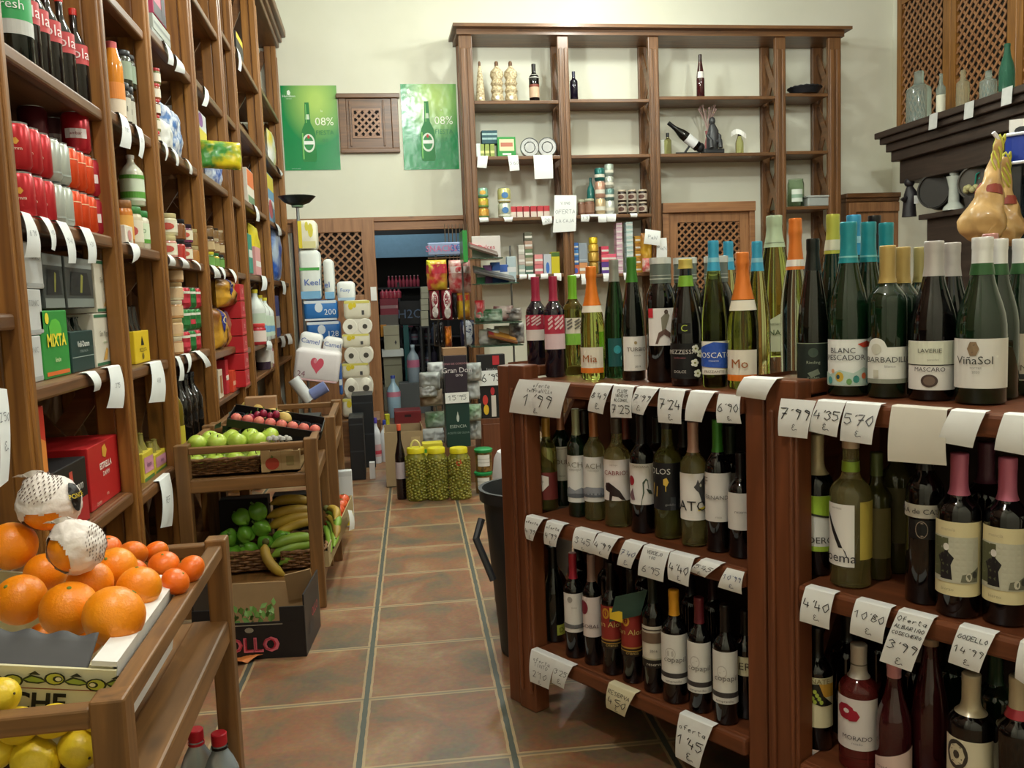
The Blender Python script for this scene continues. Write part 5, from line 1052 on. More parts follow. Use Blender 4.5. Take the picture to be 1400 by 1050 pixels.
lbox('orange and white pack in the far bay', 340, 349, 233, 6, 2, .15, 'dcd2c4', {'b': [(.55, 1, 'd8703a'), (.1, .3, '6a8a6a')]})
bag('yellow bag standing in the far bay', lp(347, 6, 3, .06), .34, .09, .40, mat('d0bf2a', .35), pi/2, seed=12)
lbox('teal and white box in the far bay', 342, 347, 320, 6, 3, .12, '2f8a78', {'b': [(.4, .6, 'dce0d8')]}, inset=-.02)
lbox('pink box in the far bay', 351, 358, 338, 6, 3, .12, 'd89a9a', {'b': [(.3, .5, 'e8e0dc')]}, inset=-.01)
for i, x in enumerate((352, 358, 364)):
    flask('white detergent bottle with a yellow cap, %s of three' % ('nearest', 'middle', 'farthest')[i], lp(x, 6, 4, .04), .075, (.40, .36, .34)[i], 'd4dad4', 'd8c83a', 'b8c8b4', {'b': [(.2, .5, '6a9ac0')]}, lz=(.1, .55), group='detergent bottles')
jar('small red jar in front of the detergent bottles', lp(353, 6, 4, -.02), .06, .15, 'b8303a', 'd84a4a', 'e0d0c8')
zf = .76
for i, (x, c, lc) in enumerate(((361, '4a3a4a', '3a4a9a'), (364, 'c8b8a0', 'b83030'), (366, 'b87a84', '8a3a44'))):
    jar(('jar with a blue lid', 'pale bottle with a red cap', 'pinkish jar')[i]+' behind the crates at the far end', Vector((SHX-.05, ysolve(SHX-.05, zf, x), zf)), .055, (.42, .3, .2)[i], c, lc, 'd8d0c8')
MB().box(-1.29, SHX, PY_[5], YB-.1, zf-.032, zf-.002).xf(WSI).build('shelf', BROWN['y'], WS, bevel=.006)
bag('white and yellow bag high beside the back wall', lp(370, 7, 1, .05), .34, .08, .34, speckle('white_yellow', 'd8d8d0', 'cfc02a', 3, .35, .06), pi/2, seed=15)
lbox('tall blue and white box with a yellow top beside the back wall', 366, 377, 238, 7, 2, .16, '5a9ac8', {'b': [(.7, 1, 'd8c42a'), (.35, .5, 'dce4e8')], 'a': [(circ(0, .3, .5, 12, .4), 'c84a5a')]})
bag('blue and purple bag beside the back wall', lp(378, 7, 3, .04), .45, .09, .50, speckle('blue_purple', '2f5ab0', 'b8c8d8', 5, .35, .1), pi/2, seed=18)
lbox('blue and white slim box beside the back wall', 378, 384, 404, 7, 4, .14, '3a5aa8', {'b': [(.2, .5, 'dce0e4')]})
# ================================================================== produce stands
def stand(label, X0, X1, Y0, Y1, ht, hs, hl, pw=.05, rail=.03, back=True, rz=0):
    t = thing('produce_stand', label, 'stand', (X1, Y0, 0), rz); W, D = X1-X0, Y1-Y0
    for x in (-W, -pw):
        for y in (0, D-pw):
            MB().box(x, x+pw, y, y+pw, 0, ht).build('leg', STALL['z'], t, bevel=.004)
    for (x0, x1, y0, y1) in ((-W+pw, -pw, .006, .036), (-W+pw, -pw, D-.036, D-.006)):
        MB().box(x0, x1, y0, y1, ht-.012-rail, ht-.012).build('rail', STALL['x'], t, bevel=.004)
    for (x0, x1) in ((-.04, -.008), (-W+.008, -W+.04)):
        MB().box(x0, x1, pw, D-pw, ht-.012-rail, ht-.012).build('rail', STALL['y'], t, bevel=.004)
    for z in (hs, hl):
        MB().box(-W+.01, -.01, .01, .05, z-.055, z).build('apron', STALL['x'], t, bevel=.005)
        MB().box(-.09, -.006, .03, D-.03, z-.055, z-.0).build('side_board', STALL['y'], t, bevel=.006)
        MB().box(-W+.01, -.08, .04, D-.01, z-.03, z-.012).build('shelf', STALL['y'], t)
    return t
stand('near wooden produce stand holding the crates of oranges and lemons', -.83, -.368, 1.215, 2.075, .745, .555, .14, .047)
stand('second wooden produce stand with the basket of green apples', -.84, -.274, 3.655, 4.30, .72, .575, .13, .055, .028)
stand('farthest wooden produce stand beside the toilet paper', -.82, -.232, 4.32, 5.10, .72, .575, .13, .055, .028)
# ------------------------------------------------------------------ fruit
ORM = None
def fruit_mat(name, c1, c2, scale, rough, bump, bscale):
    m = speckle(name, c1, c2, scale, rough, .25); nt, N, L, b = m.node_tree, m.node_tree.nodes, m.node_tree.links, m.node_tree.nodes['Principled BSDF']
    tc = N.new('ShaderNodeTexCoord'); n2 = N.new('ShaderNodeTexNoise'); n2.inputs['Scale'].default_value = bscale
    bp = N.new('ShaderNodeBump'); bp.inputs['Strength'].default_value = bump; bp.inputs['Distance'].default_value = .002
    L.new(tc.outputs['Object'], n2.inputs[0]); L.new(n2.outputs[0], bp.inputs['Height']); L.new(bp.outputs[0], b.inputs['Normal'])
    b.inputs['Subsurface Weight'].default_value = .08; b.inputs['Subsurface Radius'].default_value = (.02, .008, .002)
    return m
M_OR = fruit_mat('orange_peel', 'ec8004', 'fb9c18', 9, .36, .35, 260); M_MA = fruit_mat('mandarin_peel', 'e2600c', 'f2821c', 9, .34, .3, 220)
M_AP = fruit_mat('apple_skin', '9cbc30', 'c6d766', 30, .28, .03, 30); M_LE = fruit_mat('lemon_peel', 'd8b512', 'ecd23a', 12, .38, .3, 200)
M_PE = fruit_mat('peach_skin', 'c8505a', 'e08a6a', 26, .55, .05, 40); M_TO = fruit_mat('tomato_skin', 'c8391f', 'dc6a3a', 12, .25, .02, 20)
M_PO = fruit_mat('potato_skin', 'b8994a', 'd0b468', 30, .6, .3, 60); M_PP = fruit_mat('pepper_skin', '4f8a24', '77b03a', 10, .22, .02, 20); M_KI = fruit_mat('kiwi_skin', '6a4a26', '8a6a3c', 60, .8, .4, 160)
M_STEM = mat('4a3a1e', .7)
def rot_rand(o, a=1.0): o.rotation_euler = (rnd.uniform(-a, a), rnd.uniform(-a, a), rnd.uniform(-3, 3))
FR = []
def settle(C, r):
    C = Vector(C)
    for _ in range(50):
        hit = None
        for q, rr in FR:
            d = C-q
            if d.length < (r+rr)*1.0: hit = (q, rr, d); break
        if not hit: break
        q, rr, d = hit
        if d.length < 1e-4: d = Vector((0, .01, .01))
        C = q+d.normalized()*(r+rr+.0008)
    FR.append((C.copy(), r)); return C
def orange(label, C, r, group='loose oranges in the crate', m=None, kind='orange', sq=.95):
    C = settle(C, r); t = thing(kind, label, 'fruit', C, 0, group)
    ph = rnd.random()*9
    MB().sphere((0, 0, 0), r*.985, (1, 1, sq), 28, 18, fn=lambda p: 1+.012*noise.noise(p*1.8+Vector((ph, 0, 0)))-.05*max(0, p.z-.93)*8*.35).build('peel', m or M_OR, t, smooth=180)
    MB().lathe([(r*.09, .0), (r*.075, r*.035), (0, r*.04)], 8, (0, 0, r*sq*.955)).build('stem_end', mat('6a7a2a', .7), t, smooth=180)
    rot_rand(t, .8); return t
def apple(label, C, r, group, m=None):
    C = settle(C, r); t = thing('apple', label, 'fruit', C, 0, group)
    def f(p):
        rr = math.hypot(p.x, p.y); k = 1-.30*math.exp(-(rr/.28)**2)*(1 if p.z > 0 else .55)
        return k*(1+.03*math.cos(5*math.atan2(p.y, p.x))*max(0, -p.z))*(1-.06*max(0, -p.z))
    MB().sphere((0, 0, 0), r, (1, 1, .92), 24, 16, fn=f).build('skin', m or M_AP, t, smooth=180)
    MB().tube([(0, 0, r*.58), (r*.03, 0, r*.8), (r*.1, 0, r*1.0)], r*.045, 6).build('stem', M_STEM, t)
    rot_rand(t, .5); return t
def PZr(x, y, z): return PZ(x, y, z)
def pr(P, px): return px*depth(P)/1200
# crate of oranges
FRc = Vector((-.412, 1.335, .738)); ex = Vector((-cos(R(9)), 0, sin(R(9)))); ey = Vector((0, 1, 0)); ez = ey.cross(ex).normalized()
if ez.z < 0: ez = -ez
CM = Matrix(((-ex.x, ey.x, ez.x, FRc.x), (-ex.y, ey.y, ez.y, FRc.y), (-ex.z, ey.z, ez.z, FRc.z), (0, 0, 0, 1)))
t = thing('fruit_crate', 'cream cardboard fruit crate of oranges with a scroll border and black lettering', 'crate', FRc); t.matrix_world = CM
W, D, Hc = .40, .42, .135
CARD = mat('cfc8a4', .6); GREYC = mat('4a4a4c', .6); CW = mat('e4e4e0', .5)
m = MB(); m.box(-W, 0, 0, .006, -Hc, 0); m.build('front_panel', CARD, t)
m = MB(); m.grid(lambda u, v: Vector((-W+.008+(W-.052)*u, .008+.05*v, -.012+.043*v+.0035*cos(u*44)*v**8)), 80, 5); m.build('front_lining', GREYC, t, smooth=180, solid=.003)
m = MB(); m.box(-.006, 0, .009, D, -Hc, .004); m.box(-.036, 0, .004, D, .0042, .012); m.build('side_panel', CW, t)
m = MB(); m.box(-.04, -.001, .009, .05, -.10, .0035); m.build('corner_post', CARD, t)
m = MB(); m.box(-W, -W+.006, .009, D, -Hc, .004); m.box(-W, -W+.05, .03, D, .0042, .012); m.build('side_panel', CW, t)
m = MB(); m.box(-W+.007, -.007, D-.006, D, -Hc, 0); m.build('back_panel', CARD, t)
m = MB(); m.box(-W+.007, -.007, .009, D-.007, -Hc, -Hc+.006); m.build('bottom', CARD, t)
fn = lambda u, v, l: Vector((-W/2+u, -l, -Hc+v))
art = []
for k in range(7):
    cx = -.86+.29*k; s = 1 if k % 2 else -1
    for (dx, dy, r, c) in ((0, 0, .075, '1c2014'), (0, 0, .06, 'a8a83a'), (.02*s, .0, .035, '1c2014'), (.025*s, .0, .022, 'cfc8a4')):
        art.append((circ(cx+dx, .80+.03*s+dy, r, 12, 1.35), c))
    art.append(([(cx+.06, .80), (cx+.12, .88*1.0), (cx+.2, .84), (cx+.24, .78), (cx+.18, .74), (cx+.1, .75)], '2a3018'))
    art.append(([(cx+.08, .80), (cx+.13, .85), (cx+.19, .82), (cx+.22, .785), (cx+.17, .765), (cx+.11, .775)], '8a9a3a'))
    art.append(([(cx+.1, .88), (cx+.15, .94), (cx+.19, .88)], '1c2014'))
art = [([(x, .875+(y-.80)*.72) for x, y in p], c) for p, c in art]
decorate([o for o in t.children if o.name.startswith('front_panel')][0], W, Hc, fn, texts=[('*NCHE', .60, .22, '1a1a18', .40)], bands=[(.755, .768, '8a4a30')], art=art, lift=.0006)
for x, y, r, z, lab in ((28, 820, 35, .775, 'large orange in the front row, at the picture edge'), (95, 833, 39, .775, 'large orange in the middle of the front row'), (156, 842, 42, .775, 'large orange in the front row, against the white crate side'),
    (60, 872, 22, .70, 'orange peeking over the grey lining, by the picture edge'), (118, 875, 22, .70, 'orange peeking over the grey lining, beside the white crate side'),
    (123, 797, 31, .79, 'orange behind the middle of the front row'), (190, 803, 30, .775, 'orange behind the front row, beside the white crate side'), (62, 783, 28, .79, 'orange tucked under the paper wrapped ones'), (24, 753, 34, .83, 'orange on top of the pile at the picture edge'), (158, 777, 29, .79, 'orange between the wrapped one and the mandarins')):
    P = PZ(x, y, z); orange(lab, P, pr(P, r), sq=.96)
def wrapped(label, x, y, rpx, z, show, pat, seal):
    """show: direction in which the bare peel shows; pat: direction of the printed net; local -Y faces the viewer"""
    P = PZ(x, y, z); r = pr(P, rpx); C = settle(P, r); t = thing('wrapped_orange', label, 'fruit', C, facing(C), 'paper wrapped oranges')
    MB().sphere((0, 0, 0), r*.95, (1, 1, .96), 24, 16).build('peel', M_OR, t, smooth=180)
    tis = mat('e6ded8', .55, noise_amt=.03, bump=.6, bscale=70)
    tl = Vector((-.35, -.1, .9)).normalized()
    def f(p):
        n = (.5-abs(noise.noise(p*2.6+Vector((x, 0, 0)))))*.10+noise.noise(p*7)*.025
        return 1.0+n+max(0, p.dot(tl)-.88)*1.2
    mb = MB(); mb.sphere((0, 0, 0), r, (1, 1, .97), 72, 48, fn=f); ax = Vector(show).normalized(); keep = []
    for fc in mb.f:
        c = (sum((Vector(mb.v[i]) for i in fc), Vector())/4).normalized()
        if c.dot(ax) < .72+.10*noise.noise(c*2.5): keep.append(fc)
    mb.f = keep; mb.mi = [0]*len(keep); w_ = mb.build('tissue_wrap', tis, t, smooth=180)
    m2 = MB(); m2.grid(lambda u, v: tl*(r*(1.02+.22*v))+Vector(((u-.5)*r*(.35+.8*v), r*.12*sin(u*9), r*.1*sin(u*7+v*4))), 10, 5); m2.build('tissue_tail', tis, w_, smooth=180)
    mb = MB(); pd = Vector(pat).normalized(); pu = pd.orthogonal().normalized(); pv = pd.cross(pu)
    for i in range(-7, 8):
        for j in range(-7, 8):
            if (i+j) % 2: continue
            p = (pd+pu*(i*.13)+pv*(j*.10)); 
            if math.hypot(i*.13, j*.10) > .85: continue
            p.normalize()
            if p.dot(ax) > .66: continue
            rr = r*(f(p)+.014); q = p*rr; a = pu*(r*.062); b = pv*(r*.022)
            mb.add([q-a-b*.4, q-b, q+a*.9-b*.3, q+a+b*.5, q+b, q-a*.9+b*.4], [(0, 1, 2, 3, 4, 5)])
    mb.build('printed_pattern', mat('5e4a40', .7, noise_amt=0), w_)
    if seal:
        ca, cb = seal
        def on_s(u, v, l):
            a = ca+u/r; b = cb+v/r; p = Vector((sin(a)*cos(b), -cos(a)*cos(b), sin(b))); return p*(r*(f(p)+.03)+l)
        decorate(w_, r*.62, r*1.0, lambda u, v, l: on_s(u, v-r*.5, l), art=[(circ(0, .5, .98, 18, .5), '1c1814')], texts=[('PONCE', .5, .16, 'd8c02a')], ml=.006)
    return t
wrapped('orange in printed white tissue paper on top of the pile, in front', 106, 753, 37, .86, (-.8, -.5, -.2), (.82, -.5, .2), None)
wrapped('orange in printed white tissue paper at the back of the pile, near the picture edge', 40, 722, 40, .87, (-.2, -.6, -.8), (-.25, -.55, .8), (.95, .25))
for i, (x, y, r, z) in enumerate(((182, 757, 20, .76), (152, 750, 19, .77), (224, 772, 21, .76), (251, 777, 21, .755), (240, 795, 20, .755), (198, 777, 19, .755), (224, 805, 18, .74), (208, 755, 17, .75))):
    P = PZ(x, y, z); orange('mandarin, %s from the wrapped orange towards the far post' % ORD(i), P, pr(P, r), 'mandarins at the back of the crate', M_MA, 'mandarin', .82)
# lemons behind the front rail
def lemon(label, C, r):
    C = settle(C, r*.95); t = thing('lemon', label, 'fruit', C, 0, 'lemons behind the front rail')
    MB().sphere((0, 0, 0), r, (1.18, 1, 1), 22, 14, fn=lambda p: 1+.20*max(0, abs(p.x)-.86)*4*.5).build('peel', M_LE, t, smooth=180)
    MB().lathe([(r*.08, 0), (r*.06, r*.03), (0, r*.04)], 6, M=Matrix.Translation((r*1.3, 0, 0)) @ Matrix.Rotation(pi/2, 4, 'Y')).build('stem_end', M_STEM, t)
    t.rotation_euler = (rnd.uniform(-.6, .6), rnd.uniform(-.6, .6), rnd.uniform(-1, 1)); return t
for i, (x, y, r, yy_, lab) in enumerate(((0, 952, 25, 1.285, 'lemon at the picture edge above the rail'), (24, 992, 25, 1.285, 'lemon resting just behind the front rail'), (70, 986, 23, 1.285, 'lemon whose tip shows above the rail in front of the lettering'), (45, 1032, 30, 1.28, 'greenish lemon below the rail'), (92, 1016, 27, 1.285, 'lemon below the rail beside the cardboard corner'), (6, 1010, 26, 1.285, 'lemon below the rail at the picture edge'), (118, 1008, 22, 1.29, 'lemon half hidden by the near post'))):
    P = PY(x, y, yy_); lemon(lab, P, pr(P, r))
t = thing('cardboard_tray', 'cardboard tray under the lemons with a raised corner', 'crate', (-.60, 1.27, .556))
m = MB(); m.box(-.2, .165, 0, .1, 0, .004); m.build('base', CARD, t); m = MB(); m.box(.13, .165, -.0, .03, .005, .06); m.build('corner', mat('a88a60', .7), t)
# water bottles under the near stand
for i, (x, y) in enumerate(((267, 997), (299, 1002))):
    P = PZ(x, y, .31); P.z = .001
    t = thing('water_bottle', 'clear water bottle with a red cap under the near stand, %s one' % ('inner', 'outer')[i], 'bottle', P, 0, 'water bottles under the stand')
    MB().lathe([(0, 0), (.036, .002), (.041, .012), (.041, .08), (.038, .10), (.041, .12), (.041, .2), (.038, .225), (.028, .25), (.016, .272), (.014, .29), (0, .29)], 24).build('body', mat('c4d0d6', .06, trans=.6, ior=1.2, noise_amt=0), t, smooth=50)
    MB().lathe([(.0165, .283), (.0175, .287), (.0175, .308), (.0155, .31), (0, .31)], 20).build('cap', mat('c22030', .4), t, smooth=40)
    MB().lathe([(.0172, .274), (.0185, .274), (.0185, .280), (.0172, .280)], 20).build('neck_ring', mat('c22030', .4) if i == 0 else BLACK, t)
    cyl_decor(t, .0415, .125, .07, 1.4, {'b': [(.5, .9, '6a9ac8')]}, 'd8dce0', rot=facing(P))
# ------------------------------------------------------------------ wicker baskets
WICK = speckle('wicker', '5a381c', '8a6238', 70, .6, .15, .3)
def basket(label, P, W, D, H, rz=0, rows=7):
    t = thing('wicker_basket', label, 'basket', P, rz); per = 2*(W+D)
    def pos(s, z, o):
        s %= per; fl = 1+.10*z/H
        if s < W: p, n = (s-W/2, -D/2), (0, -1)
        elif s < W+D: p, n = (W/2, s-W-D/2), (1, 0)
        elif s < 2*W+D: p, n = (W/2-(s-W-D), D/2), (0, 1)
        else: p, n = (-W/2, D/2-(s-2*W-D)), (-1, 0)
        return Vector(((p[0]+n[0]*o)*fl, (p[1]+n[1]*o)*fl, z))
    nst = max(12, int(per/.035)//2*2)
    mb = MB()
    for r_ in range(rows):
        z = H*(r_+.5)/rows; n = nst*3
        pts = [pos(per*k/n, z+rnd.uniform(-.001, .001), .005*cos(pi*k/3+pi*r_)) for k in range(n+1)]
        mb.tube(pts, H/rows*.52, 6)
    mb.build('weave', WICK, t, smooth=180)
    mb = MB()
    for k in range(nst): mb.tube([pos(per*k/nst, 0, 0), pos(per*k/nst, H*1.03, 0)], .0035, 5)
    mb.build('weave_stakes', WICK, t, smooth=180)
    mb = MB(); n = 90; mb.tube([pos(per*k/n, H*1.02+.002*sin(k*1.3), .003*cos(k*1.3)) for k in range(n+1)], .008, 7); mb.build('rim', WICK, t, smooth=180)
    MB().box(-W/2, W/2, -D/2, D/2, 0.001, .006).build('base', WICK, t)
    return t
a_, b_ = PY(261, 657, 3.74), PY(352, 652, 3.74)
basket('wicker basket of green apples on the second stand', ((a_.x+b_.x)/2+.0, 3.90, .577), b_.x-a_.x, .28, .062)
bcx = (a_.x+b_.x)/2
for k, (ix, iy, iz, lab) in enumerate(((0, 0, 0, 'low in the basket by the outer post'), (1, 0, 0, 'low in the basket, second from the outer post'), (2, 0, 0, 'low in the basket, third from the outer post'), (3, 0, 0, 'low in the basket beside the tomato box'), (.3, 1, 0, 'buried in the second line, nearest the outer post'), (1.3, 1, 0, 'buried in the second line, middle'), (2.3, 1, 0, 'buried in the second line, nearest the tomato box'),
    (.1, .35, 1, 'above the rail by the outer post'), (1.05, .3, 1, 'just above the rail, second from the outer post'), (2.05, .3, 1, 'just above the rail, third from the outer post'), (3.0, .5, 1, 'above the rail beside the peach tray'), (.6, 1.4, 1.2, 'at the back, nearest the outer post'), (1.6, 1.5, 1.2, 'at the back of the pile in the middle'), (2.5, 1.5, 1.2, 'at the back, nearest the peach tray'), (3.3, 1.45, 1.15, 'at the back corner beside the peach tray'))):
    apple('green apple %s' % lab, Vector((bcx-.125+.0833*ix, 3.80+.075*iy, .625+.066*iz)), .0405, 'green apples in the wicker basket')
# tomato printed carton
a_, b_ = PY(358, 650, 3.73), PY(411, 648, 3.73)
t = thing('tomato_box', 'low cardboard box printed with a red tomato on the second stand', 'box', ((a_.x+b_.x)/2, 3.73, .577)); W = b_.x-a_.x
m = MB(); m.box(-W/2, W/2, 0, .006, 0, .085); m.box(-W/2, -W/2+.006, .006, .22, 0, .085); m.box(W/2-.006, W/2, .006, .22, 0, .085); m.box(-W/2, W/2, .22, .226, 0, .085); m.box(-W/2, W/2, 0, .22, 0, .005); m.build('carton', mat('b09466', .7), t)
MB().box(-W/2, -W/2+.035, -.001, .03, .0, .125).build('corner_post', mat('b89a6c', .7), t)
decorate(t, W, .085, lambda u, v, l: Vector((u, -.002-l, v)), art=[(circ(-.42, .42, .36, 16, .85), 'a83a24'), ([(-.5, .72), (-.42, .85), (-.34, .74), (-.42, .68)], '5a6a2a'), ([(.3, .3), (.7, .3), (.7, .75), (.3, .75)], '8a7a4a')], bands=[(0, 1, '9a7c50', .03, .05)])
for i, (dx, dy) in enumerate(((-.06, .07), (.0, .06), (.055, .075), (-.03, .14), (.03, .15))):
    C = settle(Vector((t.location.x+dx, t.location.y+dy, t.location.z+.075)), .03); k = thing('kiwi', 'brown kiwi in the tomato printed box, %s from the apples' % ORD(i), 'fruit', C, 0, 'brown kiwis')
    MB().sphere((0, 0, 0), .031, (1.2, 1, .9), 16, 10).build('skin', M_KI, k, smooth=180); MB().sphere((.036, 0, 0), .004, seg=6, rings=4).build('stem_end', M_STEM, k); k.rotation_euler = (0, 0, rnd.uniform(0, 3))
# black tray of peaches
P0, P1 = PZ(336, 575, .80), PZ(414, 602, .72)
pc = Vector((-.40, 3.97, .70)); 
t = thing('peach_tray', 'tilted black plastic tray of pink peaches behind the apples', 'tray', (-.47, 4.02, .72)); TW, TD = .40, .17
tilt = Matrix.Rotation(R(12), 4, 'Y') @ Matrix.Rotation(R(10), 4, 'X'); TM = Matrix.Translation((-.47, 4.02, .745)) @ tilt
t.matrix_world = TM
m = MB(); m.box(-TW/2, TW/2, -TD/2, TD/2, -.02, -.016); m.box(-TW/2, TW/2, -TD/2-.004, -TD/2, -.02, .015); m.box(-TW/2, TW/2, TD/2, TD/2+.004, -.02, .03); m.box(-TW/2-.004, -TW/2, -TD/2, TD/2, -.02, .02); m.box(TW/2, TW/2+.004, -TD/2, TD/2, -.02, .02); m.build('tray', BLACK, t)
for k in range(8):
    tor = MB(); cx = -TW/2+.03+.049*k; tor.tube([(cx+.021*cos(2*pi*j/12), .045+.021*sin(2*pi*j/12), -.0) for j in range(13)], .003, 5); tor.build('moulded_cup', mat('2a2a32', .3), t)
for k in range(8):
    C = settle(TM @ Vector((-TW/2+.028+.049*k, -.042, .008)), .0235); p = thing('peach', 'pink peach in the black tray, %s from its raised end' % ORD(k), 'fruit', C, 0, 'peaches in the black tray')
    MB().sphere((0, 0, 0), .024, (1, 1, .94), 18, 12, fn=lambda q: 1-.07*math.exp(-(q.x/.12)**2)*(q.y < 0)).build('skin', M_PE, p, smooth=180); MB().sphere((0, 0, .0215), .003, seg=6, rings=4).build('stem_end', M_STEM, p); rot_rand(p, .5)
for k in range(7):
    C = settle(PZ(368+4.5*k, 600-.3*(k % 2)*4, .715), .013); p = thing('mushroom', 'small pale mushroom behind the tomato box, %s from the apples' % ORD(k), 'mushroom', C, 0, 'pale mushrooms')
    MB().lathe([(.013, -.004), (.012, .004), (.007, .010), (0, .012)], 12).build('cap', mat('a8a49c', .6), p, smooth=180); MB().lathe([(.005, -.013), (.005, -.003)], 8).build('stem', mat('b8b4a8', .6), p)
# greens and radishes
t = thing('leafy_greens', 'dark leafy greens behind the apples', 'vegetable', (-.62, 4.1, .66))
mb = MB()
for k in range(46):
    a = rnd.uniform(0, 2*pi); r_ = rnd.uniform(0, .11); c = Vector((r_*cos(a), r_*sin(a)*.6, rnd.uniform(0, .11))); u = Vector((rnd.uniform(-1, 1), rnd.uniform(-1, 1), rnd.uniform(.1, 1))).normalized()*.05; v = u.orthogonal().normalized()*.022
    mb.add([c, c+u*.5+v, c+u+Vector((0, 0, -.01)), c+u*.5-v], [(0, 1, 2, 3)])
mb.build('leaves', mat('2c3f20', .5), t)
for k in range(5):
    C = settle(Vector((-.585+.028*k, 4.04+.014*(k % 2), .772+.008*(k % 3))), .016); p = thing('radish', 'dark red radish among the greens, %s from the apples' % ORD(k), 'vegetable', C, 0, 'radishes')
    MB().sphere((0, 0, 0), .017, (1, 1, 1.1), 14, 10).build('root', mat('8a1f3a', .35), p, smooth=180); MB().tube([(0, 0, .016), (.004, 0, .03)], .003, 5).build('stem', mat('5a7a3a', .6), p)
pbox('opened brown cardboard flap box behind the greens', Vector((-.56, 4.19, .577)), .14, .07, .27, 'a07a58', {}, 0, name='cardboard_box')
# potatoes in a black crate on the far stand
t = pbox('low black crate of yellow potatoes on the farthest stand', Vector((-.53, 4.42, .577)), .42, .3, .12, '1b1b1e', None, 0, name='potato_crate', cat='crate')
FRl = [(339, 556), (344, 551), (350, 553), (356, 549), (347, 560), (354, 562), (361, 560), (366, 563), (372, 566), (378, 568), (384, 570), (360, 568), (366, 572), (390, 571)]
for i, (x, y) in enumerate(FRl):
    P = PZ(x, y, .80-.004*i); C = settle(P, .028); p = thing('potato', 'yellow potato on the heap, %s from its top' % ('number '+ORD(i) if i < 12 else 'last but one' if i == 12 else 'last'), 'vegetable', C, 0, 'yellow potatoes')
    MB().sphere((0, 0, 0), .029, (1.2, 1, .95), 14, 10, fn=lambda q: 1+.08*noise.noise(q*1.5+C*9)).build('skin', M_PO, p, smooth=180)
    rot_rand(p, 1)
# ------------------------------------------------------------------ lower tier of the second stand
a_, b_ = PY(322, 790, 3.80), PY(357, 790, 3.80)
basket('wicker basket of green peppers low in the second stand', (-.615, 3.95, .131), .23, .24, .085)
for i, (x, y, z) in enumerate(((326, 747, .29), (337, 742, .30), (348, 745, .29), (333, 756, .26), (345, 757, .26), (328, 764, .24), (339, 766, .24), (351, 763, .24), (343, 750, .31), (353, 752, .27))):
    P = PZ(x, y, z); P.y = min(max(P.y, 3.86), 4.03); P.x = max(min(P.x, -.54), -.69); C = settle(P, .036); t = thing('green_pepper', 'green pepper in the low basket, %s' % ORD(i), 'vegetable', C, 0, 'green peppers in the low basket')
    MB().sphere((0, 0, 0), .038, (1, 1, 1.05), 24, 14, fn=lambda q: (1+.10*cos(3*math.atan2(q.y, q.x)))*(1-.25*math.exp(-(math.hypot(q.x, q.y)/.25)**2)*(q.z > 0))).build('skin', M_PP, t, smooth=180)
    MB().tube([(0, 0, .028), (.003, 0, .04), (.008, 0, .05)], .005, 6).build('stem', mat('5a7a34', .6), t); rot_rand(t, 1)
a_, b_ = PY(362, 785, 3.80), PY(416, 783, 3.80)
basket('wicker basket of bananas low in the second stand', (-.372, 3.97, .131), .17, .30, .075)
M_BY = speckle('banana_yellow', 'c8a838', '8a6a2c', 6, .5, .22); M_BG = speckle('banana_green', '5f8a2c', '8aa83a', 5, .45, .2)
def bunch(label, origin, specs, cat='fruit'):
    t = thing('banana_bunch', label, cat, origin)
    for (a, b, sag, r, m) in specs:
        a, b = Vector(a), Vector(b); n = 12; pts = []; rad = []
        for i in range(n+1):
            s = i/n; p = a.lerp(b, s)+Vector(sag)*4*s*(1-s); pts.append(p)
            rad.append(r*(.32 if i == 0 else .42 if i == 1 else .55 if i == n-1 else .25 if i == n else min(1, .75+.5*sin(pi*s)*.6)))
        bb = MB().tube(pts, rad, 10).build('banana', m, t, smooth=60)
        d = (pts[-1]-pts[-2]).normalized(); MB().tube([pts[-1], pts[-1]+d*.006], r*.22, 6).build('tip', mat('2c2012', .8), bb)
    MB().sphere(specs[0][0], .016, seg=8, rings=6).build('crown', mat('5a5a2a', .8), t, smooth=180)
    return t
O = Vector((-.425, 3.93, .215))
bunch('banana bunch of ripe yellow fingers lying across the low basket', O, [((.10, .02, .13), (-.10, -.03, .13), (0, -.01, .02), .0235, M_BY), ((.10, .01, .11), (-.10, -.05, .085), (0, -.01, .02), .0235, M_BY), ((.10, 0, .09), (-.07, -.06, .05), (0, -.01, .02), .022, M_BY), ((.09, .06, .16), (-.09, .03, .175), (0, 0, .02), .022, M_BY)])
bunch('single yellow banana hanging over the edge of the low basket', O+Vector((0, 0, 0)), [((-.10, -.12, .045), (-.02, -.165, -.10), (-.03, -.01, 0), .022, M_BY)])
bunch('banana bunch of green fingers under the yellow bananas', O, [((.10, -.07, .03), (-.08, -.12, .02), (0, -.0, .02), .0235, M_BG), ((.10, -.07, 0), (-.085, -.12, -.025), (0, -.0, .02), .0235, M_BG), ((.10, -.06, -.03), (-.05, -.12, -.06), (0, -.0, .02), .022, M_BG)])
O2 = Vector((-.275, 4.02, .235))
bunch('banana bunch of green and yellow fingers outside the stand post', O2, [((-.01, .12, .075), (.035, -.03, .055), (.025, 0, .015), .019, M_BY), ((-.01, .12, .055), (.04, -.07, .02), (.025, 0, .02), .020, M_BG), ((-.01, .10, .04), (.04, -.11, -.01), (.02, 0, .02), .020, M_BY), ((-.01, .09, .02), (.03, -.14, -.04), (.02, 0, .02), .020, M_BG), ((-.02, .08, .0), (.015, -.16, -.06), (.01, 0, .015), .019, M_BG)])
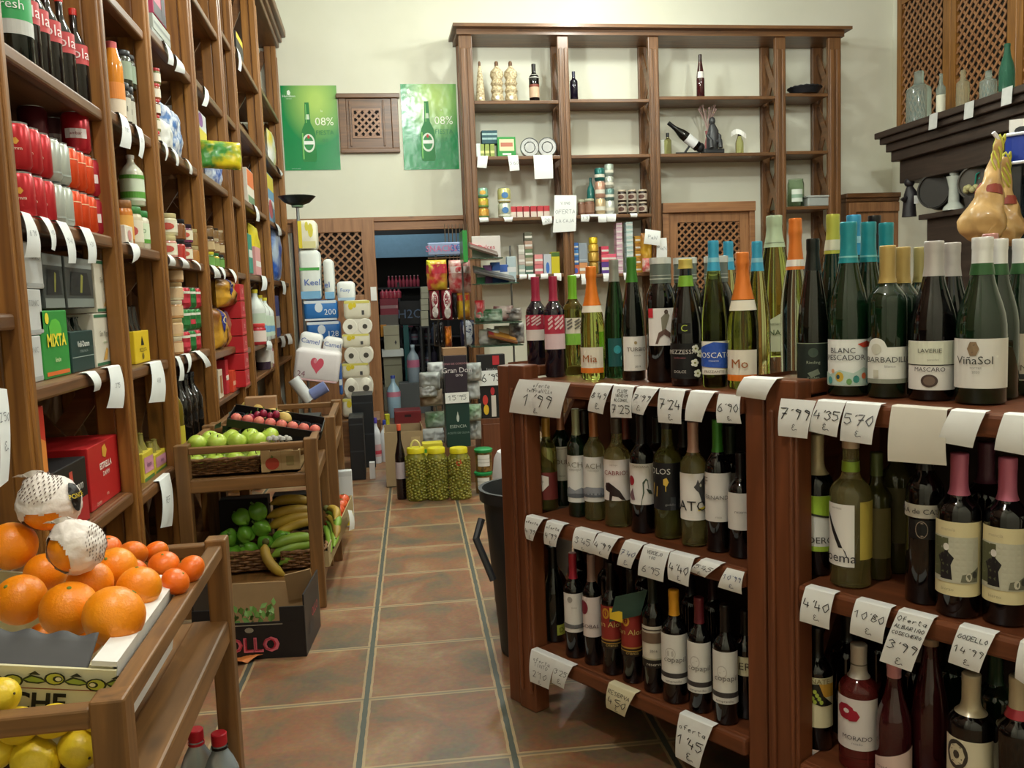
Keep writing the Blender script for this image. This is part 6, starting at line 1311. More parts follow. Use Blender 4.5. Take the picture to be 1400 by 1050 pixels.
for k, (x, y_) in enumerate(((-.66, 4.14), (-.42, 4.16))):  # black cartons added to darken the back of the low shelf
    pbox('added black carton darkening the back of the low shelf, %s the bananas' % ('away from', 'behind')[k], Vector((x, y_, .121)), .22, .1, .26, '18181a', {'b': [(.4, .5, '3a3a3c', -.6, .4)]}, 0, name='carton')
# tomato tray beside the far stand
t = thing('wooden_tray', 'pale wooden tray of tomatoes along the foot of the stands', 'crate', (-.262, 3.80, .131), -R(4.3)); D = 1.0
m = MB(); m.box(-.075, 0, 0, D, -.0, .006); m.box(-.005, .0, 0, D, .006, .09); m.box(-.075, -.07, 0, D, .006, .05); m.box(-.07, -.005, 0, .006, .006, .07); m.box(-.07, -.005, D-.006, D, .006, .09); m.build('tray', mat('a8946a', .7), t)
for i in range(8):
    C = settle(Vector((-.262-.036+.075*(.42+.066*i), 3.80+.42+.066*i, .131+.085+.012*(i % 2))), .032); p = thing('tomato', 'red tomato in the pale tray, %s from the bananas' % ORD(i), 'vegetable', C, 0, 'tomatoes in the pale tray')
    MB().sphere((0, 0, 0), .034, (1, 1, .82), 20, 12, fn=lambda q: 1-.12*math.exp(-(math.hypot(q.x, q.y)/.3)**2)*(q.z > 0)).build('skin', M_TO, p, smooth=180)
    mb = MB()
    for k in range(5):
        a = 2*pi*k/5; mb.add([(0, 0, .027), (.006*cos(a+.6), .006*sin(a+.6), .0275), (.014*cos(a), .014*sin(a), .029), (.006*cos(a-.6), .006*sin(a-.6), .0275)], [(0, 1, 2, 3)])
    mb.build('calyx', mat('4a6a2a', .6), p)
c = [(P.y, P.z) for P in (PX(x, y, -.185) for x, y in ((474, 697), (480, 698), (484, 723), (475, 726)))]
paper('price_tag', 'white paper tag hanging off the pale tray of tomatoes', c, lambda yv, o, z: Vector((-.185+o, yv, z)), flap=0)
# black fruit box on the floor
bx, by = -.316, 3.15
t = thing('fruit_box', 'black open cardboard fruit box on the floor by the second stand', 'box', (bx, by, 0), R(-6)); W, D, Hh = .40, .30, .19
BC = mat('1b1b1d', .4); BRC = mat('a88a64', .7)
m = MB(); m.box(-W, 0, 0, .006, 0, Hh*.72); m.box(-.09, 0, 0, .006, Hh*.72, Hh); m.box(-W, -W+.08, 0, .006, Hh*.72, Hh); m.build('front_panel', BC, t, bevel=.002)
m = MB(); m.box(-.006, 0, .006, D, 0, Hh+.04); m.build('side_panel', BC, t, bevel=.002); m = MB(); m.box(-W, -W+.006, .006, D, 0, Hh+.04); m.build('side_panel', BC, t, bevel=.002)
m = MB(); m.box(-W, 0, D-.006, D, 0, Hh); m.build('back_panel', BRC, t)
m = MB(); m.box(-W+.007, -.007, .007, D-.007, 0, .006); m.build('bottom', BRC, t)
m = MB(); m.grid(lambda u, v: Vector((-.115+.10*u, D-.02-.05*v, Hh*.6+.12*v+.02*u)), 2, 3); m.build('flap', BRC, t, solid=.004)
decorate(t, W, Hh*.72, lambda u, v, l: Vector((-W/2+u, -.0005-l, v)), texts=[('*OLLO', .38, .40, 'd86a7a', .05), ('OLLO', .385, .36, 'b02034', .05)], art=[(circ(-.0, .8, .08, 12, .9), '8a8474')], bands=[(.92, .95, '8a8474', -.7, .6)])
decorate(t, D, Hh, lambda u, v, l: Vector((.0005+l, D/2+u, v)), texts=[('OLLO', .62, .18, 'c8485a', .2)], bands=[(.3, .5, '3a3a3c', -.5, .0)])
o = MB()
for k in range(90):
    c = Vector((rnd.uniform(-W+.04, -.13), rnd.uniform(.05, .15), rnd.uniform(.06, .15))); u = Vector((rnd.uniform(-1, 1), rnd.uniform(-1, .6), rnd.uniform(.2, 1))).normalized()*.035; v = u.orthogonal().normalized()*.011
    o.add([c, c+u*.5+v, c+u, c+u*.5-v], [(0, 1, 2, 3)])
lt = thing('lettuce', 'green lettuce leaves inside the black fruit box', 'vegetable', (bx, by, 0.001), R(-6)); o.build('leaves', mat('5a7a34', .5), lt)
P = PZ(338, 898, 0)
paperm = MB().grid(lambda u, v: Vector(((u-.5)*.15, (v-.5)*.12, .002+.02*abs(sin(u*5+v*3))*(1-v))), 8, 6).build('paper_scrap', mat('c8763a', .6), None, smooth=180, solid=.001)
paperm.location = (P.x-.03, P.y-.02, .002); paperm.rotation_euler = (0, 0, .4); tag(paperm, 'crumpled orange paper scrap on the tiles by the black fruit box', 'paper')
# ================================================================== toilet paper and cleaning goods by the sliding door
def roll_pack(label, P, W, D, H, c, deco, rz, nroll=2, holes=True, group='toilet paper packs', name='toilet_paper_pack'):
    "wrapped pack whose round roll ends face the viewer"
    t = thing(name, label, 'toilet paper', P, rz, group); r = H/2
    mb = MB()
    for k in range(nroll):
        x = -W/2+W*(k+.5)/nroll
        mb.lathe([(0, 0), (r*.93, 0), (r, .006), (r, D-.006), (r*.93, D), (0, D)], 20, M=Matrix.Translation((x, 0, r)) @ Matrix.Rotation(-pi/2, 4, 'X') @ Matrix.Scale(W/nroll/H, 4, (1, 0, 0)))
    mb.box(-W/2+W/nroll/2, W/2-W/nroll/2, .003, D-.003, .004, H-.004)
    mb.build('roll', mat(c, .5, noise_amt=.02, bump=.25, bscale=40), t, smooth=50)
    if holes:
        for k in range(nroll):
            x = -W/2+W*(k+.5)/nroll
            MB().lathe([(0, 0), (r*.30, 0), (r*.30, .002), (0, .002)], 14, M=Matrix.Translation((x, -.002, r)) @ Matrix.Rotation(-pi/2, 4, 'X')).build('core', mat('4a463e', .8), t)
    return t
YT = 7.9
def tp(x, y, Y=YT): return PY(x, y, Y)
def face_pack(label, x0, y0, x1, y1, D, c, deco, Y=YT, name='toilet_paper_pack', cat='toilet paper', group='toilet paper packs', soft=.034, roll=0):
    a, b = PY(x0, y0, Y), PY(x1, y1, Y); W, Hh = b.x-a.x, a.z-b.z
    t = thing(name, label, cat, ((a.x+b.x)/2, Y, b.z), 0, group)
    m = MB(); m.box(-W/2, W/2, 0, D, 0, Hh); o = m.build('pack', mat(c, .4, noise_amt=.02, bump=.3, bscale=22), t, bevel=min(soft, Hh*.2), bseg=3, smooth=60)
    decorate(t, W*.94, Hh*.94, lambda u, v, l: Vector((u, -l-.0005, v+Hh*.03)), deco.get('t', ()), deco.get('b', ()), deco.get('a', ()))
    if roll: t.rotation_euler = (0, roll, 0)
    return t
# right column of white packs, bottom to top
rows = [(545, 570, 's'), (517, 545, 'h'), (497, 517, 's'), (475, 497, 'h'), (457, 475, 's'), (436, 457, 'h'), (411, 436, 's')]
zb = PY(487, 572, 7.4).z
for i, (ya, yb, kind) in enumerate(rows):
    a, b = PY(466, ya, 7.4), PY(508, yb, 7.4); dx = (.0, .02, -.01, .02, 0, .01, .02)[i]
    lab = 'white toilet paper pack, %s from the floor in the column' % ORD(i)
    if kind == 'h': roll_pack(lab+', round ends facing out', Vector(((a.x+b.x)/2+dx, 7.4, b.z)), b.x-a.x, .34, a.z-b.z-.002, 'e4e0d2', None, 0)
    else: face_pack(lab+', yellow printed side out', 467+dx*100, ya, 506+dx*60, yb-.4, .34, 'e2ddc8', {'a': [(circ(-.5, .7, .2, 8, 1), 'd8c42a'), (circ(-.2, .75, .15, 8, 1), 'd8c42a'), ([(.35, .2), (.55, .2), (.55, .45), (.35, .45)], '4a4a4a')], 'b': [(.85, 1, 'd8cf6a')]}, 7.4)
tag(MB().box(-.62, -.02, 7.3, 7.85, 0.001, zb-.004).build('low_platform', BROWN['x'], bevel=.006), 'low wooden platform under the column of toilet paper', 'platform')
# left stack
KEEL = {'t': [('Keel', .34, .22, '2a5ab0', -.1)], 'b': [(.0, .16, '7ab0d8'), (.66, .72, '4aa04a')], 'a': [(circ(-.8, .3, .12, 12, 1), '2a5ab0')]}
L0 = [('blue and white tissue pack at the bottom of the stack by the shelving', 418, 440, 466, 466, '2f6cb4', {'b': [(.86, 1, 'dce4ec'), (.0, .1, 'dce4ec')], 't': [('128', .35, .3, 'e4ecf4', .6)], 'a': [(circ(-.1, .6, .25, 12, 1), 'dce4ec')]}),
      ('blue tissue pack with white numerals under the large soft pack', 414, 411, 462, 438, '2f74bc', {'b': [(.86, 1, 'dce4ec'), (.0, .1, 'dce4ec')], 't': [('200', .4, .3, 'e4ecf4', .6)], 'a': [(circ(-.1, .65, .25, 12, 1), 'dce4ec')]}),
      ('large soft white pack with a blue name and a green stripe', 407, 342, 440, 410, 'dfe4e0', {'t': [('Keel', .34, .14, '2a5ab0', .2)], 'b': [(.0, .16, '7ab0d8'), (.60, .66, '4aa04a')]}),
      ('white soft pack beside the one with the green stripe', 441, 354, 458, 410, 'e2e6e2', {'b': [(.0, .18, '7ab0d8')], 't': [('el', .36, .16, '2a5ab0', -.4)]}),
      ('yellow and white roll pack on top of the stack', 405, 301, 434, 340, 'e6e2cc', {'b': [(0, 1, 'd8c42a', -.95, -.55), (0, .25, 'd8d29a', -.5, .9)], 'a': [(circ(.4, .65, .3, 8, .9), 'd8cc4a'), (circ(0, .8, .2, 8, .9), 'd8cc4a')]})]
for lab, x0, y0, x1, y1, c, d in L0: face_pack(lab, x0, y0, x1, y1, .26, c, d, 7.75)
face_pack('small white pack with a blue bird print, beside the large soft pack', 460, 385, 486, 411, .2, 'e4e8e6', {'t': [('Foxy', .55, .2, '3a6ab8', -.1)], 'b': [(0, .15, 'a8c4dc')]}, 7.76)
for i, (x0, y0, x1, y1) in enumerate(((405, 456, 437, 482), (438, 462, 465, 486))):
    face_pack('white pack with a blue name leaning on the pink printed pack, %s one' % ('nearer', 'farther')[i], x0, y0, x1, y1, .2, 'e4e4e2', {'t': [('Camel', .6, .28, '3a5aa0')]}, 7.2, roll=.22)
face_pack('large white pack with a red heart print, tilted', 397, 480, 462, 521, .3, 'e8e2e2', {'a': [([(.62*.5*(16*sin(q)**3)/16, .55+.30*(13*cos(q)-5*cos(2*q)-2*cos(3*q)-cos(4*q))/16) for q in [2*pi*k/28 for k in range(28)]], 'd8566a'), (circ(-.1, .66, .08, 10, .9), 'e4909e')], 't': [('24', .2, .2, '8a5a6a', -.7)], 'b': [(0, .06, 'e0b8bc')]}, 7.0, roll=.16)
for i, (a, b, c) in enumerate((((401, 518), (424, 548), 'd0d4d4'), ((426, 540), (446, 528), '7a86b8'))):
    P, Q = PY(*a, 6.6), PY(*b, 6.6); t = thing('foil_roll', ('white plastic wrapped roll lying across the far stand', 'blue and white packet behind the white roll')[i], 'roll', P)
    MB().tube([(0, 0, 0), Q-P], .045, 14).build('roll', mat(c, .35), t, smooth=60)
face_pack('blue and white packet standing beside the column of toilet paper', 462, 497, 469, 540, .1, '3a62a8', {'b': [(.3, .5, 'd8e0e8')]}, 7.1, name='tissue_packet')
# floor lamp behind the shelving
P = PY(406, 272, 8.35); t = thing('floor_lamp', 'floor lamp with a dark bowl shade beside the wall shelving', 'lamp', (P.x, 8.35, 0)); zt_ = P.z
MB().lathe([(0, zt_-.06), (.04, zt_-.06), (.11, zt_-.035), (.17, zt_+.02), (.165, zt_+.022), (0, zt_-.02)], 24).build('shade', mat('1c2622', .4), t, smooth=40)
MB().lathe([(.05, zt_-.075), (.055, zt_-.06), (0, zt_-.06)], 16).build('collar', mat('8aa88a', .4), t)
MB().lathe([(.014, .02), (.014, zt_-.06)], 12).build('pole', mat('9aa09c', .3, metal=.8), t, smooth=60)
MB().lathe([(0, 0), (.13, 0), (.13, .015), (.03, .03), (0, .03)], 24).build('base', mat('2a2c2a', .4), t)
# black cartons and the detergent pack on the floor
for x0, y0, x1, y1, Y, lab in ((480, 541, 509, 622, 6.75, 'black carton at the foot of the toilet paper column, the taller one'), (476, 572, 496, 640, 6.3, 'black carton in front of the taller black one')):
    a, b = PY(x0, y0, Y), PY(x1, y0, Y); pbox(lab, Vector(((a.x+b.x)/2, Y, 0)), b.x-a.x, .3, a.z, '1c1e22', {'b': [(.45, .47, '33363c'), (.9, .92, '33363c')]}, name='carton')
a, b = PY(461, 645, 4.98), PY(483, 690, 4.98)
t = pbox('white and yellow detergent box on the floor by the end of the stands', Vector(((a.x+b.x)/2, 4.98, .001)), b.x-a.x, .055, a.z, 'd2d4d4', {'b': [(.0, .42, 'd8bf1f'), (.92, 1, 'c2c4c4')], 'a': [([(-1, .40), (1, .40), (1, .47), (0, .52), (-1, .44)], 'd8bf1f')]}, name='detergent_box')
pbox('small white card leaning by the black cartons', Vector((PY(487, 600, 6.25).x+.1, 6.3, 0)), .04, .06, .12, 'dcdcdc', None, name='card')
# cleaning bottles
for i, (x, yb, yt, w, c, cap, lab) in enumerate(((516, 633, 571, 13, 'd4d6dc', '4a3a9a', 'white bleach bottle with a purple cap and a red label'), (528, 631, 574, 13, 'd8dade', '2a3aa0', 'white bottle with a dark blue cap beside the cardboard box'), (532, 620, 566, 20, 'b8b82a', 'b8b82a', 'yellow green detergent jug behind the white bottles'))):
    P = PZ(x, yb, 0); R_ = pxr(P, w); H = zat(P, x, yt); P.z = .001
    flask(lab, P, R_, H, c, cap, 'c8a0a4' if i == 0 else None, {'b': [(.2, .5, 'b83a4a')]}, shoulder=.6 if i < 2 else .45, neck=.3, lz=(.15, .42), capz=.88, name='cleaning_bottle')
# cardboard box in the aisle
a, b = PY(525, 592, 5.97), PY(578, 592, 5.97)
t = thing('cardboard_box', 'open brown cardboard box on the floor behind the dark bottle', 'box', ((a.x+b.x)/2, 5.97, 0)); W, Hh = b.x-a.x, a.z
CB = mat('a08a68', .75); m = MB(); m.box(-W/2, W/2, 0, .006, 0, Hh); m.box(-W/2, -W/2+.006, .006, .26, 0, Hh); m.box(W/2-.006, W/2, .006, .26, 0, Hh+.03); m.box(-W/2, W/2, .254, .26, 0, Hh+.02); m.box(-W/2, W/2, 0, .26, 0, .006); m.build('carton', CB, t)
MB().box(W/2-.08, W/2-.02, -.0015, 0, Hh*.1, Hh*.9).build('tape', mat('b8a078', .4), t)
# dark bottle with a red top, olive jars, tubs
P = PZ(550, 682, 0); H = zat(P, 550, 580); P.z = .001
flask('dark wine bottle with an orange red cap standing on the floor', P, pxr(P, 14), H, '1a1012', 'd8583a', 'b8aeb4', None, shoulder=.55, neck=.36, lz=(.28, .5), capz=.92, name='wine_bottle')
P = PZ(555, 684, 0); H = zat(P, 553, 613); P.z = .001
OLV = speckle('olives', '66681e', '8e8834', 30, .3, .14, 0, c3='a8803a')
for i, (x, yb) in enumerate(((572, 686), (600, 685), (631, 684))):
    P = PZ(x, yb, 0); R_ = pxr(P, 27.5); H = zat(P, x, 614); P.z = .001; P.y += R_
    t = thing('olive_jar', 'large plastic jar of green olives with a yellow lid, %s' % ('nearest the cardboard box', 'in the middle of the three', 'nearest the green lidded tubs')[i], 'jar', P, facing(P), 'jars of olives on the floor')
    MB().lathe([(0, .001), (.92*R_, 0), (R_, .012), (R_, H*.8), (.97*R_, H*.84), (.80*R_, H*.90), (.80*R_, H*.93)], 26).build('body', OLV, t, smooth=50)
    # olives pressed against the wall of the jar
    mb = MB()
    for k in range(230):
        a = 2*pi*((k*.618) % 1); z = H*(.03+.78*((k*.37) % 1)); mb.sphere((R_*.965*cos(a), R_*.965*sin(a), z), .0125, (1, 1, .85), 7, 5)
    o = mb.build('olives', OLV, t, smooth=180); o['kind'] = 'stuff'
    MB().lathe([(R_*.86, H*.895), (R_*.9, H*.90), (R_*.9, H*.985), (R_*.84, H), (0, H)], 26).build('lid', mat('cfc41f', .4), t, smooth=40)
    if i == 0: MB().tube([(R_*.45*cos(a)+0, 0, H+.045*sin(a)) for a in [pi*k/10 for k in range(11)]], .006, 6).build('handle', mat('cfc87a', .4), t)
    if i == 2: cyl_decor(t, R_*1.05, H*.66, .05, .35, {'a': [(circ(0, .5, .8, 6, .6), 'b84a2a')]})
k = 0
for i, (y0, y1) in enumerate(((647, 681), (615, 646))):
    a, b = PY(650, y0, 5.55), PY(676, y1, 5.55); z0 = 0.001 if i == 0 else ztub
    H = PY(660, y0, 5.55).z-z0 if i else PY(660, y0, 5.55).z
    t = thing('olive_tub', 'clear tub of brown olives with a green lid, the %s one' % ('lower', 'upper')[i], 'tub', ((a.x+b.x)/2, 5.62, z0), 0, 'stacked green lidded tubs'); r_ = (b.x-a.x)/2
    MB().lathe([(0, 0), (r_*.88, 0), (r_*.95, H*.85), (r_*.95, H*.86)], 24).build('body', speckle('brown_olives', '4a3a1c', '8a6a34', 40, .3, .1), t, smooth=40)
    MB().lathe([(r_, H*.84), (r_*1.04, H*.86), (r_*1.04, H*.96), (r_*.9, H), (0, H)], 24).build('lid', mat('1f8a4a', .4), t, smooth=40)
    cyl_decor(t, r_*.95, H*.25, H*.5, .75, {'b': [(.3, .35, 'b0b0a8'), (.6, .65, 'b0b0a8')]}, 'd8d8d4', rot=facing(t.location)); ztub = H+.003
# tall display boxes
a, b = PY(606, 487, 5.95), PY(641, 543, 5.95); W = b.x-a.x; cx = (a.x+b.x)/2
zlo, zmid, ztp = PY(622, 611, 5.95).z, PY(622, 545, 5.95).z, PY(622, 486, 5.95).z
pbox('wooden crate under the tall gift boxes, behind the olive jars', Vector((cx, 5.95, 0)), W+.06, .2, zlo-.002, '6a4a30', None, name='wooden_crate')
pbox('dark green gift box with a white drop emblem', Vector((cx, 5.95, zlo)), W, .17, zmid-zlo-.001, '1a3a34', {'t': [('ESENCIA', .42, .07, 'a8b8b0'), ('ACEITE DE OLIVA', .28, .045, '8aa098')], 'a': [(circ(0, .60, .12, 10, .7), 'b8c4bc'), ([(-.08, .64), (.08, .64), (0, .75)], 'b8c4bc')]}, name='gift_box')
pbox('dark purple gift box with white script, on the green one', Vector((cx, 5.952, zmid)), W-.01, .16, ztp-zmid, '2c2430', {'t': [('REINO DE CORDOBA', .82, .05, 'b0808a'), ('Gran Don', .66, .13, 'e0dce0', .1), ('oro', .55, .09, 'e0dce0', .3)]}, name='gift_box')
t = thing('price_card', 'white card with a handwritten price where the two gift boxes meet', 'price tag', (cx, 5.945, zmid-.03), 0)
mb = MB().box(-W/2, W/2, -.004, -.001, 0, .072); sh = mb.build('sheet', PAPER, t); st, wd = hand("15'95"); mb = MB(); sc = .0055
for pl in st: ribbon(mb, [((x-wd/2)*sc, .02+y*sc) for x, y in pl], .0035, lambda x, y: Vector((x, -.0048, y)))
mb.build('handwriting', INKL, sh)
MB().box(cx-W/2, cx+W/2, 5.96, 6.1, ztp+.001, ztp+.05).build('carton_top', mat('9a7a5a', .7)).name = 'cardboard_strip'
tag(bpy.data.objects['cardboard_strip'], 'strip of brown cardboard lying on the purple gift box', 'cardboard')
# crumpled clear bags either side
GB = [speckle('foil_bag', '5a5e5c', 'c8ccc8', 9, .25, .25), speckle('foil_bag_green', '3f7a34', 'b8c0b8', 7, .3, .2), mat('b8bcbc', .25, bump=.5, bscale=20), speckle('foil_bag_brown', '6a5038', 'b8a890', 9, .3, .2)]
for i, (x, y, wpx, hpx, m_) in enumerate(((588, 523, 24, 22, 0), (590, 545, 26, 20, 3), (596, 575, 24, 20, 1), (592, 597, 26, 18, 2), (647, 510, 20, 22, 0), (646, 535, 18, 22, 2), (648, 565, 18, 20, 1), (648, 590, 18, 22, 0), (598, 508, 22, 20, 2), (586, 535, 20, 16, 2))):
    P = PY(x, y+hpx/2, 6.2+.05*(i % 3)); s_ = depth(P)/1200
    bag('crumpled shiny bag hanging beside the gift boxes, %s' % ('on the aisle side, number '+ORD(i) if i not in (4, 5, 6, 7) else 'on the island side, number '+ORD(i)), P, wpx*s_*1.2, .10, hpx*s_*1.15, GB[m_], seed=i*3+1, crimp=False, name='plastic_bag', group='crumpled bags')
a, b = PY(576, 603, 5.9), PY(604, 618, 5.9)
pbox('small yellow and green carton behind the olive jars', Vector(((a.x+b.x)/2, 5.78, 0)), b.x-a.x, .1, a.z, 'd0c43a', {'b': [(.0, .7, '8a9a5a'), (.82, .9, '4a9a3a')], 't': [('fresh', .9, .06, '3a6a2a')]}, name='carton')
# black stand board with stickers and the brown cabinet beside the island
a, b = PY(652, 486, 6.3), PY(690, 486, 6.3); W = b.x-a.x
zb_ = PY(668, 572, 6.3).z
t = thing('side_cabinet', 'brown wooden cabinet behind the end of the wine island', 'cabinet', ((a.x+b.x)/2, 6.3, 0)); MB().box(-W/2, W/2, 0, .35, 0, zb_).build('carcass', RED['z'], t, bevel=.004); MB().box(-W/2+.02, W/2-.02, -.012, 0, .05, zb_-.04).build('door', RED['z'], t, bevel=.003)
t = pbox('black promotional board with round red and yellow stickers', Vector(((a.x+b.x)/2, 6.3, zb_+.002)), W, .06, a.z-zb_, '16171a', {'t': [('Jamón', .78, .05, 'b8b8b8'), ('SERRANO BODEGA', .70, .035, '8a8a8a'), ('gran reserva', .64, .03, '8a8a8a')], 'a': [(circ(-.55, .28, .2, 16, .42), 'c83a34'), (circ(-.5, .12, .2, 16, .42), 'd8b02a'), ([(-.1, .0), (.25, .0), (.25, .35), (-.1, .35)], 'd0c8c0'), ([(.1, .85), (.6, .85), (.6, 1.0), (.1, 1.0)], 'b82a34'), (circ(.02, .42, .16, 12, .42), 'b82a34')]}, name='promotion_board')
P = PY(672, 518, 6.27); t = thing('price_card', 'white card reading 6 95 on the black promotional board', 'price tag', (P.x, 6.285, P.z-.05)); sh = MB().box(-.09, .09, 0, .004, 0, .11).build('sheet', PAPER, t)
st, wd = hand("6'95"); mb = MB()
for pl in st: ribbon(mb, [((x-wd/2)*.008, .03+y*.009) for x, y in pl], .006, lambda x, y: Vector((x, -.001, y)))
mb.build('handwriting', INK, sh)
# bin and white sack behind the island post
bp = PZ(671, 926, 0); t = thing('waste_bin', 'dark grey plastic waste bin behind the end post of the wine island', 'bin', (.497, 3.02, 0))
zr = .60
MB().lathe([(0, 0.001), (.115, 0), (.12, .01), (.162, zr-.04), (.175, zr-.04), (.178, zr), (.165, zr), (.155, zr-.05), (.11, .015), (0, .015)], 30).build('body', mat('26282a', .5), t, smooth=40)
MB().tube([(-.175, -.03, zr-.10), (-.20, -.06, zr-.16), (-.15, -.10, zr-.30)], .013, 8).build('handle', mat('3a3c40', .4), t)
P = PY(679, 650, 3.35); t = thing('paper_sack', 'white plastic sack standing up out of sight behind the bin', 'bag', (P.x+.10, 3.42, 0))
MB().lathe([(0, .001), (.10, 0), (.12, .05), (.115, .5), (.10, PY(679, 622, 3.35).z-.03), (.085, PY(679, 622, 3.35).z), (0, PY(679, 622, 3.35).z+.004)], 20).build('sack', mat('cfd0d0', .5, bump=.4, bscale=14), t, smooth=60)
# ================================================================== sweets display in front of the shelves
YD = 7.0
a, b = PY(586, 351, YD), PY(648, 480, YD); cx = (a.x+b.x)/2; W = b.x-a.x
t = thing('snack_rack', 'wire rack hung with bags of snacks and a pastel header board', 'rack', (cx, YD+.1, 0))
for x in (-W*.3, W*.3): MB().tube([(x, .04, .02), (x, .04, PY(600, 345, YD).z)], .008, 8).build('pole', mat('6a6c6c', .3, metal=.8), t)
m = MB()
for yy_ in (352, 395, 437):
    m = MB(); m.tube([(-W/2, .0, PY(600, yy_, YD).z), (W/2, 0, PY(600, yy_, YD).z)], .005, 6); m.build('cross_wire', mat('8a7a6a', .3, metal=.7), t)
for k in range(7):
    m = MB(); m.tube([(-W*.05+k*.03, .03, PY(600, 355, YD).z), (-W*.05+k*.03, .03, PY(600, 305, YD).z)], .004, 5); m.build('prong', mat('8a7a6a', .3, metal=.7), t)
m = MB(); m.box(-.2, .2, -.08, .2, 0, .03); m.build('base', mat('3a3a3c', .5), t)
ha, hb = PY(585, 331, YD), PY(640, 347, YD); m = MB(); m.box(ha.x-cx, hb.x-cx, -.02, 0, hb.z, ha.z); hd = m.build('header_board', mat('8fa0c4', .5), t, bevel=.01)
decorate(hd, hb.x-ha.x, ha.z-hb.z, lambda u, v, l: Vector(((ha.x+hb.x)/2-cx+u, -.021-l, hb.z+v)), texts=[('SNACKS', .5, .5, 'd0709a', -.3), ('3€', .5, .6, '4a6ab8', .45)])
gg = {'t': [('G', .68, .3, 'd8a8a8')], 'a': [(circ(0, .68, .62, 16, .5), 'e0d8d4'), (circ(0, .68, .45, 16, .5), '8a2a3a'), (circ(0, .25, .6, 12, .35), 'd8d4d0')]}
BG = [('red and yellow snack bag, top row of the rack, nearest the door', 582, 356, 612, 396, speckle('redyellow', 'c83a3a', 'd8c03a', 10, .3, .1, c3='b86a3a'), {'b': [(.55, .85, 'c8344a')], 'a': [([(-1, .8), (-.6, .75), (-.7, 1), (-1, 1)], 'd8d02a')]}),
      ('red and white snack bag, top row of the rack, nearest the island', 612, 356, 644, 400, speckle('redwhite', 'b83038', 'd8b8b0', 14, .3, .12, c3='b86a4a'), {'b': [(.6, .8, 'd8c8c4')]}),
      ('dark red snack bag with a white letter G, middle row', 586, 398, 602, 436, mat('7a2432', .3), gg), ('second dark red snack bag with a white letter G, middle row', 602, 397, 619, 437, mat('7a2432', .3), gg),
      ('yellow snack bag, middle row of the rack', 624, 400, 643, 436, speckle('yellow_corn', 'd8b02a', 'b8742a', 12, .3, .1), {'b': [(.7, .9, 'c83a2a')]}), ('slim black snack bag between the red and yellow ones', 618, 400, 625, 436, mat('1c1c1e', .3), {}),
      ('black snack bag with white lettering, bottom row', 592, 440, 600, 473, mat('16161a', .3), {'b': [(.2, .8, 'b8bcc0', -.3, .0)]}), ('second black snack bag with white lettering, bottom row', 599, 440, 607, 473, mat('16161a', .3), {'b': [(.2, .8, 'b8bcc0', -.3, .0)]}),
      ('small orange snack bag, bottom row of the rack', 607, 446, 618, 474, speckle('orange_nuts', 'd8822a', '8a3a1a', 14, .3, .1), {}), ('dark blue snack bag with a white G, bottom row', 628, 438, 649, 473, mat('1f2748', .3), {'t': [('G', .66, .3, '2a3470')], 'a': [(circ(0, .66, .7, 16, .5), 'd0d4dc'), (circ(0, .25, .6, 12, .35), 'c8ccd4')]})]
for i, (lab, x0, y0, x1, y1, m_, d) in enumerate(BG):
    p, q = PY(x0, y0, YD), PY(x1, y1, YD); bag(lab, Vector(((p.x+q.x)/2, YD-.02-.012*(i % 2), q.z)), q.x-p.x, .09, p.z-q.z, m_, seed=i*5, deco=d, group='snack bags on the rack')
# glass tiers with pamphlets and goods
a, b = PY(640, 480, 6.6), PY(712, 480, 6.6)
GG = glass('a8d0b8', ior=1.1)
t = thing('glass_stand', 'glass tiered stand with a green acrylic end panel beside the snack rack', 'stand', ((a.x+b.x)/2, 6.6, 0)); W = b.x-a.x; cxs = (a.x+b.x)/2
tiers = []
for k, (y, x0, x1) in enumerate(((353, 642, 688), (388, 646, 710), (442, 650, 714), (474, 645, 716))):
    p, q = PY(x0, y, 6.6), PY(x1, y, 6.6); tiers.append((p.x, q.x, p.z)); MB().box(p.x-cxs, q.x-cxs, .0, .3, p.z-.008, p.z).build('glass_shelf', mat('5a7a66', .1, trans=.6, ior=1.2, noise_amt=0), t)
p, q = PY(632, 315, 6.6), PY(640, 358, 6.6); MB().box(p.x-cxs, q.x-cxs, .0, .25, q.z, p.z).build('end_panel', mat('2f9a44', .3), t)
for x in (-W/2+.01, W/2-.01): MB().tube([(x, .28, 0), (x, .28, tiers[0][2]+.1)], .008, 8).build('post', mat('8a8c8c', .3, metal=.8), t)
def tray(label, k, x0, x1, c, art, dz=.0, tilt=18):
    xa, xb, z = tiers[k]; p, q = PY(x0, 400, 6.6), PY(x1, 400, 6.6); t = thing('sweet_tray', label, 'tray', ((p.x+q.x)/2, 6.62, z+.001+dz), 0, 'flat packs on the glass stand'); W = q.x-p.x
    M_ = Matrix.Rotation(R(tilt), 4, 'Y') @ Matrix.Rotation(R(14), 4, 'X'); lift = W/2*sin(R(tilt))
    m = MB(); m.box(-W/2, W/2, 0, .2, 0, .02, M=Matrix.Translation((0, 0, lift+.0)) @ M_); m.build('tray', mat(c, .35), t, bevel=.004)
    decorate(t, W, .2, lambda u, v, l: Matrix.Translation((0, 0, lift)) @ M_ @ Vector((u, v, .0205+l)), art=art)
    return t
tray('tilted brown and red tray on the top glass tier', 0, 643, 684, '5a4a40', [([(-.9, .5), (.2, .6), (.2, .9), (-.9, .9)], 'a83a44')])
tray('tilted long grey tray on the second glass tier', 1, 648, 706, '5c5a58', [([(-.8, .3), (.8, .3), (.8, .5), (-.8, .5)], '8a8a88')], tilt=14)
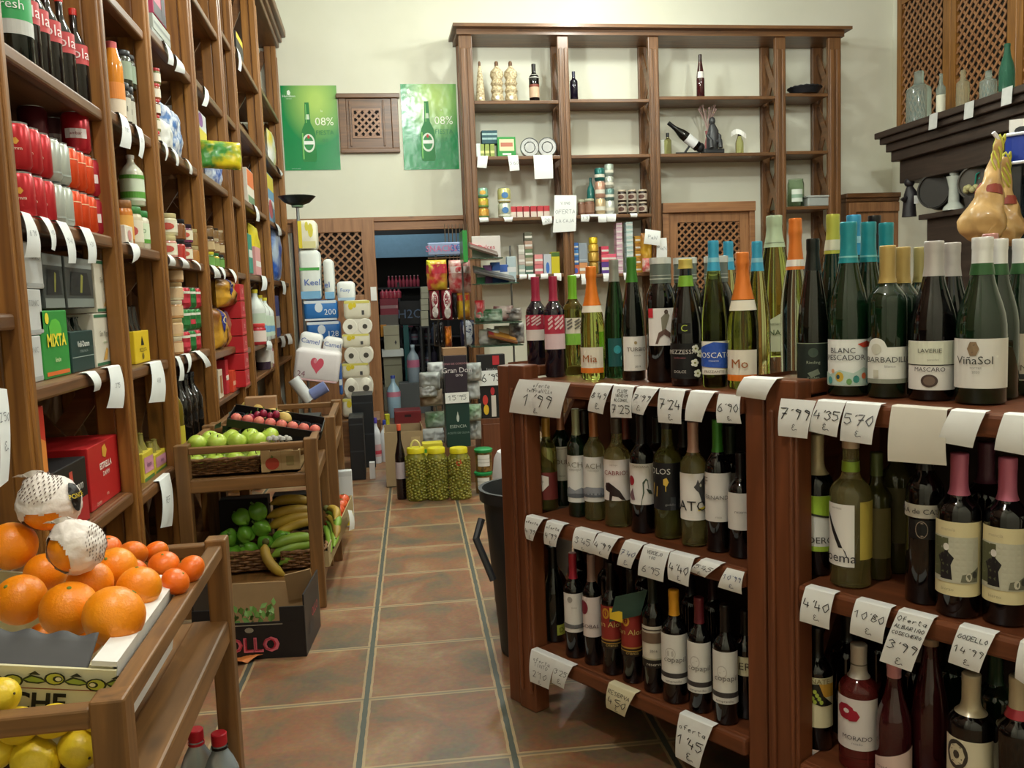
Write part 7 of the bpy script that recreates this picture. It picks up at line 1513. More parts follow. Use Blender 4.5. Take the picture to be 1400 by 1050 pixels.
tray('tilted orange topped pack on the lowest glass tier', 3, 664, 706, '7a4a2a', [([(-.9, .1), (.9, .1), (.9, .9), (-.9, .9)], 'c88a3a'), ([(-.95, .1), (-.6, .1), (-.6, .9), (-.95, .9)], 'b83a44')], tilt=16)
def on_tier(k, x, y): P = PY(x, y, 6.75); P.z = tiers[k][2]+.001; return P
pbox('white card with red lettering on the top glass tier', on_tier(0, 665, 340), .22, .02, .17, 'e4dedc', {'t': [('Dulces', .5, .22, 'c8405a')]}, name='card')
for i, (x, c, h, lab) in enumerate(((678, '2a5aa8', .16, 'blue packet'), (690, '3a62b8', .14, 'second blue packet'), (700, 'b8ccd4', .20, 'pale blue box'), (668, '7a4a8a', .14, 'purple packet'), (658, '2f8a5a', .12, 'green packet'))):
    P = on_tier(1, x, 380); pbox('%s standing on the second glass tier' % lab, P, .07, .06, h, c, {'b': [(.4, .6, 'dce0e4')]}, name='sweet_packet')
for i, (x, k, w_, h, m_, lab) in enumerate(((668, 2, .22, .10, speckle('greenfoil', '2a5a34', 'a8b8a8', 14, .3, .12), 'green and silver foil bag'), (690, 2, .16, .12, speckle('pinkfoil', 'b8a8a0', '7a4a4a', 12, .3, .12), 'pinkish clear bag'), (657, 2, .08, .17, speckle('redfoil', 'b83038', 'c8c8c0', 8, .3, .1), 'red and white foil bag'), (703, 2, .14, .10, speckle('darkfoil', '3a3230', 'a8a09a', 12, .3, .12), 'dark foil bag'), (668, 3, .16, .12, mat('c4c2bc', .4, bump=.5), 'white packet'), (690, 3, .16, .14, speckle('tanfoil', 'b0a08c', 'd0c8bc', 10, .4, .1), 'tan packet'), (706, 3, .12, .16, speckle('blackfoil', '2a2628', 'b8b4b0', 12, .3, .12), 'black and white packet'))):
    P = on_tier(k, x, 440); P.y += .06*(i % 2); bag('%s lying on the %s glass tier' % (lab, ('top', 'second', 'third', 'lowest')[k]), P, w_, .07, h, m_, seed=i*7+2, crimp=False, name='sweet_bag', group='sweet bags on the glass stand')
# ================================================================== store room seen through the doorway
def sp(x, y, Y): return PY(x, y, Y)
YC = 11.6
a, b = sp(514, 322, YC), sp(640, 349, YC)
t = thing('drinks_cooler', 'dark upright drinks cooler with a pale blue header inside the store room', 'cooler', (a.x-.35, YC, 0)); W = b.x-a.x+.9
m = MB(); m.box(0, W, .5, .54, 0, a.z+.25); m.box(0, .05, 0, .5, 0, a.z+.25); m.box(W-.05, W, 0, .5, 0, a.z+.25); m.box(.05, W-.05, 0, .5, a.z, a.z+.25); m.build('carcass', mat('1d1f24', .5), t)
MB().box(.05, W-.05, -.02, .02, b.z, a.z).build('header_panel', mat('7fa6c4', .4), t)
shz = [sp(560, y, YC).z for y in (392, 412, 462, 520)]
for z in shz: MB().box(.05, W-.05, .02, .5, z-.02, z).build('shelf', mat('33353a', .5), t)
for i in range(9):
    P = sp(531+5*i, 372, YC+.12); flask('slim pink bottle in the upper row of the cooler, %s from the sliding door' % ORD(i), Vector((P.x, YC+.12, shz[0]+.001)), .022, .15, 'b04a5e', 'd8a8b0', None, None, shoulder=.5, neck=.4, group='pink bottles in the cooler', name='bottle')
for i in range(4):
    for j in range(2):
        P = sp(548+5*i, 400, YC+.1); pbox('pink carton in the second row of the cooler, %s of the %s layer' % (ORD(i), ('lower', 'upper')[j]), Vector((P.x, YC+.08, shz[2]+.24+j*.17-.10)), .045, .1, .16, 'b0506a', {'b': [(.1, .3, 'd8a0b0'), (.5, .7, 'd8a0b0')]}, group='pink cartons in the cooler')
pbox('flat grey carton carrying the pink cartons in the cooler', Vector((sp(556, 400, YC+.1).x, YC+.06, shz[2]+.001)), .26, .3, .135, '4a4648', None)
for i in range(5):
    P = sp(523+5.5*i, 402, 10.9); flask('pink drink bottle on the carton inside the doorway, %s from the sliding door' % ORD(i), Vector((P.x, 10.9, sp(530, 408, 10.9).z)), .035, .11, 'b8485c', 'd89aa4', None, None, group='pink bottles inside the doorway', name='bottle')
def sbox(lab, x0, y0, x1, y1, Y, c, deco=None, D=.3, z0=None, **k):
    p, q = sp(x0, y0, Y), sp(x1, y1, Y); return pbox(lab, Vector(((p.x+q.x)/2, Y, q.z if z0 is None else z0)), q.x-p.x, D, p.z-(q.z if z0 is None else z0), c, deco, **k)
sbox('pink and red carton inside the doorway under the pink bottles', 519, 409, 545, 430, 10.8, 'a83a50', {'b': [(.4, .6, 'd0a0a8')]})
sbox('grey carton inside the doorway, by the sliding door', 519, 431, 545, 446, 10.75, '84807c')
sbox('grey carton with a black word inside the doorway', 524, 446, 547, 478, 10.2, 'a8a48c', {'a': [(circ(.5, .3, .15, 4, .7), '3a3a3a')], 'b': [(.6, .63, '7a7664')]})
sbox('orange folder behind the grey carton', 520, 444, 529, 460, 10.3, 'c8862a', D=.04)
sbox('white tray between the cartons inside the doorway', 522, 479, 552, 487, 10.15, 'c8ccca')
sbox('greenish grey carton lower inside the doorway', 524, 488, 551, 528, 10.2, '8c8a74', {'b': [(.7, .74, '6a6854')]})
sbox('grey carton at the foot of the doorway stack', 524, 529, 551, 566, 10.2, '6f6d60', z0=0)
sbox('black crate with pale blue print inside the doorway', 545, 412, 577, 444, 10.9, '1a1c22', {'t': [('H2O', .45, .4, '7a92b8', .0)]})
sbox('teal sack standing inside the doorway', 551, 445, 562, 520, 10.6, '1f5a5c', D=.1)
for i, (y0, y1) in enumerate(((392, 408), (409, 424), (425, 446))): sbox('pale box in the small stack beside the snack rack, %s' % ('top one', 'middle one', 'bottom one')[i], 575, y0, 586, y1, 9.9, 'a8a894', {'b': [(.45, .5, '7a7a6a')]}, D=.15)
def table(lab, x0, x1, y, Y, D=.3):
    p, q = sp(x0, y, Y), sp(x1, y, Y); t = thing('metal_table', lab, 'table', ((p.x+q.x)/2, Y, 0)); W = q.x-p.x; z = p.z-.002; DM = mat('26282c', .5)
    MB().box(-W/2, W/2, 0, D, z-.02, z).build('top', DM, t)
    for x in (-W/2, W/2-.02):
        for y_ in (0, D-.02): MB().box(x, x+.02, y_, y_+.02, 0, z-.02).build('leg', DM, t)
table('dark metal stand under the black crate in the store room', 543, 579, 444, 10.9, .13); table('dark metal stand under the small stack of pale boxes', 574, 587, 446, 9.9, .16)
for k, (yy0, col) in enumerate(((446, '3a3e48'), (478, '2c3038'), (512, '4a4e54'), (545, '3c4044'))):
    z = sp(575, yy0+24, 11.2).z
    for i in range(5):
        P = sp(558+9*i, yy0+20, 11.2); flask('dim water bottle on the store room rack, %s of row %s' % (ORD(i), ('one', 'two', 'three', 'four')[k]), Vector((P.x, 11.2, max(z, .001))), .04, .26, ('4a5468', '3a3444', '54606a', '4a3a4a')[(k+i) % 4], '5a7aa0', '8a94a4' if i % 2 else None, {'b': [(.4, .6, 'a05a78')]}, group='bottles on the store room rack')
t = thing('store_rack', 'dim metal rack of bottles deep in the store room', 'rack', (sp(555, 500, 11.05).x, 11.05, 0)); W = .6
for k, yy0 in enumerate((446, 478, 512)): MB().box(-.05, W, 0, .4, max(sp(575, yy0+24, 11.2).z-.02, .0), max(sp(575, yy0+24, 11.2).z-.001, .02)).build('shelf', mat('2e3034', .5), t)
for x in (-.05, W-.03): MB().box(x, x+.03, .37, .4, 0, 1.5).build('post', mat('2e3034', .5), t)
flask('clear water bottle with a pink label standing in the doorway', Vector((sp(566, 518, 9.9).x, 9.9, .35)), .07, .42, '8a9aa8', 'b8ccd8', 'b86a88', None, lz=(.4, .6))
pbox('grey plastic box under the clear water bottle', Vector((sp(566, 518, 9.9).x, 9.82, 0)), .34, .25, .348, '54585a', None)
flask('pale blue water bottle with a dark blue cap in the doorway', Vector((sp(539, 555, 9.6).x, 9.6, .001)), .075, .46, '9ab8cc', '3a4a9a', 'c87a90', None, lz=(.5, .62), shoulder=.6)
sbox('dark red plastic crate standing in the doorway', 539, 563, 577, 592, 9.0, '6a1a1e', {'a': [([(-.25, .55), (.25, .55), (.25, .75), (-.25, .75)], '2a0a0c')], 'b': [(.9, 1, '7a2428')]}, z0=0.001, name='bottle_crate', cat='crate')
# ================================================================== goods on the back shelves
BI = .09
def bp(x, y, bay=None, k=None, inset=BI, z=None):
    P = PY(x, y, YF+inset); P.z = (BS[bay][k] if z is None else z)+.001; return P
def bh(P, y): return zat(P, proj(P)[0], y)-P.z
def bprism(lab, bay, k, x0, x1, yt, c, deco=None, D=.12, inset=.05, H=None, **kw):
    a, b = bp(x0, 300, bay, k, inset), bp(x1, 300, bay, k, inset); P = Vector(((a.x+b.x)/2, YF+inset, a.z)); return pbox(lab, P, b.x-a.x-.004, D, H or max(.03, bh(P, yt)), c, deco, **kw)
STRAW = speckle('shell_straw', '9a8460', 'd8c8a4', 50, .6, .12, .5)
def decanter(lab, x, yt, wpx, kind):
    P = bp(x, 130, 0, 0); H = bh(P, yt); r = pxr(P, wpx); t = thing('ornate_bottle', lab, 'bottle', P, facing(P), 'ornaments on the top shelf')
    if kind: prof = [(0, 0), (.8*r, 0), (.95*r, .08*H), (.75*r, .2*H), (.95*r, .28*H), (.72*r, .38*H), (.95*r, .46*H), (.7*r, .55*H), (.98*r, .66*H), (.9*r, .76*H), (.45*r, .84*H), (.25*r, .9*H), (.22*r, H), (0, H)]
    else: prof = [(0, 0), (.9*r, 0), (.95*r, .1*H), (.8*r, .4*H), (.6*r, .65*H), (.35*r, .85*H), (.2*r, .92*H), (.15*r, H), (0, H)]
    MB().lathe(prof, 20).build('body', STRAW, t, smooth=40)
    MB().lathe([(.26*r, .9*H), (.28*r, .98*H), (.18*r, 1.02*H), (0, 1.02*H)], 12).build('stopper', mat('6a4a30', .5), t, smooth=50)
    MB().lathe([(0, 0), (.28*r, 0), (.28*r, .008), (0, .008)], 14, M=Matrix.Translation((0, -.86*r, .08*H)) @ Matrix.Rotation(pi/2, 4, 'X')).build('medallion', mat('e8e4d4', .4), t)
decanter('tall slim straw coloured figure at the end of the top shelf', 657, 85, 13, 0); decanter('straw coloured jug with ribbed tiers, the nearer of two', 680, 85, 19, 1); decanter('straw coloured jug with ribbed tiers, beside the dark labelled bottle', 699, 85, 19, 1)
def bbottle(lab, bay, k, x, yt, w, kind, g, cap=None, lab_=(), inset=BI, name='bottle', group=None):
    P = bp(x, 200, bay, k, inset); t = thing(name, lab, 'bottle', P, facing(P), group); bottle_parts(t, kind, pxr(P, w), bh(P, yt), g, cap, lab_, 20); return t
bbottle('dark bottle with a beige label on the top shelf beside the straw jugs', 0, 0, 733, 88, 14, 'bord', 'black', ('1a1416', .8, [(.62, .72, 'c8c4bc')]), [(.1, .45, 'c8a88a', 80, 0, {'b': [(.8, 1, '7a3a2a')]})])
bbottle('dim grey blue bottle alone on the top shelf of the second bay', 1, 0, 787, 98, 11, 'bord', 'purple', ('3a3a4a', .8))
bbottle('tall reddish brown bottle with a small white label on the top shelf', 2, 0, 959, 75, 11, 'flute', 'darkrose', ('2a1a18', .84), [(.45, .60, 'dcd8d0', 60, 15)])
P = bp(1100, 125, 3, 0); t = thing('dark_basket', 'dark flat woven bowl on the top shelf of the narrow bay', 'bowl', P); r = .17
MB().lathe([(0, 0), (r*.75, 0), (r, .06), (r*.97, .065), (r*.72, .012), (0, .012)], 24).build('bowl', mat('1c1d22', .5), t, smooth=50); MB().tube([(r*cos(2*pi*k/36), r*sin(2*pi*k/36), .062+.006*(k % 2)) for k in range(37)], .008, 6).build('rim', mat('24252a', .5), t)
# second shelf: first bay
for i in range(3):
    for j in range(2):
        x = 663+7*i; bprism('small %s packet in the block at the end of the second shelf, column %s' % (('green', 'dark blue')[j], ('one', 'two', 'three')[i]), 0, 1, x-3.2, x+3.2, 198, ('8a9a4a', '1f4a54')[j], {'b': [(.3, .5, ('d8d48a', '9ab8b8')[j])]}, inset=.08, H=.13, name='tea_packet') if j == 0 else pbox('small dark blue packet standing on a green one, column %s' % ('one', 'two', 'three')[i], Vector((bp(x, 200, 0, 1, .08).x, YF+.08, BS[0][1]+.134)), .052, .12, .13, '1f4a54', {'b': [(.3, .45, '9ab8b8'), (.65, .8, '9ab8b8')]}, name='tea_packet')
bprism('green picture box with a cream panel on the second shelf', 0, 1, 684, 709, 187, '2f8f3f', {'a': [([(-.85, .28), (.85, .28), (.85, .9), (-.85, .9)], 'd8d0a8'), ([(-.7, .5), (.7, .5), (.7, .72), (-.7, .72)], 'b8705a')], 'b': [(.06, .16, 'e0e4d8', -.5, .5)]}, inset=.05, name='gift_tin')
for i, x in enumerate((724, 748)):
    P = bp(x, 200, 0, 1, .12); r = pxr(P, 26); t = thing('round_tin', 'round silver tin standing on edge on the second shelf, %s' % ('beside the green box', 'beside the post')[i], 'tin', P, R(-6), 'round silver tins')
    Mx = Matrix.Translation((0, 0, r)) @ Matrix.Rotation(pi/2, 4, 'X'); MB().lathe([(0, -.03), (r, -.03), (r, .025), (.93*r, .03), (.9*r, .022), (0, .022)], 30, M=Mx).build('tin', mat('a8aaa8', .25, metal=.7), t, smooth=40); MB().lathe([(.5*r, .0225), (.55*r, .026), (.6*r, .0225)], 24, M=Mx).build('embossed_ring', mat('8a8c8c', .3, metal=.7), t)
bprism('white round tin box at the very end of the second shelf', 0, 1, 652, 661, 196, 'd0d8d8', inset=.04, D=.1)
# third shelf: first bay
for i, (x, w, n, cs, lab) in enumerate(((660, 17, 3, ('c8903a', 'b8a83a', '8ab09a'), 'fruit tin'), (690, 18, 2, ('d4dcc4', 'd8d48a'), 'white and yellow tin'))):
    z = BS[0][2]
    for j in range(n):
        P = bp(x, 290, 0, 2, .06); P.z = z+.001; h = (.098 if i == 0 else .145); can('%s in the stack on the third shelf, %s from the bottom' % (lab, ORD(j)), P, pxr(P, w), h, cs[j], {'a': [(circ(.1, .5, .4, 12, .7), ('d8a84a', '4a7ab0')[i])], 'b': [(0, .15, ('3a7a4a', 'd8d8c8')[i])]}, 'tins on the third shelf', 'food_tin', cat='tin'); z += h+.002
for i, x in enumerate((702, 711, 720, 730, 739, 748)): bprism('low red and white box on the third shelf, %s from the end post' % ORD(i), 0, 2, x-4.3, x+4.3, 282, 'b8343c', {'b': [(0, .5, 'd8c8bc')]}, inset=.05, H=.11, group='red and white boxes on the third shelf', name='tuna_box')
# second bay, third shelf
for i, (x, w, y) in enumerate(((795, 10, 273), (806, 14, 272))): P = bp(x, 290, 1, 2, .06); jar('brown jar with a pale lid on the third shelf, %s one' % ('half hidden', 'whole')[i], P, pxr(P, w), bh(P, y), '7a5240', 'a8a890', '8a6450', None, group='brown jars')
for i, (x, w, hs, cs, lab) in enumerate(((821, 14, (.165, .17, .13), ('c8b08a', 'c89a84', '2a6a64'), 'pasta jar'), (834, 13, (.14, .12, .12, .12), ('c8ccc4', '6a8a84', 'b8bcb0', 'a8b4a8'), 'white and green tin'))):
    z = BS[1][2]
    for j, h in enumerate(hs): P = bp(x, 290, 1, 2, .06); P.z = z+.001; can('%s in the tall stack on the third shelf, %s from the bottom' % (lab, ORD(j)), P, pxr(P, w), h, cs[j], {'b': [(.2, .5, 'd8d4c4')]}, 'tall stacks on the third shelf', 'food_tin', cat='tin'); z += h+.002
P = bp(808, 270, 1, 2, .16); flask('teal bottle behind the brown jar on the third shelf', P, pxr(P, 11), bh(P, 243), '2a6a64', '2a5a5a', None, None)
for i, x in enumerate((851, 865, 879)):
    for j in range(2):
        P = bp(x, 290, 1, 2, .06); P.z += j*.123; jar('dark coffee jar in the %s row by the post, %s of three' % (('lower', 'upper')[j], ORD(i)), P, pxr(P, 12), .12, '2c1c18', 'c8b8a0', 'b8a898', {'a': [(circ(-.2, .5, .5, 10, .7), '5a3a30')]}, group='dark coffee jars', lh=.12)
# third bay, second shelf
bbottle('small yellow oil bottle on the second shelf of the third bay', 2, 1, 913, 182, 10, 'bord', 'clear', ('1c1c1a', .8), name='oil_bottle'); bbottle('small amber oil bottle with a white spout flag', 2, 1, 1011, 180, 11, 'burg', 'clear', ('2a1c10', .8), name='oil_bottle')
P = bp(906, 205, 2, 1); pbox('small white figurine beside the yellow oil bottle', P, .05, .04, .16, 'dcdcd4', None, name='figurine', bev=.015)
P = bp(942, 207, 2, 1); t = thing('bottle_holder', 'dark wrought iron holder on the second shelf of the third bay', 'holder', P); m = MB(); m.tube([(-.14, 0, .012), (.10, 0, .012), (.14, 0, .05)], .012, 7); m.tube([(-.05, 0, .012), (.03, 0, .12), (.10, 0, .10)], .012, 7); m.sphere((.12, 0, .07), .05, (1, .8, 1), 12, 8); m.build('stand', mat('1a1a1c', .5), t, smooth=60)
t = thing('wine_bottle', 'dark wine bottle lying tilted in the iron holder', 'bottle', P+Vector((.10, 0, .075))); bottle_parts(t, 'burg', .052, .40, 'black', ('16161a', .8), [(.1, .4, 'd8d8d8', 80, 0)], 20); t.rotation_euler = (0, R(-52), 0)
P = bp(974, 207, 2, 1); t = thing('statuette', 'dark seated statuette on the second shelf', 'statuette', P)
m = MB(); m.box(-.11, .11, -.06, .06, 0, .05); m.build('plinth', mat('2a2a2c', .5), t, bevel=.01); m = MB(); m.tube([(0, 0, .05), (0, -.01, .14), (.01, 0, .24), (0, 0, .30)], [.06, .065, .055, .03], 12); m.tube([(.0, 0, .25), (-.07, -.04, .18), (-.03, -.07, .12)], .018, 8); m.tube([(.0, 0, .25), (.07, -.03, .18), (.05, -.07, .10)], .018, 8); m.tube([(-.02, -.02, .12), (-.05, -.09, .12), (-.05, -.1, .05)], .024, 8); m.tube([(.02, -.02, .12), (.05, -.09, .12), (.05, -.1, .05)], .024, 8); m.sphere((0, 0, .335), .04, (.85, .95, 1.1), 14, 10); m.build('figure', mat('3a3a3c', .4), t, smooth=60)
P = bp(968, 207, 2, 1, .22); t = thing('dried_flowers', 'reddish stem of dried flowers behind the statuette', 'ornament', P); MB().lathe([(0, 0), (.03, 0), (.035, .12), (.02, .2), (.028, .26), (0, .26)], 12).build('vase', mat('b06a6a', .3), t, smooth=60); m = MB()
for k in range(8): a = 2*pi*k/8; m.tube([(0, 0, .25), (.03*cos(a), .03*sin(a), .36), (.09*cos(a), .05*sin(a), .47+.03*(k % 2))], .006, 5); m.sphere((.09*cos(a), .05*sin(a), .48+.03*(k % 2)), .014, seg=6, rings=5)
m.build('flowers', mat('b89a94', .7), t)
P = bp(1002, 207, 2, 1, .1); P.z += .30
m = MB(); m.grid(lambda u, v: Vector((u*.16, .01*sin(u*6), .03*sin(u*4)+v*.05)), 6, 2); fl = m.build('spout_flag', WHITE, None, solid=.002); fl.location = bp(1000, 190, 2, 1, .06)+Vector((0, 0, .17)); tag(fl, 'small white paper flag over the amber oil bottle', 'flag')
# narrow bay, third shelf
P = bp(1088, 280, 3, 2); t = thing('glass_jar', 'clear glass jar with a white label in the narrow bay', 'jar', P, facing(P)); r = pxr(P, 22); MB().lathe([(0, 0), (r, 0), (r, .24), (.9*r, .27), (.9*r, .29), (.86*r, .29), (.86*r, .26), (.95*r, .235), (.95*r, .01), (0, .01)], 24).build('body', glass('cfe0cc', ior=1.15), t, smooth=40); cyl_decor(t, r, .05, .13, .7, {'b': [(.3, .6, '8aa890')]}, 'd4dcd0', rot=.2)
P = bp(1116, 280, 3, 2); t = thing('plastic_tub', 'low frosted plastic tub in the narrow bay', 'tub', P); m = MB(); m.box(-.13, .11, -.08, .1, 0, .09); m.build('tub', mat('a8aca8', .35), t, bevel=.01); m = MB(); m.box(-.14, .12, -.09, .11, .091, .11); m.build('lid', mat('b8bcb8', .3), t, bevel=.006)
# lowest shelf seen over the wine bottles
def stack(bay, k, x, w, h, n, cols, lab, group, D=.1, inset=.05, deco=None, z0=0):
    z = BS[bay][k]+.001+z0
    for j in range(n):
        P = bp(x, 370, bay, k, inset); P.z = z; wd = 2*pxr(P, w); pbox('%s, %s from the bottom' % (lab, ORD(j)), P, wd-.004, D, h-.002, cols[j % len(cols)], deco or {'b': [(.3, .55, 'd8d4cc')]}, group=group, name='small_box'); z += h
stack(0, 3, 714, 9, .1, 3, ('9aa8a0', 'b8a8a0', 'c0bcb0'), 'pale box in the stack beside the glass stand', 'boxes on the lowest shelf')
stack(0, 3, 724, 11, .085, 5, ('4a6a5a', 'a89a84', '6a7a5a', 'a88a78', '5a5a4a'), 'small tin box in the leaning tall stack', 'boxes on the lowest shelf')
stack(0, 3, 737, 12, .1, 2, ('c86a72', 'd88a8a'), 'pink packet on the lowest shelf', 'boxes on the lowest shelf')
stack(0, 3, 749, 11, .2, 1, ('b8bcc4',), 'blue and white packet on the lowest shelf', 'boxes on the lowest shelf', deco={'a': [(circ(0, .3, .5, 12, .6), '3a6ab8')]})
stack(0, 3, 760, 12, .22, 1, ('c8b81f',), 'yellow and green packet on the lowest shelf by the post', 'boxes on the lowest shelf', deco={'b': [(.8, 1, '4a6a2a')]})
stack(1, 3, 787, 11, .1, 1, ('c86a4a',), 'orange and blue box by the post', 'boxes on the lowest shelf', deco={'a': [(circ(.1, .4, .6, 10, .5), '4a5ab0')]}); stack(1, 3, 787, 10, .075, 3, ('3a6ab0', '4a84c0'), 'blue box stacked over the orange one', 'boxes on the lowest shelf', z0=.101)
stack(1, 3, 798, 12, .12, 1, ('c88a5a',), 'tan packet on the lowest shelf', 'boxes on the lowest shelf'); stack(1, 3, 798, 12, .2, 1, ('8a94a0',), 'grey blue box standing on the tan packet', 'boxes on the lowest shelf', z0=.121, deco={'b': [(.1, .15, 'a8b4c0')]})
z = BS[1][3]+.001
for j, (w, h, c) in enumerate(((13, .12, 'a8843a'), (15, .1, 'b08a3a'), (14, .08, 'c8a03a'), (12, .07, 'd8b82a'))): P = bp(812, 370, 1, 3, .05); P.z = z; can('golden tin in the tower behind the orange foil, %s from the bottom' % ORD(j), P, pxr(P, w), h, c, None, 'golden tins', 'food_tin', 'c8a03a', 'tin'); z += h+.001
stack(1, 3, 828, 11, .12, 1, ('5a3a8a',), 'purple packet on the lowest shelf', 'boxes on the lowest shelf'); stack(1, 3, 828, 11, .08, 2, ('d85a6a', 'c8405a'), 'rosy box on the purple packet', 'boxes on the lowest shelf', z0=.121)
stack(1, 3, 838, 11, .12, 1, ('54307a',), 'second purple packet on the lowest shelf', 'boxes on the lowest shelf'); stack(1, 3, 838, 11, .08, 1, ('e0607a',), 'rosy box on the second purple packet', 'boxes on the lowest shelf', z0=.121)
stack(1, 3, 848, 9, .057, 9, ('c8a4b4', 'd0b0bc'), 'pale pink box in the tall stack', 'pale pink boxes'); stack(1, 3, 862, 10, .052, 10, ('a8c0bc', 'b8ccc8'), 'pale green box in the tall stack', 'pale green boxes')
stack(1, 3, 873, 8, .075, 5, ('b8862a', 'a8742a'), 'amber packet in the stack by the post', 'amber packets'); 
P = bp(884, 370, 1, 3, .04); bag('yellow topped packet hanging by the third post', P, .12, .08, .40, speckle('honeyyellow', 'c89a2a', '8a4a1a', 6, .35, .12), seed=44)
bag('red and white packet under the yellow topped one', bp(886, 395, 1, 3, -.06)+Vector((0, 0, .0)), .11, .05, .14, speckle('redwhite2', 'b83a3a', 'd8d0c4', 9, .35, .1), seed=45)
# tags on the back shelves
def btag(lab, q, lines=(), bay=None, k=None, flap=.02, ink=INKL, Yo=.0, **kw):
    Yp = YF-.006-Yo; c = [(lambda P: (P.x, P.z))(PY(x, y, Yp)) for x, y in q]
    if bay is not None: z = BS[bay][k]+.001; c[0] = (c[0][0], z); c[1] = (c[1][0], z)
    return paper('shelf_tag', lab, c, lambda s, o, z: Vector((s, Yp-o, z)), lines, ink, mat('eef0ee', .7, noise_amt=0), flap=flap, bow=.02, group='price tags on the back shelves', **kw)
btag('white tag at the end of the second back shelf', [(653, 213), (667, 213), (665, 230), (652, 229)], (), 0, 1); btag('white tag under the green picture box', [(694, 213), (708, 213), (710, 233), (697, 234)], [("3'60", .5, .25)], 0, 1); btag('larger white sheet under the silver tins', [(729, 212), (755, 212), (756, 244), (731, 245)], (), 0, 1)
btag('white tag under the fruit tins on the third shelf', [(655, 297), (667, 297), (668, 303), (656, 304)], (), 0, 2); btag('white tag under the white and yellow tin', [(688, 296), (701, 296), (700, 303), (690, 303)], (), 0, 2); btag('tag with a dark printed number under the red boxes', [(739, 292), (754, 292), (755, 305), (742, 308)], [('20', .5, .4)], 0, 2, ink=INK)
btag('white tag under the brown jars', [(794, 292), (806, 292), (805, 303), (794, 303)], [("1'3", .5, .4)], 1, 2, ink=INK); btag('small white tag between the brown jar and the pasta jars', [(806, 290), (818, 290), (818, 297), (807, 297)], (), 1, 2); btag('white tag under the pasta jars', [(817, 290), (829, 290), (829, 304), (818, 304)], (), 1, 2); btag('white tag under the white and green tins', [(829, 289), (842, 289), (841, 303), (830, 303)], (), 1, 2); btag('white tag under the dark coffee jars', [(861, 289), (871, 289), (871, 297), (862, 297)], (), 1, 2)
for i, x in enumerate((715, 727, 744, 762)): btag('white tag on the edge of the lowest back shelf, %s from the glass stand' % ORD(i), [(x-5, 374), (x+5, 374), (x+5, 381+3*(i % 2)), (x-5, 382)], (), 0, 3)
for i, (x, y) in enumerate(((787, 380), (800, 388), (830, 384), (858, 382))): btag('white tag on the edge of the lowest back shelf past the second post, %s' % ORD(i), [(x-6, 374), (x+6, 374), (x+5, y), (x-5, y+1)], (), 1, 3)
btag('large printed notice taped to the second post of the back shelves', [(758, 267), (788, 267), (787, 316), (756, 318)], [('VINO', .78, .08), ('OFERTA', .55, .16), ('LA CAJA', .3, .09)], Yo=.03, flap=0, ink=INKL)
btag('white note hanging from the third post', [(882, 313), (903, 316), (901, 336), (880, 333)], [('pan', .5, .25)], Yo=.10, flap=0); btag('lower white note hanging from the third post', [(897, 326), (911, 325), (912, 354), (897, 352)], [('pan', .5, .2)], Yo=.06, flap=0)
# ================================================================== right side: old bottles, barrels, ham, cooler
def hood_bottle(lab, x, yt, w, kind, g, cap=None, lab_=(), dx=.17):
    Y = None; z = hz+.001; X = hx+dx
    a, b = 3.0, 9.1
    for _ in range(40):
        m_ = (a+b)/2
        if proj((X, m_, z))[0] > x: a = m_
        else: b = m_
    P = Vector((X, a, z)); t = thing('old_bottle', lab, 'bottle', P, facing(P), 'old glass bottles on the hood ledge'); bottle_parts(t, kind, pxr(P, w), zat(P, x, yt)-z, g, cap, lab_, 24)
GLASSM['aqua'] = mat('c4d4cc', .06, trans=.8, ior=1.2, noise_amt=0); GLASSM['teal'] = mat('4a8a72', .06, trans=.7, ior=1.2, noise_amt=0); GLASSM['old'] = mat('d4cfb0', .06, trans=.8, ior=1.2, noise_amt=0)
hood_bottle('large clear round shouldered bottle on the hood ledge nearest the corner', 1256, 98, 32, 'bord', 'aqua'); hood_bottle('small clear bottle with a paper label on the hood ledge', 1286, 101, 12, 'bord', 'aqua', None, [(.1, .5, 'c8c4b0', 70, 0)])
hood_bottle('pale glass bottle with a short neck on the hood ledge', 1316, 96, 17, 'bord', 'old'); hood_bottle('squat clear bottle on the hood ledge beside the green one', 1351, 97, 22, 'bord', 'aqua'); hood_bottle('green tall necked bottle on the hood ledge', 1376, 60, 20, 'cava', 'teal')
for i, (x, y) in enumerate(((1277, 155), (1326, 139), (1378, 119))):
    P = PX(x, y, hx-.004); q = PX(x+10, y+15, hx-.004); t = thing('ledge_tag', 'grey white tag hanging below the hood ledge, %s from the corner' % ORD(i), 'tag', P); MB().grid(lambda u, v: Vector((-.004-.01*v, (u-.5)*.12, -.14*v)), 3, 4).build('sheet', mat('b8b8b4', .7), t, solid=.001)
for i, (x, y, w, tone) in enumerate(((1286, 261, 52, '33302c'), (1341, 250, 50, '4a443c'))):
    X = hx+.35; P = PX(x, y, X); r = pxr(P, w)*1.0; P.z = max(P.z, zl+r+.002); t = thing('barrel', 'dark barrel on the counter under the hood, %s' % ('nearest the corner', 'nearer the hanging ham')[i], 'barrel', (X, P.y, P.z), 0)
    Mx = Matrix.Rotation(R(-65), 4, 'Z') @ Matrix.Rotation(pi/2, 4, 'X'); mb = MB(); mb.lathe([(0, .11), (r*.82, .11), (r*.82, .13), (r*.88, .13), (r, .0), (r*.88, -.13), (r*.82, -.13), (0, -.13)], 26, M=Mx); mb.build('staves', mat(tone, .5), t, smooth=30)
    for zz in (.10, -.10): MB().lathe([(r*.905, zz-.02), (r*.93, zz-.02), (r*.93, zz+.02), (r*.905, zz+.02)], 26, M=Mx).build('hoop', mat('5a5854', .4, metal=.7), t)
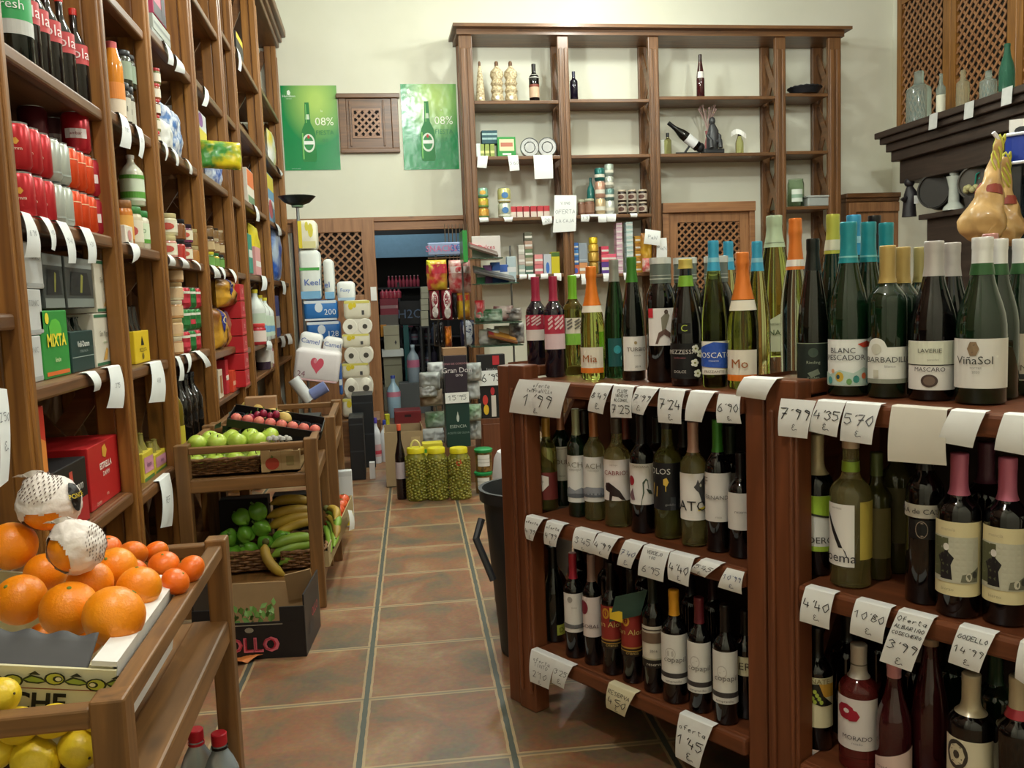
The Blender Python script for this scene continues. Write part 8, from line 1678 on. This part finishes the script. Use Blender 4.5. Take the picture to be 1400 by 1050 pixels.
def cpos(x, X): 
    a, b = 3.0, 9.1
    for _ in range(40):
        m_ = (a+b)/2
        if proj((X, m_, zl))[0] > x: a = m_
        else: b = m_
    return Vector((X, a, zl+.001))
P = cpos(1304, hx+.26); t = thing('glass_figure', 'pale twisted glass figure standing on the counter before the barrel', 'ornament', P); m = MB(); m.lathe([(0, 0), (.10, 0), (.09, .03), (.05, .07), (.045, .2), (.06, .28), (.07, .31), (0, .30)], 14); m.build('figure', mat('b4b8ae', .2, coat=.4, bump=.6, bscale=22), t, smooth=40); MB().sphere((0, 0, .335), .04, (1, 1, .7), 10, 8).build('top_piece', mat('c0c4ba', .2, coat=.4), t, smooth=180)
P = cpos(1328, hx+.24); t = thing('flower_pot', 'small pot with a pale bloom and teal ribbon on the counter', 'ornament', P); MB().lathe([(0, 0), (.05, 0), (.065, .09), (0, .09)], 14).build('pot', mat('3a3430', .6), t); m = MB()
for k in range(9): a = 2*pi*k/9; m.sphere((.045*cos(a), .045*sin(a), .15+.02*(k % 2)), .03, seg=8, rings=6)
m.build('bloom', mat('a8a070', .7), t, smooth=180); m = MB(); m.tube([(.02, -.02, .2), (.0, -.06, .28), (.06, -.05, .32), (.03, -.05, .24)], .018, 8, flat=.4); m.build('ribbon', mat('1f8a78', .4), t)
P = cpos(1243, hx+.23); t = thing('dark_figurine', 'dark figurine with a white tag at the end of the counter', 'figurine', P); m = MB(); m.tube([(0, 0, 0), (0, 0, .12), (.02, 0, .22), (0, 0, .30)], [.07, .06, .07, .03], 12); m.sphere((0, 0, .34), .05, seg=12, rings=8); m.tube([(0, 0, .22), (-.08, -.03, .16), (-.10, -.03, .18)], .02, 8); m.build('figure', mat('241f22', .5), t, smooth=60); MB().box(.0, .05, -.085, -.08, .12, .20).build('label_tag', WHITE, t)
# drinks cooler with the blue header
YK = 4.7
a, b = PY(1379, 226, YK), PY(1379, 400, YK); t = thing('drinks_cooler', 'black glass fronted drinks cooler at the picture edge with a blue header', 'cooler', (a.x, YK, 0), -R(36)); Hh = a.z; KROT = Matrix.Translation((a.x, YK, 0)) @ Matrix.Rotation(-R(36), 4, 'Z')
BK = mat('15171b', .3, coat=.3); m = MB(); m.box(0, .07, 0, .6, 0, Hh); m.box(.07, .8, .5, .6, 0, Hh); m.box(.73, .8, 0, .5, 0, Hh); m.box(.07, .73, 0, .5, 0, .15); m.box(.07, .73, 0, .5, Hh-.07, Hh); m.build('cabinet', BK, t, bevel=.008)
MB().box(.075, .725, -.012, .0, .16, Hh-.08).build('glass_door', glass('a8c4d8', ior=1.1), t)
for z in (.55, .95, 1.3): MB().box(.08, .72, .02, .48, z-.012, z).build('shelf', mat('c0c8cc', .4), t)
ha, hb = PY(1375, 188, YK), PY(1375, 223, YK); Rr = .16; zc_ = (ha.z+hb.z)/2; hh = ha.z-hb.z
m = MB(); m.grid(lambda u, v: Vector((-.02+.30*(1-cos(min(u*3, 1)*pi/2))*.25+.74*u, -.06*(1-(u*2-1)**4)-.02, zc_-hh/2+hh*v)), 24, 2); o = m.build('header_sign', mat('1f3a9a', .35), t, solid=.01)
gsz = hh*.82
decorate(o, .3, hh, lambda u, v, l: Vector((.30+u, -.083-l, zc_-hh/2+v)), texts=[('F', .5, .80, 'c8d8a0', -1.12)], bands=[])
MB().box(0, .75, .012, .12, Hh+.001, zc_+hh/2+.016).build('header_box', BK, t)
m = MB(); m.tube([(-.02, -.06, zc_+hh/2+.008), (.75, -.08, zc_+hh/2+.008)], .009, 6); m.tube([(-.02, -.06, zc_-hh/2-.008), (.75, -.08, zc_-hh/2-.008)], .009, 6); 
for nm, z in (('upper_trim', zc_+hh/2+.008), ('lower_trim', zc_-hh/2-.008)): MB().tube([(-.02, -.04, z), (.1, -.085, z), (.75, -.08, z)], .009, 6).build(nm, mat('d8dce0', .3), t)
for k, (x, z, c, r_) in enumerate(((.16, .951, 'c8d8e0', .04), (.28, .951, '9ab8c8', .04), (.42, .951, 'b83a3a', .04), (.18, 1.301, 'd8e0e4', .04), (.32, 1.301, '3a7a4a', .04))): flask('cold drink bottle inside the black cooler, %s from its side' % ORD(k), KROT @ Vector((x, .14, z)), r_, .24, c, 'd0d4d8', group='bottles inside the cooler')
P = PY(1376, 166, YK); t = thing('cooler_sign', 'white card with a dark logo standing on the cooler header', 'sign', KROT @ Vector((.05, .03, zc_+hh/2+.02)), -R(36)); zz = PY(1376, 163, YK).z-(zc_+hh/2+.02); o = MB().box(-.05, .08, 0, .004, 0, zz).build('card', WHITE, t); decorate(o, .13, zz, lambda u, v, l: Vector((.015+u, -.001-l, v)), art=[(circ(0, .2, .6, 10, .5), '1c1c20')])
# hanging hams
YH = 4.45
WRAP = mat('c09a62', .3, coat=.3, noise_amt=.1, bump=.9, bscale=14); NETM = mat('b8b43a', .5)
def ham(lab, x0, y0, x1, y1, w, dy):
    P, Q = PY(x0, y0, YH+dy), PY(x1, y1, YH+dy); L_ = P.z-Q.z; t = thing('cured_ham', lab, 'ham', P); s = pxr(P, w)
    d = (Q-P); pts = [d*f for f in (0, .12, .25, .38, .5, .62, .75, .88, 1.0, 1.06)]; rad = [s*r for r in (.16, .2, .27, .36, .48, .66, .88, 1.0, .85, .3)]
    P2 = []; R2 = []
    for i in range(len(pts)-1):
        for k in range(4): P2.append(pts[i].lerp(pts[i+1], k/4)); R2.append(rad[i]+(rad[i+1]-rad[i])*k/4)
    mb = MB(); mb.tube(P2+[pts[-1]], R2+[rad[-1]], 40)
    mb.v = [tuple(Vector(v)+Vector((noise.noise(Vector(v)*11), noise.noise(Vector(v)*11+Vector((5, 0, 0))), 0))*.035+Vector((noise.noise(Vector((v[0]*38, v[1]*38, v[2]*7))), 0, 0))*.012) for v in mb.v]; mb.build('wrapping', WRAP, t, smooth=180)
    MB().tube([pts[4]*.92, pts[4], pts[4]*1.13], [s*.49, s*.57, s*.66], 20).build('red_band', mat('8a3a2c', .5), t, smooth=60)
    mb = MB()
    for k in range(5): mb.tube([Vector((s*.22*cos(2*pi*k/5+f*5), s*.22*sin(2*pi*k/5+f*5), .0))+d*(f*.42-.06) for f in [i/8 for i in range(9)]], s*.05, 5)
    mb.build('net_rope', NETM, t, smooth=180)
    return t
hm = ham('cured ham in golden wrapping with a yellow rope, hanging beside the cooler', 1367, 192, 1340, 322, 55, 0); ham('second wrapped ham hanging close behind the first', 1376, 215, 1372, 330, 50, .20)
a_, b_ = PY(1358, 181, YH), PY(1368, 193, YH); t = thing('hanging_rod', 'white rod from which the wrapped hams hang', 'rod', a_); MB().tube([(0, 0, 0), b_-a_, (b_-a_)+Vector((.12, .18, .02))], .012, 8).build('rod', mat('d8d8dc', .4), t)
